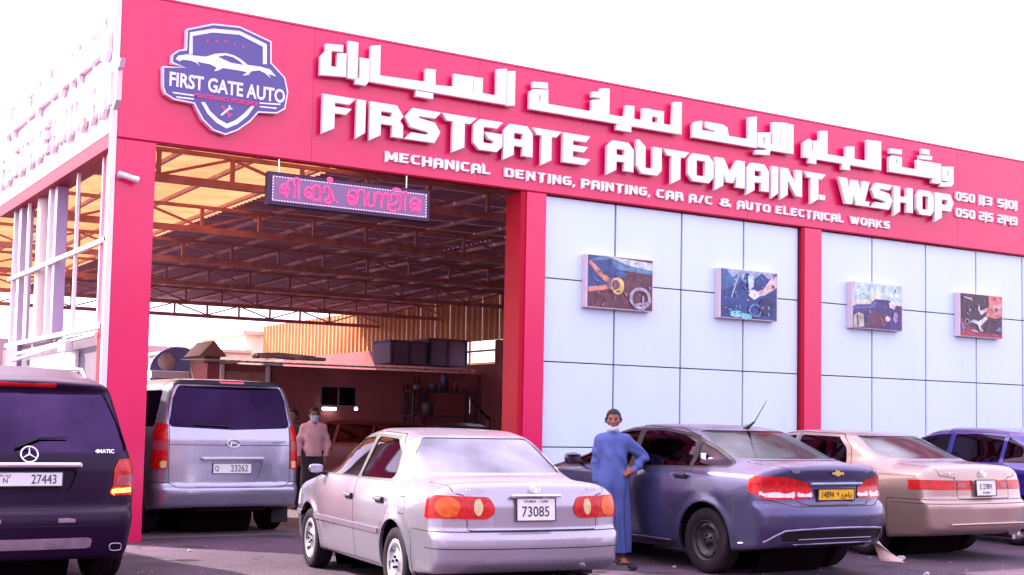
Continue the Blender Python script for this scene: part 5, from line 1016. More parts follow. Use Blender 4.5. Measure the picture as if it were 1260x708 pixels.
# ---- blue grey saloon with yellow plate
def cruze():
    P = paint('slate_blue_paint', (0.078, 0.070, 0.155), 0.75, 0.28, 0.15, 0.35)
    wb, r = 1.3425, 0.325; ra = 0.375
    circ = lambda P_: np.hypot(P_[:, 0]+wb, P_[:, 2]-r)-(ra+0.04)
    sp = dict(wb=2*wb, r=r, arch=ra, h=1.50, xmin=-2.36, xmax=2.26, belt=1.04, paint=P, kt=0.12, bowr=0.24, bowf=0.40, crown=0.035, top_sig=0.07,
        top=[(-2.36, 1.06), (-2.26, 1.118), (-2.12, 1.118), (-1.98, 1.118), (-1.86, 1.135), (-1.08, 1.435), (-0.70, 1.485), (-0.15, 1.492), (0.35, 1.46), (0.60, 1.40), (1.35, 1.04), (1.45, 1.01), (1.9, 0.93), (2.12, 0.82), (2.26, 0.62)],
        bot=[(-2.36, 0.34), (-1.8, 0.26), (-1.5, 0.21), (1.5, 0.20), (2.3, 0.22)],
        w=[(0.15, 0.80), (0.28, 0.865), (0.45, 0.885), (0.65, 0.893), (0.80, 0.898), (0.95, 0.885), (1.04, 0.85), (1.10, 0.815), (1.38, 0.70), (1.50, 0.62)],
        plan=[(-2.4, 0.94), (-1.9, 0.985), (-1.2, 1.0), (1.0, 1.0), (1.6, 0.98), (2.3, 0.88)], plan_g=[(-2.0, 0.80), (-1.5, 0.88), (-0.9, 0.97), (-0.4, 1.0), (0.2, 1.0), (1.2, 0.95)],
        rear=[(0.1, -2.20), (0.33, -2.27), (0.50, -2.345), (0.62, -2.35), (0.70, -2.33), (0.735, -2.27), (0.90, -2.25), (1.03, -2.27), (1.12, -2.31), (1.5, -2.2)], rear_sig=0.015,
        front=[(0.1, 2.15), (0.3, 2.25), (0.6, 2.26), (0.85, 2.12), (1.1, 1.8)], inset=0.02, tw=0.205, rim='steel', rimmat=mat('black_steel_rim', (0.035, 0.030, 0.036), 0.45, metal=0.4, var=0.3, vscale=9), shelf=-1.7)
    sg = MT_GL_DARK
    dlo = [(1.16, 1.025), (0.52, 1.345), (0.10, 1.405), (-0.45, 1.415), (-0.90, 1.365), (-1.30, 1.23), (-1.585, 1.10), (-1.56, 1.075), (-0.4, 1.045)]
    def seg(a, b): return inter(sidepoly(dlo, 0.02), lambda q: np.maximum(q[:, 0]-b, a-q[:, 0]))
    sp['parts'] = [
        dict(n='side_window', f=seg(-0.07, 1.3), m=sg, off=-0.008, rim=0.012, rm=MT_INK, sym=1),
        dict(n='rear_side_window', f=seg(-1.02, -0.16), m=sg, off=-0.008, rim=0.012, rm=MT_INK, sym=1),
        dict(n='quarter_window', f=seg(-1.8, -1.08), m=sg, off=-0.008, rim=0.012, rm=MT_INK, sym=1),
        dict(n='window_frame', f=sidepoly([(1.24, 1.005), (0.53, 1.37), (0.10, 1.43), (-0.45, 1.44), (-0.92, 1.388), (-1.32, 1.25), (-1.64, 1.10), (-1.58, 1.055), (-0.4, 1.022)], 0.02), m=MT_PLASTIC, off=-0.002, rim=0.01, sym=1),
        dict(n='rear_window', f=rearpoly([(-0.69, 1.15), (0.69, 1.15), (0.655, 1.28), (0.59, 1.425), (-0.59, 1.425), (-0.655, 1.28)], 0.05, -0.95), m=glass('dusty_film_glass', (0.20, 0.15, 0.20), 0.8, 0.12, 0.24), off=-0.006, rim=0.012, rm=MT_INK),
        dict(n='windscreen', f=frontpoly([(-0.72, 1.06), (0.72, 1.06), (0.56, 1.42), (-0.56, 1.42)], 0.05, 0.3), m=sg, off=-0.006, rim=0.012, rm=MT_INK),
        dict(n='tail_light', f=rearpoly([(0.30, 0.790), (0.335, 0.925), (0.60, 0.985), (0.98, 1.00), (1.0, 0.96), (0.80, 0.765), (0.50, 0.772)], 0.012, -1.96, True), m=MT_REDLENS, off=0.008, rim=0.02, rm=MT_INK, sym=1,
             sub=[dict(n='reversing_lens', f=rearpoly([(0.31, 0.797), (0.32, 0.840), (0.40, 0.825), (0.49, 0.845), (0.49, 0.797)], 0.006, -1.9, True), m=MT_WHITELENS, off=0.010, rim=0.01, sym=1),
                  dict(n='indicator_lens', f=rearpoly([(0.515, 0.79), (0.515, 0.850), (0.60, 0.825), (0.70, 0.845), (0.80, 0.83), (0.86, 0.855), (0.79, 0.79)], 0.006, -1.9, True), m=MT_WHITELENS, off=0.010, rim=0.01, sym=1)]),
        dict(n='headlight', f=frontpoly([(0.45, 0.66), (0.40, 0.78), (0.90, 0.92), (0.92, 0.72)], 0.03, 1.5, True), m=MT_WHITELENS, off=0.002, rim=0.01, sym=1),
        dict(n='bumper_vent', f=rearpoly([(-0.66, 0.37), (0.66, 0.37), (0.70, 0.46), (0.52, 0.475), (-0.52, 0.475), (-0.70, 0.46)], 0.02, -2.0), m=MT_PLASTIC, off=-0.012, rim=0.014),
    ]
    sp['panels'] = [
        dict(n='front_door', f=sidepoly([(1.10, 0.24), (1.18, 0.70), (1.18, 1.03), (0.54, 1.40), (-0.08, 1.46), (-0.12, 1.0), (-0.10, 0.25)], 0.03, 0.45), sym=1),
        dict(n='rear_door', f=inter(sidepoly([(-0.125, 0.25), (-0.14, 1.0), (-0.10, 1.46), (-0.70, 1.44), (-1.02, 1.36), (-1.10, 1.05), (-1.14, 0.80), (-0.98, 0.55), (-0.90, 0.25)], 0.02, 0.45), lambda q: -circ(q)), sym=1),
        dict(n='boot_lid', f=rearpoly([(-0.70, 1.135), (0.70, 1.135), (0.62, 1.08), (0.51, 1.0), (0.50, 0.76), (0.40, 0.715), (-0.40, 0.715), (-0.50, 0.76), (-0.51, 1.0), (-0.62, 1.08)], 0.02, -1.72)),
        dict(n='rear_bumper', f=lambda q: np.maximum(q[:, 2]-0.705-0.06*sstep(np.abs(q[:, 1]), 0.5, 0.8), q[:, 0]+1.75)),
        dict(n='fuel_flap', f=lambda q: np.maximum(sidepoly([(-1.5, 0.80), (-1.5, 0.95), (-1.65, 0.95), (-1.65, 0.80)], 0.03, 0.45)(q), q[:, 1])),
    ]
    root, sf = vehicle(sp, (5.40, -3.90, 0), R(91.6), 'slate blue saloon with yellow plate 14894, parked right of the man in blue', 'car')
    plate(root, -2.272, 0.818, 0.50, 0.105, [('14894', 0.088, 0.125, -0.002, 0.80, 0.0), ('٩', 0.06, -0.02, 0, 1.0, 0.001), ('عـمـان', 0.06, -0.14, 0, 1.0, 0.001)], bg=MT_PLATEY, tilt=R(-4))
    st = MB(); st.box(-2.30, -2.24, -0.36, 0.36, 0.905, 0.935, bev=0.01); st.obj('boot_handle_strip', mat('pale_blue_strip', (0.30, 0.36, 0.46), 0.25, metal=0.8), root)
    bt = MB(); bt.prism([(-0.078, 0.010), (-0.030, 0.010), (-0.026, 0.026), (0.026, 0.026), (0.030, 0.010), (0.084, 0.010), (0.072, -0.014), (0.028, -0.014), (0.026, -0.028), (-0.026, -0.028), (-0.028, -0.014), (-0.086, -0.014)], -0.006, 0.0, 'yz')
    o = bt.obj('badge', mat('gold_badge', (0.80, 0.58, 0.22), 0.25, metal=0.9), root); o.location = (-2.292, 0.0, 1.025)
    lettering(root, 'CHEVROLET', 0.038, -2.240, 0.46, 1.035, sx=0.9); lettering(root, 'LT', 0.038, -2.25, -0.46, 1.04)
    handles(root, [(-0.05, 0.905, 0.945), (-0.98, 0.905, 0.955)], P)
    mirrors(root, (0.80, 0.88, 1.08), P, MT_PLASTIC)
    TRM = mat('pale_slate_trim', (0.30, 0.28, 0.42), 0.3, metal=0.6)
    for nm, pts, rr in (('bumper_trim', [(0.86, 0.335), (0.80, 0.37), (0.735, 0.43), (0.66, 0.478), (0.50, 0.490), (0.25, 0.498), (0, 0.50), (-0.25, 0.498), (-0.50, 0.490), (-0.66, 0.478), (-0.735, 0.43), (-0.80, 0.37), (-0.86, 0.335)], 0.012),
                        ('diffuser_blade', [(0.50, 0.392), (0.25, 0.396), (0, 0.398), (-0.25, 0.396), (-0.50, 0.392)], 0.007), ('diffuser_blade', [(0.54, 0.345), (0.25, 0.347), (0, 0.348), (-0.25, 0.347), (-0.54, 0.345)], 0.008)):
        b = MB(); b.tube([(sf(y, z)-0.002, y, z) for y, z in pts], rr, 7); b.obj(nm, TRM, root)
    an = MB(); an.tube([(-0.98, 0.0, 1.45), (-1.06, 0.0, 1.485), (-1.12, 0, 1.52)], [0.035, 0.018, 0.010], 8); an.tube([(-1.12, 0, 1.52), (-1.30, 0, 1.74)], [0.006, 0.003], 6); an.obj('antenna', MT_PLASTIC, root)
    sk = MB(); sk.box(-1.20, -1.125, 0.741, 0.744, 1.11, 1.19, bev=0.001); sk.obj('window_sticker', MT_PLATE, root)
    for s in (1, -1):
        sm = MB(); sm.tube([(0.9, s*0.893, 0.30), (-0.85, s*0.893, 0.29)], 0.013, 6); sm.obj('sill_trim', P, root)
    return root
# ---- beige saloon
def camry():
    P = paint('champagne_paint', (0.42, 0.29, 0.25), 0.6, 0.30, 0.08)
    wb, r = 1.335, 0.32; ra = 0.365
    circ = lambda P_: np.hypot(P_[:, 0]+wb, P_[:, 2]-r)-(ra+0.04)
    sp = dict(wb=2*wb, r=r, arch=ra, h=1.48, xmin=-2.45, xmax=2.33, belt=1.02, paint=P, kt=0.11, bowr=0.16, bowf=0.30, crown=0.03, top_sig=0.06,
        top=[(-2.45, 1.04), (-2.32, 1.075), (-1.95, 1.10), (-1.72, 1.115), (-1.02, 1.40), (-0.75, 1.445), (-0.2, 1.465), (0.25, 1.45), (0.5, 1.39), (1.15, 1.03), (1.30, 1.00), (1.85, 0.90), (2.15, 0.80), (2.33, 0.64)],
        bot=[(-2.45, 0.30), (-1.8, 0.24), (-1.5, 0.20), (1.5, 0.20), (2.4, 0.22)],
        w=[(0.15, 0.79), (0.28, 0.85), (0.42, 0.875), (0.62, 0.89), (0.80, 0.885), (0.95, 0.865), (1.02, 0.835), (1.09, 0.80), (1.38, 0.64), (1.48, 0.57)],
        plan=[(-2.45, 0.96), (-1.9, 0.99), (-1.2, 1.0), (1.0, 1.0), (1.6, 0.97), (2.4, 0.90)], plan_g=[(-1.8, 0.84), (-1.2, 0.93), (-0.6, 1.0), (0.4, 1.0), (1.1, 0.97)],
        rear=[(0.1, -2.32), (0.28, -2.37), (0.36, -2.44), (0.60, -2.45), (0.66, -2.44), (0.685, -2.39), (0.80, -2.375), (1.0, -2.34), (1.1, -2.30), (1.5, -2.2)], rear_sig=0.012,
        front=[(0.1, 2.2), (0.3, 2.31), (0.6, 2.32), (0.8, 2.2), (1.0, 1.9)], inset=0.02, tw=0.195, rim='alloy7', rimmat=mat('silver_alloy', (0.6, 0.58, 0.63), 0.3, metal=0.85))
    sg = MT_GL_MID
    sp['parts'] = [
        dict(n='side_window', f=sidepoly([(1.05, 1.035), (0.42, 1.35), (-0.02, 1.39), (-0.08, 1.035)], 0.03), m=MT_GL_DARK, off=-0.008, rim=0.012, rm=MT_INK, sym=1),
        dict(n='rear_side_window', f=sidepoly([(-0.15, 1.035), (-0.10, 1.392), (-0.74, 1.375), (-0.92, 1.24), (-1.02, 1.04)], 0.03), m=MT_GL_DARK, off=-0.008, rim=0.012, rm=MT_INK, sym=1),
        dict(n='rear_window', f=rearpoly([(-0.68, 1.135), (0.68, 1.135), (0.62, 1.26), (0.53, 1.395), (-0.53, 1.395), (-0.62, 1.26)], 0.05, -0.9), m=glass('lilac_film_glass', (0.25, 0.19, 0.25), 0.75, 0.10, 0.38), off=-0.006, rim=0.012, rm=MT_INK),
        dict(n='windscreen', f=frontpoly([(-0.72, 1.05), (0.72, 1.05), (0.55, 1.40), (-0.55, 1.40)], 0.05, 0.3), m=sg, off=-0.006, rim=0.012, rm=MT_INK),
        dict(n='tail_light', f=rearpoly([(0.45, 0.80), (0.45, 0.905), (0.84, 0.910), (1.0, 0.86), (1.0, 0.80)], 0.01, -2.02, True), m=MT_REDLENS, off=0.006, rim=0.016, rm=MT_INK, sym=1),
        dict(n='lid_lamp', f=rearpoly([(0.19, 0.80), (0.19, 0.905), (0.438, 0.905), (0.438, 0.80)], 0.008, -2.0, True), m=MT_REDLENS, off=0.006, rim=0.016, rm=MT_INK, sym=1,
             sub=[dict(n='reversing_lens', f=rearpoly([(0.30, 0.825), (0.30, 0.880), (0.43, 0.880), (0.43, 0.825)], 0.008, -2.0, True), m=MT_PINKLENS, off=0.009, rim=0.01, sym=1)]),
        dict(n='headlight', f=frontpoly([(0.45, 0.66), (0.45, 0.80), (0.90, 0.82), (0.90, 0.66)], 0.03, 1.7, True), m=MT_WHITELENS, off=0.002, rim=0.01, sym=1),
        dict(n='side_molding', f=sidepoly([(1.9, 0.56), (1.9, 0.61), (-0.89, 0.61), (-0.89, 0.56)], 0.0, 0.5), m=P, off=0.010, rim=0.012, sym=1),
    ]
    sp['panels'] = [
        dict(n='front_door', f=sidepoly([(1.05, 0.24), (1.12, 0.70), (1.10, 1.03), (0.43, 1.39), (-0.06, 1.43), (-0.10, 1.0), (-0.09, 0.25)], 0.03, 0.45), sym=1),
        dict(n='rear_door', f=inter(sidepoly([(-0.11, 0.25), (-0.12, 1.0), (-0.08, 1.43), (-0.77, 1.41), (-0.98, 1.26), (-1.10, 1.02), (-1.10, 0.78), (-0.96, 0.52), (-0.88, 0.25)], 0.02, 0.45), lambda q: -circ(q)), sym=1),
        dict(n='boot_lid', f=rearpoly([(-0.70, 1.12), (0.70, 1.12), (0.66, 0.96), (0.46, 0.93), (0.445, 0.70), (-0.445, 0.70), (-0.46, 0.93), (-0.66, 0.96)], 0.02, -1.75)),
        dict(n='rear_bumper', f=lambda q: np.maximum(q[:, 2]-0.690, q[:, 0]+1.72)),
    ]
    sp['seams'] = [(lambda q: q[:, 2]-0.645, lambda q: q[:, 0]+1.78)]
    root, _ = vehicle(sp, (8.50, -3.08, 0), R(90.7), 'champagne beige saloon with slim red light band, parked beside the slate blue saloon', 'car')
    plate(root, -2.405, 0.822, 0.34, 0.175, [('E 27891', 0.085, 0, 0.012, 0.80, 0.0), ('DUBAI', 0.032, 0, -0.055, 1.4, 0)], tilt=R(4))
    bd = MB(); ring(bd, 0.044, 0.042, 0.0045); ring(bd, 0.012, 0.036, 0.0035, dz=-0.004); ring(bd, 0.036, 0.014, 0.0035, dz=0.012); o = bd.obj('badge', MT_CHROME, root); o.location = (-2.374, 0, 0.985); o.rotation_euler = (0, R(16), 0)
    lettering(root, 'XLi', 0.05, -2.36, -0.52, 0.99)
    lettering(root, 'CAMRY', 0.04, -2.355, 0.52, 0.985)
    handles(root, [(-0.02, 0.895, 0.87), (-0.86, 0.895, 0.88)], P); mirrors(root, (0.95, 0.87, 1.06), P, MT_PLASTIC)
    ex = MB(); ex.tube([(-2.40, -0.50, 0.255), (-1.7, -0.50, 0.26)], 0.032, 12); ex.obj('exhaust_pipe', MT_CHROME, root)
    cs = MB(); cs.box(-2.475, -2.44, -0.66, 0.66, 0.405, 0.43, bev=0.01); cs.obj('bumper_strip', P, root)
    return root
# ---- dark tall off-roader, left edge
def suv():
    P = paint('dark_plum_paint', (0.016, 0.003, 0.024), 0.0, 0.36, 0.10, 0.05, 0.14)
    wb, r = 1.4575, 0.385; ra = 0.43
    sp = dict(wb=2*wb, r=r, arch=ra, h=1.97, xmin=-2.42, xmax=2.36, belt=1.15, paint=P, kt=0.11, bowr=0.20, bowf=0.34, crown=0.05, top_sig=0.05, ke2=0.12,
        top=[(-2.42, 1.64), (-2.20, 1.715), (-1.9, 1.775), (-1.2, 1.88), (-0.5, 1.905), (0.2, 1.86), (0.5, 1.78), (1.35, 1.20), (1.45, 1.17), (2.0, 1.08), (2.25, 0.98), (2.36, 0.75)],
        bot=[(-2.42, 0.27), (-1.9, 0.24), (-1.6, 0.22), (1.6, 0.22), (2.4, 0.25)],
        w=[(0.2, 0.86), (0.35, 0.915), (0.55, 0.94), (0.80, 0.955), (1.0, 0.95), (1.10, 0.925), (1.18, 0.895), (1.65, 0.765), (1.90, 0.66)],
        plan=[(-2.45, 0.93), (-1.9, 0.975), (-1.2, 1.0), (1.0, 1.0), (1.6, 0.98), (2.4, 0.90)], plan_g=[(-2.2, 0.955), (-1.4, 1.0), (-0.6, 1.0), (0.4, 1.0), (1.1, 0.97)],
        rear=[(0.2, -2.32), (0.32, -2.37), (0.45, -2.40), (0.57, -2.42), (0.655, -2.40), (0.68, -2.35), (0.85, -2.345), (1.0, -2.335), (1.10, -2.31), (1.30, -2.20), (1.63, -2.06), (1.665, -2.08), (1.72, -2.17), (1.95, -2.17)], rear_sig=0.014,
        front=[(0.2, 2.25), (0.4, 2.35), (0.8, 2.36), (1.0, 2.25), (1.2, 2.0)], inset=0.01, tw=0.255, rim='alloy5', rimmat=mat('silver_alloy', (0.6, 0.58, 0.63), 0.3, metal=0.85), shelf=-1.2)
    gd = glass('purple_film_glass', (0.05, 0.02, 0.07), (0.36, 0.20, 0.56), 0.06, 0.13)
    sp['parts'] = [
        dict(n='side_window', f=sidepoly([(1.15, 1.20), (0.50, 1.62), (-0.02, 1.66), (-0.06, 1.20)], 0.03, .4), m=gd, off=-0.006, rim=0.012, rm=MT_INK, sym=1),
        dict(n='rear_side_window', f=sidepoly([(-0.14, 1.20), (-0.12, 1.66), (-0.98, 1.64), (-1.02, 1.22)], 0.03, .4), m=gd, off=-0.006, rim=0.012, rm=MT_INK, sym=1),
        dict(n='quarter_window', f=sidepoly([(-1.10, 1.22), (-1.06, 1.63), (-1.75, 1.58), (-1.92, 1.26)], 0.03, .4), m=gd, off=-0.006, rim=0.012, rm=MT_INK, sym=1),
        dict(n='rear_window', f=rearpoly([(-0.87, 1.14), (0.87, 1.14), (0.83, 1.25), (0.66, 1.635), (-0.66, 1.635), (-0.83, 1.25)], 0.05, -1.9), m=gd, off=-0.008, rim=0.012, rm=MT_INK),
        dict(n='brake_light', f=rearpoly([(-0.24, 1.68), (0.24, 1.68), (0.24, 1.712), (-0.24, 1.712)], 0.005, -1.8), m=MT_REDLENS, off=0.004, rim=0.01),
        dict(n='windscreen', f=frontpoly([(-0.78, 1.22), (0.78, 1.22), (0.62, 1.70), (-0.62, 1.70)], 0.05, 0.3), m=gd, off=-0.006, rim=0.012, rm=MT_INK),
        dict(n='tail_light', f=rearpoly([(0.655, 0.80), (0.69, 0.86), (0.70, 1.0), (0.745, 1.08), (0.99, 1.095), (0.99, 0.78), (0.665, 0.782)], 0.01, -1.98, True), m=MT_REDLENS, off=0.008, rim=0.02, rm=MT_INK, sym=1,
             sub=[dict(n='reversing_lens', f=rearpoly([(0.715, 0.865), (0.73, 0.95), (0.90, 0.95), (0.90, 0.865)], 0.01, -1.9, True), m=MT_PINKLENS, off=0.011, rim=0.01, sym=1),
                  dict(n='lit_lamp_bar', f=rearpoly([(0.675, 0.80), (0.685, 0.835), (0.86, 0.845), (0.86, 0.805)], 0.008, -1.9, True), m=mat('glowing_brake_lamp', (0.9, 0.12, 0.02), 0.2, emit=(1.0, 0.16, 0.03), estr=2.2), off=0.012, rim=0.01, sym=1)]),
        dict(n='headlight', f=frontpoly([(0.5, 0.80), (0.48, 0.95), (0.92, 0.98), (0.92, 0.80)], 0.03, 1.7, True), m=MT_WHITELENS, off=0.002, rim=0.01, sym=1),
        dict(n='plate_recess', f=rearpoly([(-0.32, 0.82), (0.32, 0.82), (0.395, 0.995), (-0.395, 0.995)], 0.02, -2.2), m=P, off=-0.022, rim=0.03),
        dict(n='bumper_guard', f=rearpoly([(-0.50, 0.36), (0.50, 0.36), (0.51, 0.445), (-0.51, 0.445)], 0.02, -2.2), m=mat('brushed_guard', (0.42, 0.30, 0.38), 0.4, metal=0.7, var=0.3, vscale=6), off=0.014, rim=0.02),
        dict(n='reflector', f=rearpoly([(0.22, 0.580), (0.22, 0.605), (0.36, 0.605), (0.36, 0.580)], 0.004, -2.1, True), m=mat('dull_red_reflector', (0.22, 0.12, 0.16), 0.3), off=0.003, rim=0.005, sym=1),
    ]
    sp['panels'] = [
        dict(n='tailgate', f=rearpoly([(-0.70, 1.99), (0.70, 1.99), (0.80, 1.45), (0.885, 1.13), (0.74, 1.10), (0.69, 1.0), (0.645, 0.70), (-0.645, 0.70), (-0.69, 1.0), (-0.74, 1.10), (-0.885, 1.13), (-0.80, 1.45)], 0.02, -1.92)),
        dict(n='rear_bumper', f=lambda q: np.maximum(q[:, 2]-0.675-0.09*sstep(np.abs(q[:, 1]), 0.64, 0.72), q[:, 0]+1.95)),
        dict(n='rear_door', f=inter(sidepoly([(-0.11, 0.35), (-0.10, 1.72), (-1.04, 1.70), (-1.07, 1.15), (-1.07, 0.9), (-0.95, 0.35)], 0.03, 0.45), lambda q: -(np.hypot(q[:, 0]+wb, q[:, 2]-r)-ra-0.04)), sym=1),
        dict(n='front_door', f=sidepoly([(1.20, 0.35), (1.25, 1.17), (0.52, 1.70), (-0.09, 1.72), (-0.10, 0.35)], 0.03, 0.45), sym=1),
    ]
    sp['seams'] = [(lambda q: q[:, 2]-0.545, lambda q: q[:, 0]+2.0)]
    root, _ = vehicle(sp, (-1.72, -1.95, 0), R(90.5), 'dark plum off-roader with plate 27443 at the left edge of the photo', 'car')
    plate(root, -2.352, 0.925, 0.52, 0.112, [('27443', 0.105, -0.115, -0.004, 0.78, 0.0), ('N', 0.055, 0.185, -0.012, 1.0, 0), ('دبي', 0.035, 0.19, 0.036, 1.2, 0)])
    hb = MB(); hb.box(-2.395, -2.33, -0.41, 0.41, 1.015, 1.060, bev=0.014); hb.obj('chrome_handle_bar', MT_CHROME, root)
    bd = MB(); ring(bd, 0.066, 0.066, 0.008, 32)
    for k in range(3):
        a = PI/2+2*PI*k/3; bd.tube([(0, 0, 0), (0, 0.062*math.cos(a), 0.062*math.sin(a))], [0.010, 0.003], 6)
    o = bd.obj('star_badge', MT_CHROME, root); o.location = (-2.315, 0, 1.125); o.rotation_euler = (0, R(18), 0)
    lettering(root, '4MATIC', 0.045, -2.255, -0.62, 1.150, tilt=R(15), off=0.001)
    for s in (1, -1):
        ex = MB(); pts = [(-2.395, s*0.700+0.048*math.copysign(abs(math.cos(a))**0.6, math.cos(a)), 0.362+0.030*math.copysign(abs(math.sin(a))**0.6, math.sin(a))) for a in np.linspace(0, 2*PI, 25)]
        ex.tube(pts, 0.0045, 6, cap=False); ex.obj('exhaust_tip', mat('dull_chrome', (0.45, 0.42, 0.48), 0.3, metal=1.0), root)
    for s in (1, -1):
        rr = MB(); rr.tube([(0.35, s*0.60, 1.77), (0.25, s*0.62, 1.85), (-0.5, s*0.62, 1.895), (-1.4, s*0.62, 1.86), (-1.6, s*0.61, 1.77)], 0.018, 8); rr.obj('roof_rail', MT_CHROME, root)
    wp = MB(); wp.tube([(-2.285, 0.10, 1.18), (-2.24, -0.10, 1.26), (-2.235, -0.32, 1.265)], [0.014, 0.010, 0.007], 6); wp.obj('rear_wiper', MT_PLASTIC, root)
    handles(root, [(0.05, 0.955, 1.02), (-0.95, 0.955, 1.03)], P); mirrors(root, (0.95, 0.93, 1.25), P, MT_PLASTIC, 1.15)
    return root
# ---- silver blue van
def van():
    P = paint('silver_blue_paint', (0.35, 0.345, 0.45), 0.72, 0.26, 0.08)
    wb, r = 1.60, 0.34; ra = 0.39
    sp = dict(wb=2*wb, r=r, arch=ra, h=1.98, xmin=-2.54, xmax=2.56, belt=1.28, paint=P, kt=0.12, bowr=0.16, bowf=0.30, crown=0.04, top_sig=0.05, ke2=0.10,
        top=[(-2.54, 1.90), (-2.30, 1.945), (-1.8, 1.965), (0.5, 1.965), (0.9, 1.93), (1.25, 1.80), (2.0, 1.22), (2.1, 1.17), (2.4, 1.05), (2.56, 0.80)],
        bot=[(-2.54, 0.37), (-2.0, 0.30), (-1.6, 0.24), (1.6, 0.24), (2.6, 0.26)],
        w=[(0.2, 0.88), (0.35, 0.935), (0.60, 0.96), (1.0, 0.962), (1.22, 0.945), (1.32, 0.925), (1.80, 0.80), (1.98, 0.70)],
        plan=[(-2.55, 0.965), (-2.1, 0.995), (-1.2, 1.0), (1.4, 1.0), (2.0, 0.97), (2.6, 0.88)], plan_g=[(-2.4, 0.985), (-1.4, 1.0), (1.0, 1.0), (1.8, 0.96)],
        rear=[(0.2, -2.44), (0.40, -2.50), (0.52, -2.53), (0.60, -2.53), (0.625, -2.48), (0.90, -2.475), (1.20, -2.46), (1.32, -2.43), (1.84, -2.33), (1.88, -2.36), (2.0, -2.40)], rear_sig=0.014,
        front=[(0.2, 2.45), (0.4, 2.55), (0.8, 2.56), (1.1, 2.40), (1.3, 2.1)], inset=0.02, tw=0.215, rim='alloy5', rimmat=mat('silver_alloy', (0.6, 0.58, 0.63), 0.3, metal=0.85), shelf=-2.0)
    gd = glass('violet_film_glass', (0.05, 0.02, 0.07), (0.26, 0.12, 0.42), 0.06, 0.07)
    sp['parts'] = [
        dict(n='rear_window', f=rearpoly([(-0.79, 1.345), (0, 1.315), (0.79, 1.345), (0.735, 1.70), (0.67, 1.855), (-0.67, 1.855), (-0.735, 1.70)], 0.05, -2.1), m=gd, off=-0.004, rim=0.012, rm=MT_INK),
        dict(n='rear_side_window', f=sidepoly([(-2.15, 1.34), (-2.08, 1.80), (-0.75, 1.80), (-0.75, 1.34)], 0.05, .4), m=gd, off=-0.004, rim=0.012, rm=MT_INK, sym=1),
        dict(n='middle_side_window', f=sidepoly([(-0.65, 1.34), (-0.65, 1.80), (0.45, 1.80), (0.45, 1.34)], 0.05, .4), m=gd, off=-0.004, rim=0.012, rm=MT_INK, sym=1),
        dict(n='side_window', f=sidepoly([(0.55, 1.30), (0.55, 1.79), (1.00, 1.76), (1.70, 1.30)], 0.05, .4), m=gd, off=-0.004, rim=0.012, rm=MT_INK, sym=1),
        dict(n='windscreen', f=frontpoly([(-0.80, 1.22), (0.80, 1.22), (0.68, 1.80), (-0.68, 1.80)], 0.05, 1.0), m=gd, off=-0.006, rim=0.012, rm=MT_INK),
        dict(n='brake_light', f=rearpoly([(-0.16, 1.893), (0.16, 1.893), (0.16, 1.915), (-0.16, 1.915)], 0.004, -2.2), m=mat('brake_bar_lens', (0.7, 0.01, 0.02), 0.2, coat=1.0), off=0.012, rim=0.014),
        dict(n='spoiler_edge', f=rearpoly([(-0.74, 1.872), (0.74, 1.872), (0.72, 1.925), (-0.72, 1.925)], 0.01, -2.2), m=mat('dark_spoiler', (0.012, 0.008, 0.02), 0.4, spec=0.2), off=0.010, rim=0.01),
        dict(n='tail_light', f=rearpoly([(0.795, 0.825), (0.795, 1.385), (1.0, 1.385), (1.0, 0.825)], 0.02, -2.20, True), m=MT_REDLENS, off=0.008, rim=0.02, rm=MT_INK, sym=1,
             sub=[dict(n='indicator_lens', f=rearpoly([(0.80, 1.06), (0.80, 1.17), (0.97, 1.17), (0.97, 1.06)], 0.015, -2.1, True), m=MT_PINKLENS, off=0.010, rim=0.01, sym=1), dict(n='reversing_lens', f=rearpoly([(0.81, 0.84), (0.81, 0.93), (0.88, 0.93), (0.88, 0.84)], 0.02, -2.1, True), m=MT_CLEARLENS, off=0.010, rim=0.01, sym=1)]),
        dict(n='headlight', f=frontpoly([(0.5, 0.80), (0.48, 0.95), (0.92, 1.02), (0.92, 0.80)], 0.03, 1.9, True), m=MT_WHITELENS, off=0.002, rim=0.01, sym=1),
        dict(n='plate_recess', f=rearpoly([(-0.34, 0.715), (0.34, 0.715), (0.405, 0.92), (-0.405, 0.92)], 0.02, -2.2), m=P, off=-0.02, rim=0.03),
    ]
    sp['panels'] = [
        dict(n='tailgate', f=rearpoly([(-0.70, 2.05), (0.70, 2.05), (0.78, 1.60), (0.79, 0.66), (0.68, 0.60), (-0.68, 0.60), (-0.79, 0.66), (-0.78, 1.60)], 0.04, -2.25)),
        dict(n='rear_bumper', f=lambda q: np.maximum(q[:, 2]-0.612-0.05*sstep(np.abs(q[:, 1]), 0.70, 0.80), q[:, 0]+2.1)),
        dict(n='front_door', f=sidepoly([(0.50, 0.30), (0.50, 1.86), (1.0, 1.84), (1.78, 1.28), (1.75, 0.9), (1.2, 0.30)], 0.03, 0.5), sym=1),
        dict(n='sliding_door', f=sidepoly([(0.48, 0.30), (0.48, 1.86), (-0.70, 1.86), (-0.72, 0.30)], 0.03, 0.5), sym=1),
    ]
    sp['seams'] = [(lambda q: q[:, 2]-1.125, lambda q: np.maximum(q[:, 0]+2.3, np.abs(q[:, 1])-0.78))]
    root, _ = vehicle(sp, (1.66, 2.91, 0), R(90.9), 'silver blue passenger van standing in the open workshop gateway', 'van', name='passenger_van')
    plate(root, -2.462, 0.838, 0.50, 0.125, [('23262', 0.115, -0.09, -0.004, 0.80, 0.0), ('Q', 0.085, 0.20, -0.004, 0.8, 0)])
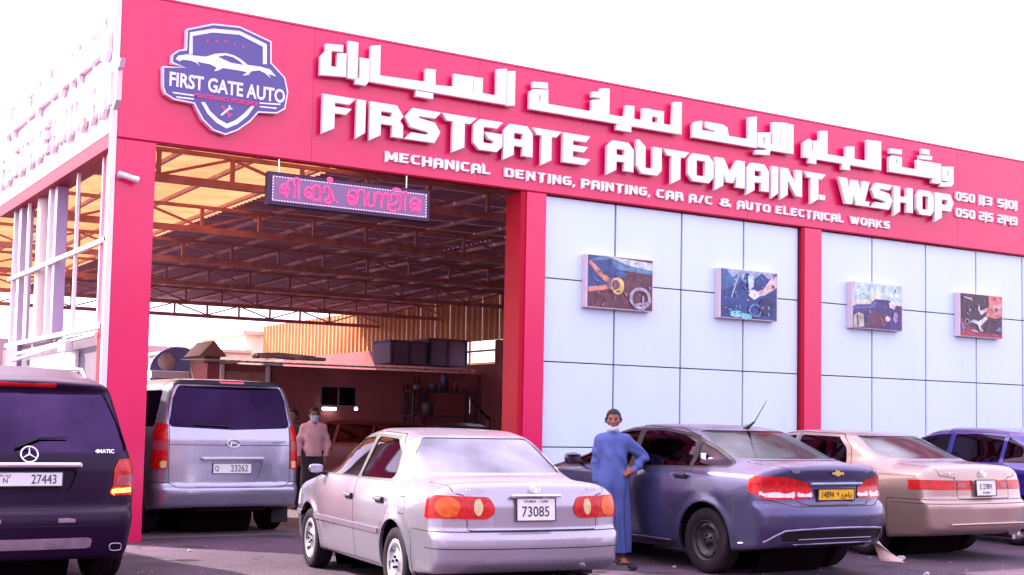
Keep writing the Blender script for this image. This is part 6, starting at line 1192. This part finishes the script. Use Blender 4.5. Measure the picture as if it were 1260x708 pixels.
    hb = MB(); hb.box(-2.52, -2.46, -0.41, 0.41, 0.935, 0.982, bev=0.016); hb.obj('chrome_handle_bar', mat('pale_blue_chrome', (0.6, 0.66, 0.78), 0.2, metal=0.9), root)
    bd = MB(); ring(bd, 0.085, 0.050, 0.008, 32); bd.tube([(0, 0.035, -0.035), (0, 0.028, 0.005), (0, -0.028, -0.005), (0, -0.035, 0.035)], 0.008, 6); bd.tube([(0, 0.06, 0.03), (0, 0.028, 0.005)], 0.006, 6); bd.tube([(0, -0.06, -0.03), (0, -0.028, -0.005)], 0.006, 6)
    o = bd.obj('badge', MT_CHROME, root); o.location = (-2.478, 0, 1.15)
    lettering(root, 'HYUNDAI', 0.045, -2.47, 0.62, 1.165); lettering(root, 'H1 VGT', 0.045, -2.47, -0.62, 1.165, off=0.001)
    wp = MB(); wp.tube([(-2.445, 0.05, 1.36), (-2.43, 0.50, 1.375)], [0.012, 0.006], 6); wp.obj('rear_wiper', MT_PLASTIC, root)
    mirrors(root, (1.35, 0.94, 1.32), P, MT_PLASTIC, 1.2)
    fl = MB(); fl.box(-2.05, -2.02, -0.93, -0.70, 0.12, 0.32, bev=0.005); fl.obj('mud_flap', MT_PLASTIC, root)
    return root
def simple_car(loc, hd, P, label, rim='alloy5', hh=0.0, name='parked_car', sg=None, platetxt=None, wind=None):
    wb, r = 1.30, 0.31; ra = 0.36; sg = sg or MT_GL_DARK; u = hh
    sp = dict(wb=2*wb, r=r, arch=ra, h=1.60+u, xmin=-2.10, xmax=2.10, belt=1.02+u*.5, paint=P, kt=0.13, bowr=0.24, bowf=0.36, crown=0.035, top_sig=0.07, ke2=0.12,
        top=[(-2.10, 1.10+u), (-1.98, 1.18+u), (-1.62, 1.38+u), (-1.25, 1.475+u), (-0.6, 1.525+u), (-0.1, 1.535+u), (0.35, 1.50+u), (0.62, 1.41+u), (1.30, 1.05+u), (1.42, 1.01+u), (1.80, 0.92+u), (2.0, 0.80+u), (2.10, 0.62)],
        bot=[(-2.1, 0.34), (-1.8, 0.26), (-1.5, 0.21), (1.5, 0.20), (2.3, 0.22)],
        w=[(0.15, 0.78), (0.28, 0.85), (0.45, 0.875), (0.65, 0.885), (0.80, 0.885), (0.95, 0.87), (1.02, 0.84), (1.10, 0.80), (1.45+u, 0.655), (1.55+u, 0.58)],
        plan=[(-2.1, 0.94), (-1.7, 0.985), (-1.2, 1.0), (1.0, 1.0), (1.6, 0.97), (2.1, 0.86)], plan_g=[(-1.8, 0.86), (-1.2, 0.95), (-0.6, 1.0), (0.2, 1.0), (1.2, 0.95)],
        rear=[(0.1, -2.0), (0.33, -2.06), (0.50, -2.10), (0.68, -2.10), (0.72, -2.05), (1.0, -2.02), (1.5, -1.75)], front=[(0.1, 2.0), (0.3, 2.09), (0.6, 2.10), (0.85, 1.98), (1.1, 1.7)], inset=0.02, tw=0.205, rim=rim, rimmat=mat('silver_alloy', (0.6, 0.58, 0.63), 0.3, metal=0.85), shelf=-1.4)
    b = 1.05+u*.5
    dlo = [(1.14, b-0.01), (0.50, 1.37+u), (0.10, 1.425+u), (-0.55, 1.44+u), (-1.05, 1.40+u), (-1.50, 1.20+u), (-1.62, b+0.05), (-1.40, b+0.02)]
    def seg(a, c): return inter(sidepoly(dlo, 0.02), lambda q: np.maximum(q[:, 0]-c, a-q[:, 0]))
    sp['parts'] = [dict(n='side_window', f=seg(-0.10, 1.3), m=sg, off=-0.008, rim=0.012, rm=MT_INK, sym=1), dict(n='rear_side_window', f=seg(-0.98, -0.18), m=sg, off=-0.008, rim=0.012, rm=MT_INK, sym=1), dict(n='quarter_window', f=seg(-1.8, -1.04), m=sg, off=-0.008, rim=0.012, rm=MT_INK, sym=1),
        dict(n='rear_window', f=rearpoly([(-0.66, 1.12+u), (0.66, 1.12+u), (0.56, 1.42+u), (-0.56, 1.42+u)], 0.05, -1.2), m=sg, off=-0.006, rim=0.012, rm=MT_INK),
        dict(n='windscreen', f=frontpoly([(-0.70, 1.06+u), (0.70, 1.06+u), (0.57, 1.45+u), (-0.57, 1.45+u)], 0.05, 0.3), m=wind or sg, off=-0.006, rim=0.012, rm=MT_INK),
        dict(n='tail_light', f=rearpoly([(0.55, 0.82), (0.58, 1.02), (0.95, 1.06), (0.95, 0.82)], 0.02, -1.80, True), m=MT_REDLENS, off=0.006, rim=0.016, rm=MT_INK, sym=1),
        dict(n='headlight', f=frontpoly([(0.45, 0.66), (0.42, 0.80), (0.90, 0.90), (0.90, 0.70)], 0.03, 1.4, True), m=MT_WHITELENS, off=0.004, rim=0.01, sym=1),
        dict(n='grille', f=frontpoly([(-0.38, 0.64), (0.38, 0.64), (0.38, 0.76), (-0.38, 0.76)], 0.02, 1.6), m=MT_PLASTIC, off=-0.004, rim=0.01)]
    sp['panels'] = [dict(n='front_door', f=sidepoly([(1.05, 0.24), (1.14, 0.70), (1.14, 1.03), (0.52, 1.42+u), (-0.11, 1.48+u), (-0.14, 1.0), (-0.12, 0.25)], 0.03, 0.45), sym=1),
        dict(n='rear_door', f=inter(sidepoly([(-0.14, 0.25), (-0.16, 1.0), (-0.13, 1.48+u), (-1.0, 1.45+u), (-1.06, 1.05), (-1.08, 0.80), (-0.94, 0.52), (-0.88, 0.25)], 0.02, 0.45), lambda q: -(np.hypot(q[:, 0]+wb, q[:, 2]-r)-ra-0.04)), sym=1),
        dict(n='rear_bumper', f=lambda q: np.maximum(q[:, 2]-0.69, q[:, 0]+1.70)), dict(n='front_bumper', f=lambda q: np.maximum(q[:, 2]-0.60, 1.70-q[:, 0]))]
    root, _ = vehicle(sp, loc, hd, label, 'car', name=name)
    handles(root, [(-0.02, 0.885, 0.93), (-0.86, 0.885, 0.94)], P); mirrors(root, (0.85, 0.86, 1.08+u*.5), P, MT_PLASTIC)
    return root
corolla(); cruze(); camry(); suv(); van()
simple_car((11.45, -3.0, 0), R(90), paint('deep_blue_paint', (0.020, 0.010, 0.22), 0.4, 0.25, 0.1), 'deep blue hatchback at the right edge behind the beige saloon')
simple_car((7.4, 9.3, 0), R(118), paint('dark_red_paint', (0.07, 0.003, 0.008), 0.2, 0.4, 0.1, 0.08, 0.15, False), 'dark red hatchback inside the workshop behind the silver lilac saloon', hh=-0.02, sg=glass('maroon_dark_glass', (0.02, 0.01, 0.015), (0.30, 0.12, 0.18), base=0.04))
simple_car((11.6, 12.6, 0), R(72), paint('near_black_paint', (0.02, 0.012, 0.02), 0.3, 0.35, 0.1, 0.3, 0.2, False), 'near black hatchback deep in the workshop before the tool rack', hh=-0.04)
# ---------------------------------------------------------------- people
SKIN = mat('brown_skin', (0.24, 0.085, 0.062), 0.5, var=0.1, vscale=30, bump=0.03, bscale=200)
HAIR = mat('black_hair', (0.010, 0.007, 0.008), 0.75, bump=0.6, bscale=160)
MASK = mat('pale_face_mask', (0.72, 0.74, 0.82), 0.8, bump=0.1, bscale=120)
class SDF:
    def __init__(s): s.p = []
    def cap(s, a, b, ra, rb, k=0.02): s.p.append(('c', np.array(a, float), np.array(b, float), ra, rb, k)); return s
    def ell(s, c, r, k=0.02): s.p.append(('e', np.array(c, float), np.array(r, float), 0, 0, k)); return s
    def __call__(s, P):
        f = np.full(len(P), 0.5)
        for t, a, b, ra, rb, k in s.p:
            if t == 'c': lo = np.minimum(a, b)-max(ra, rb)-0.06; hi = np.maximum(a, b)+max(ra, rb)+0.06
            else: lo = a-b-0.06; hi = a+b+0.06
            m = ((P > lo) & (P < hi)).all(1)
            if not m.any(): continue
            Q = P[m]
            if t == 'c':
                ab = b-a; L2 = ab @ ab+1e-12; h = np.clip(((Q-a) @ ab)/L2, 0, 1); d = np.linalg.norm(Q-a-h[:, None]*ab, axis=1)-(ra+(rb-ra)*h)
            else:
                q = (Q-a)/b; n = np.linalg.norm(q, axis=1); g = np.linalg.norm(q/b, axis=1); d = n*(n-1)/np.maximum(g, 1e-6)
            f[m] = smin(f[m], d, k)
        return f
def hand(S, wrist, d, palm, curl, sc=1.0, thumb=1):
    """palm direction d, palm normal (side the fingers curl to) palm; five separate fingers"""
    w_ = np.array(wrist, float); d = np.array(d, float); d /= np.linalg.norm(d); n = np.array(palm, float); n -= (n @ d)*d; n /= np.linalg.norm(n); s = np.cross(d, n)*thumb
    S.ell(w_+d*0.042*sc, np.array([.036, .030, .045])*sc, 0.015)
    S.cap(w_, w_+d*0.03*sc, .021*sc, .024*sc, .02)
    for i, (o, l) in enumerate([(0.027, .068), (0.009, .076), (-0.009, .070), (-0.026, .055)]):
        a = w_+d*0.070*sc+s*o*sc; c1 = curl*0.7+0.1*i; d1 = d*math.cos(c1)+n*math.sin(c1); b = a+d1*l*0.5*sc; c2 = c1+curl; d2 = d*math.cos(c2)+n*math.sin(c2); c = b+d2*l*0.5*sc
        S.cap(a-d*0.02*sc, a, .010*sc, .0095*sc, .008); S.cap(a, b, .0092*sc, .0085*sc, .004); S.cap(b, c, .0085*sc, .0070*sc, .004)
    a = w_+d*0.022*sc+s*0.022*sc; b = a+(s*0.75+d*0.6+n*0.3)*0.036*sc; c = b+(s*0.35+d*0.85+n*0.45)*0.030*sc
    S.cap(a, b, .014*sc, .010*sc, .01); S.cap(b, c, .010*sc, .0085*sc, .004)
def surf(name, S, lo, hi, h, mats, par, parts=None, disp=None, decim=None):
    F = S if disp is None else (lambda P: S(P)-disp(P))
    V, Q = surface_nets(F, lo, hi, h); V = project(F, V, 2); T = tris(Q, V)
    G = grad(F, V); nf = np.cross(V[T[:, 1]]-V[T[:, 0]], V[T[:, 2]]-V[T[:, 0]])
    if (nf*G[T[:, 0]]).sum() < 0: T = T[:, ::-1]
    lab = np.zeros(len(T), int)
    for i, p in enumerate(parts or [], 1):
        V, T, lab = cut(V, T, lab, p['f']); c = V[T].mean(1); lab[(p['f'](c) < 0) & (lab == 0)] = i
    N = grad(F, V); N /= np.maximum(np.linalg.norm(N, axis=1), 1e-9)[:, None]
    keep = T
    o = link(name, np_mesh(name, V, keep, N, mats), par)
    for i, p in enumerate(parts or [], 1):
        m = lab == i
        if m.any(): link(p['n'], patch(p['n'], V, T[m], N, [p['m']], p['off'], p['off']), o)
    return o
def head(S, c, sc=1.0, yaw=0.0):
    cy, sy = math.cos(yaw), math.sin(yaw)
    def T(x, y, z): return (c[0]+(x*cy-y*sy)*sc, c[1]+(x*sy+y*cy)*sc, c[2]+z*sc)
    S.ell(T(0, 0.012, 0.035), np.array([.074, .092, .088])*sc, .02); S.ell(T(0, -0.022, -0.030), np.array([.060, .066, .078])*sc, .03); S.ell(T(0, -0.055, -0.085), np.array([.030, .026, .022])*sc, .03)
    for s in (-1, 1):
        S.ell(T(s*0.040, -0.058, -0.012), np.array([.022, .018, .018])*sc, .02); S.ell(T(s*0.078, 0.010, 0.0), np.array([.010, .020, .030])*sc, .008)
        S.cap(T(s*0.012, -0.083, 0.022), T(s*0.046, -0.074, 0.020), .007*sc, .006*sc, .008)
    S.cap(T(0, -0.083, 0.012), T(0, -0.100, -0.024), .008*sc, .014*sc, .01); S.cap(T(-0.017, -0.084, -0.052), T(0.017, -0.084, -0.052), .0075*sc, .0075*sc, .006); S.cap(T(-0.014, -0.082, -0.063), T(0.014, -0.082, -0.063), .008*sc, .008*sc, .006)
    return T
def eyes(T, par, sc):
    for s in (-1, 1):
        for nm, r_, dy, m, fl in (('eye', .0115, -0.070, mat('eye_white', (0.5, 0.42, 0.42), 0.3), .55), ('iris', .0060, -0.0775, HAIR, 1)):
            bm = bmesh.new(); bmesh.ops.create_uvsphere(bm, u_segments=12, v_segments=8, radius=1); mb = MB(); p0 = T(s*0.031, dy, 0.004)
            mb.add([(p0[0]+v.co.x*r_*1.25*sc, p0[1]+v.co.y*r_*sc, p0[2]+v.co.z*r_*fl*sc) for v in bm.verts], [tuple(v.index for v in f.verts) for f in bm.faces], 0, True); bm.free(); mb.obj(nm, m, par)
        b = MB(); b.tube([T(s*0.014, -0.0905, 0.026), T(s*0.032, -0.090, 0.031), T(s*0.050, -0.079, 0.025)], [.0032*sc, .0042*sc, .002*sc], 6); b.obj('eyebrow', HAIR, par)
    b = MB(); b.tube([T(-0.022, -0.0885, -0.058), T(0, -0.0935, -0.056), T(0.022, -0.0885, -0.058)], [.0012, .0022, .0012], 6); b.obj('mouth', mat('lips', (0.16, 0.035, 0.035), 0.5), par)
# -- man in the long blue robe, weight on one leg, left hand on his hip
m1 = empty('person', (4.25, -4.12, 0), R(-33), 'man in a long blue robe with white face mask under his chin, hand on hip', 'person')
S = SDF(); HC = (0.0, -0.035, 1.505)
T1 = head(S, HC, 0.97, R(-6))
S.cap((0, 0.0, 1.33), (0, -0.015, 1.44), .050, .048, .03)
S.cap((0, 0.01, 1.26), (0.02, 0.0, 0.95), .085, .09, .05)
S.cap((-0.14, 0, 1.29), (-0.175, 0.03, 1.04), .045, .038); S.cap((-0.175, 0.03, 1.04), (-0.165, -0.035, 0.83), .036, .026); hand(S, (-0.165, -0.035, 0.82), (0.0, -0.08, -1), (0.6, -0.5, 0), 0.45, 1.0, -1)
S.cap((0.14, 0, 1.28), (0.330, 0.088, 1.12), .040, .034); S.cap((0.330, 0.088, 1.12), (0.205, -0.10, 0.975), .032, .026); hand(S, (0.205, -0.10, 0.972), (-0.85, -0.45, -0.12), (0.15, 0.55, -0.8), 0.75, 1.0, -1)
for s, x in ((-1, -0.085), (1, 0.10)):
    S.cap((x*0.9, 0, 0.95), (x, 0.0, 0.50), .075, .055, .04); S.cap((x, 0, 0.50), (x*1.05, 0.02, 0.09), .048, .034, .03)
    S.cap((x*1.05, 0.04, 0.05), (x*1.3, -0.11, 0.035), .036, .034, .03); S.ell((x*1.05, 0.055, 0.045), (.034, .04, .04), .02)
    for k in range(5): S.cap((x*1.3+(k-2)*0.017, -0.125, 0.030), (x*1.34+(k-2)*0.019, -0.158-0.012*(k == (1 if s < 0 else 3)), 0.024), .0125, .010, .004)
hairf = lambda P: np.maximum.reduce([-(P[:, 2]-(HC[2]+0.045)-np.clip((-(P[:, 1]-HC[1])-0.02)*0.35, -0.06, 0.03)), -(P[:, 2]-HC[2]+0.03)])
hairf = lambda P: (HC[2]+np.where(P[:, 1] < HC[1]-0.025, 0.066, np.where(P[:, 1] < HC[1]+0.01, 0.02, -0.045)))-P[:, 2]
def smooth_hair(HC):
    def f(P):
        y = P[:, 1]-HC[1]; line = 0.068-0.058*sstep(y, -0.050, -0.012)-0.065*sstep(y, 0.0, 0.05); return (HC[2]+line)-P[:, 2]
    return f
maskf = lambda P: np.maximum.reduce([P[:, 2]-(HC[2]-0.070+0.35*np.abs(P[:, 0])), (HC[2]-0.118+0.25*np.abs(P[:, 0]))-P[:, 2], P[:, 1]-(HC[1]-0.005)])
body = surf('body', S, (-0.42, -0.28, 0.0), (0.48, 0.2, 1.66), 0.0058, [SKIN], m1, [dict(n='hair', f=smooth_hair(HC), m=HAIR, off=0.009), dict(n='face_mask', f=maskf, m=MASK, off=0.012)])
eyes(T1, body, 0.97)
for s in (-1, 1):
    b = MB(); b.tube([T1(s*0.060, -0.045, -0.085), T1(s*0.082, -0.02, -0.03), T1(s*0.080, 0.015, 0.02)], 0.0022, 5); b.obj('mask_loop', MASK, body)
ROBE = mat('blue_cotton', (0.080, 0.110, 0.34), 0.85, var=0.2, vscale=3, bump=0.12, bscale=90)
G = SDF()
G.ell((0, 0.005, 1.22), (.170, .120, .17), .05).ell((0, 0.0, 1.310), (.150, .080, .055), .06).cap((0, 0, 1.36), (0, -0.012, 1.41), .064, .058, .03)
G.cap((0.005, 0, 1.10), (0.01, 0, 0.85), .135, .150, .06).cap((-0.045, 0, 0.85), (-0.075, 0.0, 0.135), .115, .105, .08).cap((0.06, 0, 0.85), (0.085, 0.0, 0.135), .115, .105, .08)
G.cap((-0.140, 0, 1.295), (-0.175, 0.03, 1.04), .064, .056, .05).cap((-0.175, 0.03, 1.04), (-0.165, -0.02, 0.87), .054, .046, .03)
G.cap((0.140, 0, 1.295), (0.335, 0.09, 1.12), .066, .060, .05).cap((0.338, 0.09, 1.12), (0.232, -0.065, 1.0), .058, .046, .015)
def folds(P):
    x, y, z = P[:, 0], P[:, 1], P[:, 2]; a = np.arctan2(y, x-0.01)
    low = sstep(1.05-z, 0, 0.7); d = 0.016*low*np.sin(a*6+2.0*np.sin(z*3))+0.010*low*np.sin(a*11+z*5+1)
    d += 0.009*np.sin((x*0.8+z)*30+4*np.sin(x*9+z*4))*np.exp(-((z-0.95)/0.16)**2)*sstep(x, -0.12, 0.16)+0.006*np.sin(x*46+z*9+2*np.sin(z*11))*np.exp(-((z-1.15)/0.2)**2)+0.007*np.sin(z*60+x*30)*np.exp(-((z-1.12)/0.1)**2)*(np.abs(x) > 0.17)
    return d
Gc = lambda P: np.maximum(G(P)-folds(P), np.maximum(0.115-P[:, 2], P[:, 2]-1.415))
V, Q = surface_nets(Gc, (-0.34, -0.25, 0.08), (0.46, 0.24, 1.45), 0.010); V = project(Gc, V, 2); T = tris(Q, V); nf = np.cross(V[T[:, 1]]-V[T[:, 0]], V[T[:, 2]]-V[T[:, 0]]); 
if (nf*grad(Gc, V)[T[:, 0]]).sum() < 0: T = T[:, ::-1]
c = V[T].mean(1); op = (c[:, 2] < 0.121) | ((c[:, 2] > 1.409) & (np.hypot(c[:, 0], c[:, 1]) < 0.05))
T = T[~op]; N = grad(Gc, V); N /= np.maximum(np.linalg.norm(N, axis=1), 1e-9)[:, None]
rb = link('robe', patch('robe', V, T, N, [ROBE], 0, 0.006), m1)
b = MB(); b.tube([(0.0, -0.128, 1.36), (0.0, -0.150, 1.27), (0.002, -0.150, 1.12)], 0.004, 6); b.obj('placket', ROBE, rb)
for s, x in ((-1, -0.085), (1, 0.10)):
    b = MB(); b.box(x*1.2-0.046, x*1.2+0.050, -0.165, 0.095, 0.0, 0.016, bev=0.01); b.tube([(x*1.25-0.042, -0.07, 0.02), (x*1.25, -0.085, 0.072), (x*1.25+0.045, -0.07, 0.02)], 0.011, 7); b.obj('sandal', mat('dark_sandal', (0.05, 0.025, 0.03), 0.6), m1)
# -- man in the pink shirt beside the van
m2 = empty('person', (4.49, 4.5, 0), R(-18), 'man in pale pink shirt, dark trousers and pale blue mask beside the van', 'person')
S = SDF(); H2 = (0.0, -0.03, 1.55); T2 = head(S, H2, 1.0, R(8)); S.cap((0, 0, 1.38), (0, -0.01, 1.49), .052, .05, .03); S.cap((0, 0, 1.35), (0, 0, 1.0), .11, .11, .05)
for s in (-1, 1):
    S.cap((s*0.15, 0, 1.35), (s*0.23, 0.03, 1.10), .046, .04); S.cap((s*0.235, 0.03, 1.10), (s*0.235 if s < 0 else 0.19, -0.05, 0.87), .037, .027)
    hand(S, (s*0.235 if s < 0 else 0.19, -0.05, 0.86), (0.02*s, -0.08, -1), (-0.6*s, -0.5, 0), 0.45, 1.0, s)
    S.cap((s*0.09, 0, 0.95), (s*0.10, -0.01, 0.52), .08, .058, .04); S.cap((s*0.10, -0.01, 0.52), (s*0.11, 0.02, 0.10), .052, .036, .03); S.cap((s*0.11, 0.04, 0.05), (s*0.13, -0.12, 0.035), .038, .036, .03)
mask2 = lambda P: np.maximum.reduce([P[:, 2]-(H2[2]-0.008), (H2[2]-0.108)-P[:, 2], P[:, 1]-(H2[1]-0.022)])
body = surf('body', S, (-0.36, -0.24, 0.0), (0.36, 0.2, 1.72), 0.0068, [SKIN], m2, [dict(n='hair', f=smooth_hair(H2), m=HAIR, off=0.012), dict(n='face_mask', f=mask2, m=mat('pale_blue_mask', (0.45, 0.52, 0.72), 0.8), off=0.009)])
eyes(T2, body, 1.0)
PK = mat('pink_shirt', (0.60, 0.36, 0.40), 0.85, var=0.12, vscale=5, bump=0.15, bscale=80)
G2 = SDF(); G2.ell((0, 0.0, 1.27), (.185, .13, .19), .05).ell((0, 0, 1.370), (.150, .08, .055), .06).cap((0, 0, 1.43), (0, -0.005, 1.455), .064, .060, .03).cap((0, 0, 1.2), (0, 0, 0.93), .150, .165, .06)
for s in (-1, 1): G2.cap((s*0.150, 0, 1.352), (s*0.23, 0.03, 1.10), .064, .056, .05).cap((s*0.24, 0.03, 1.10), (s*0.235 if s < 0 else 0.195, -0.04, 0.90), .060, .046, .02)
Gc = lambda P: np.maximum(G2(P)-0.006*np.sin((P[:, 0]*.7+P[:, 2])*38+2*np.sin(P[:, 0]*14)), np.maximum(0.885-P[:, 2], P[:, 2]-1.462))
V, Q = surface_nets(Gc, (-0.36, -0.24, 0.84), (0.36, 0.22, 1.5), 0.011); V = project(Gc, V, 2); T = tris(Q, V); nf = np.cross(V[T[:, 1]]-V[T[:, 0]], V[T[:, 2]]-V[T[:, 0]])
if (nf*grad(Gc, V)[T[:, 0]]).sum() < 0: T = T[:, ::-1]
N = grad(Gc, V); N /= np.maximum(np.linalg.norm(N, axis=1), 1e-9)[:, None]
sh = link('shirt', np_mesh('shirt', V, T, N, [PK]), m2)
b = MB(); b.tube([(0.0, -0.143, 1.38), (0.0, -0.150, 1.25), (0.0, -0.170, 0.92)], 0.005, 6); b.obj('placket', PK, sh)
G3 = SDF()
for s in (-1, 1): G3.cap((s*0.075, 0, 0.93), (s*0.10, 0, 0.52), .110, .085, .06).cap((s*0.10, 0, 0.52), (s*0.112, 0.02, 0.08), .082, .074, .04)
Gc3 = lambda P: np.maximum(G3(P)-0.004*np.sin(P[:, 2]*40+P[:, 0]*20), 0.06-P[:, 2])
V, Q = surface_nets(Gc3, (-0.26, -0.2, 0.02), (0.26, 0.2, 1.06), 0.013); V = project(Gc3, V, 2); T = tris(Q, V); nf = np.cross(V[T[:, 1]]-V[T[:, 0]], V[T[:, 2]]-V[T[:, 0]])
if (nf*grad(Gc3, V)[T[:, 0]]).sum() < 0: T = T[:, ::-1]
N = grad(Gc3, V); N /= np.maximum(np.linalg.norm(N, axis=1), 1e-9)[:, None]
link('trousers', np_mesh('trousers', V, T, N, [mat('dark_trousers', (0.03, 0.02, 0.035), 0.85)]), m2)
for s in (-1, 1): b = MB(); b.box(s*0.12-0.05, s*0.12+0.05, -0.165, 0.09, 0, 0.065, bev=0.03); b.obj('shoe', MT_PLASTIC, m2)
m3 = m2.copy(); col.objects.link(m3); m3.location = (4.44, 5.25, -0.02); m3.rotation_euler = (0, 0, R(-50)); m3['label'] = 'man in a dark shirt half hidden between the van and the man in pink'
for ch in list(m2.children):
    c3 = ch.copy(); col.objects.link(c3); c3.parent = m3
    if ch.name.startswith('shirt'):
        c3.data = ch.data.copy(); c3.data.materials[0] = mat('dark_shirt', (0.07, 0.03, 0.04), 0.85)
    for g3 in ch.children:
        if g3.name.startswith('face_mask') or g3.name.startswith('placket'): continue
        d3 = g3.copy(); col.objects.link(d3); d3.parent = c3
# ---------------------------------------------------------------- small things lying about
cr = empty('torn_bumper_piece', (6.70, -5.45, 0.04), R(-28), 'torn pale plastic bumper piece on the ground behind the slate blue saloon', 'scrap')
b = MB(); vs = []; n = 9
for i in range(n):
    t = i/(n-1); w_ = 0.26*(1-t)**0.8+0.02; vs += [(0.10*(1-t)+0.01*math.sin(t*9), 0.03*math.sin(t*3), 0.02+0.36*t), (0.12*(1-t)+w_, 0.05*math.sin(t*3+1), 0.0+0.22*t)]
b.add(vs, [(2*i, 2*i+1, 2*i+3, 2*i+2) for i in range(n-1)], 0, True); o = b.obj('bent_plastic', mat('cream_plastic', (0.62, 0.42, 0.38), 0.5), cr)
md = o.modifiers.new('thick', 'SOLIDIFY'); md.thickness = 0.012
rs = random.Random(11)
WRP = mat('crumpled_wrapper', (0.55, 0.50, 0.56), 0.4, bump=0.3, bscale=50)
for i, (x, y, r_, lab) in enumerate([(4.62, -4.72, .022, 'small crumpled white paper on the ground before the slate blue saloon'), (6.55, -6.35, .035, 'crumpled white cup near the bottom edge of the photo'), (7.55, -5.1, .05, 'crumpled translucent plastic on the ground behind the beige saloon'), (0.62, -1.3, .02, 'white pebble by the foot of the left red column'), (4.05, -4.75, .05, 'dark rag lying between the man in blue and the silver saloon')]):
    bm = bmesh.new(); bmesh.ops.create_icosphere(bm, subdivisions=2, radius=r_)
    for v in bm.verts: v.co *= rs.uniform(0.6, 1.25); v.co.z *= 0.6
    mb = MB(); mb.add([tuple(v.co) for v in bm.verts], [tuple(v.index for v in f.verts) for f in bm.faces]); bm.free()
    o = mb.obj(['paper_scrap', 'crushed_cup', 'plastic_scrap', 'pebble', 'rag'][i], WRP if i != 4 else MT_PLASTIC); o.location = (x, y, r_*0.5); tag(o, lab, ['paper', 'cup', 'plastic', 'pebble', 'rag'][i])

# ---------------------------------------------------------------- tyres and drums inside
TM = tyre_mesh(0.32, 0.2, 0.20).mesh('tyre_body', [MT_TYRE])
for i, (x, y, z, lab) in enumerate([(9.6, 16.9, 0.10, 'lowest tyre of the stack before the office wall'), (9.62, 16.88, 0.31, 'second tyre from the floor in the stack before the office wall'), (9.58, 16.92, 0.52, 'third tyre from the floor in the stack before the office wall'), (9.61, 16.9, 0.73, 'topmost tyre of the stack before the office wall')]):
    e = link('loose_tyre', TM, None, (x, y, z), (PI/2, 0, 0.4*i)); tag(e, lab, 'tyre', 'tyres stacked before the office wall')
for i, (x, m_, lab) in enumerate([(10.3, mat('rust_drum', (0.20, 0.05, 0.03), 0.6, var=0.3), 'rust red oil drum beside the tyre stack'), (11.05, mat('blue_drum', (0.03, 0.05, 0.16), 0.5, var=0.3), 'dark blue oil drum below the office window')]):
    b = MB(); b.lathe([(0, 0), (0.29, 0), (0.29, 0.28), (0.305, 0.29), (0.29, 0.30), (0.29, 0.58), (0.305, 0.59), (0.29, 0.60), (0.29, 0.87), (0.30, 0.88), (0.28, 0.88), (0.27, 0.865), (0, 0.865)], 28, axis='z')
    o = b.obj('oil_drum', m_); o.location = (x, 17.5, 0); tag(o, lab, 'drum')
for i, (x, z, h_) in enumerate([(13.0, 1.1, 0.9), (13.35, 1.3, 0.6), (13.6, 1.0, 1.1)]):
    b = MB(); b.tube([(0, 0, 0.9), (0.03, -0.03, 0.5), (-0.05, -0.05, 0.1), (0.08, -0.04, -0.15), (0.16, -0.02, 0.2), (0.13, 0, 0.9)], 0.022, 7); o = b.obj('hose', MT_PLASTIC); o.location = (x, 18.22, z+0.6); tag(o, ['leftmost dark hose looped on the back wall above the tool rack', 'middle dark hose looped on the back wall', 'rightmost dark hose looped on the back wall near the corner'][i], 'hose', 'hoses on the back wall')
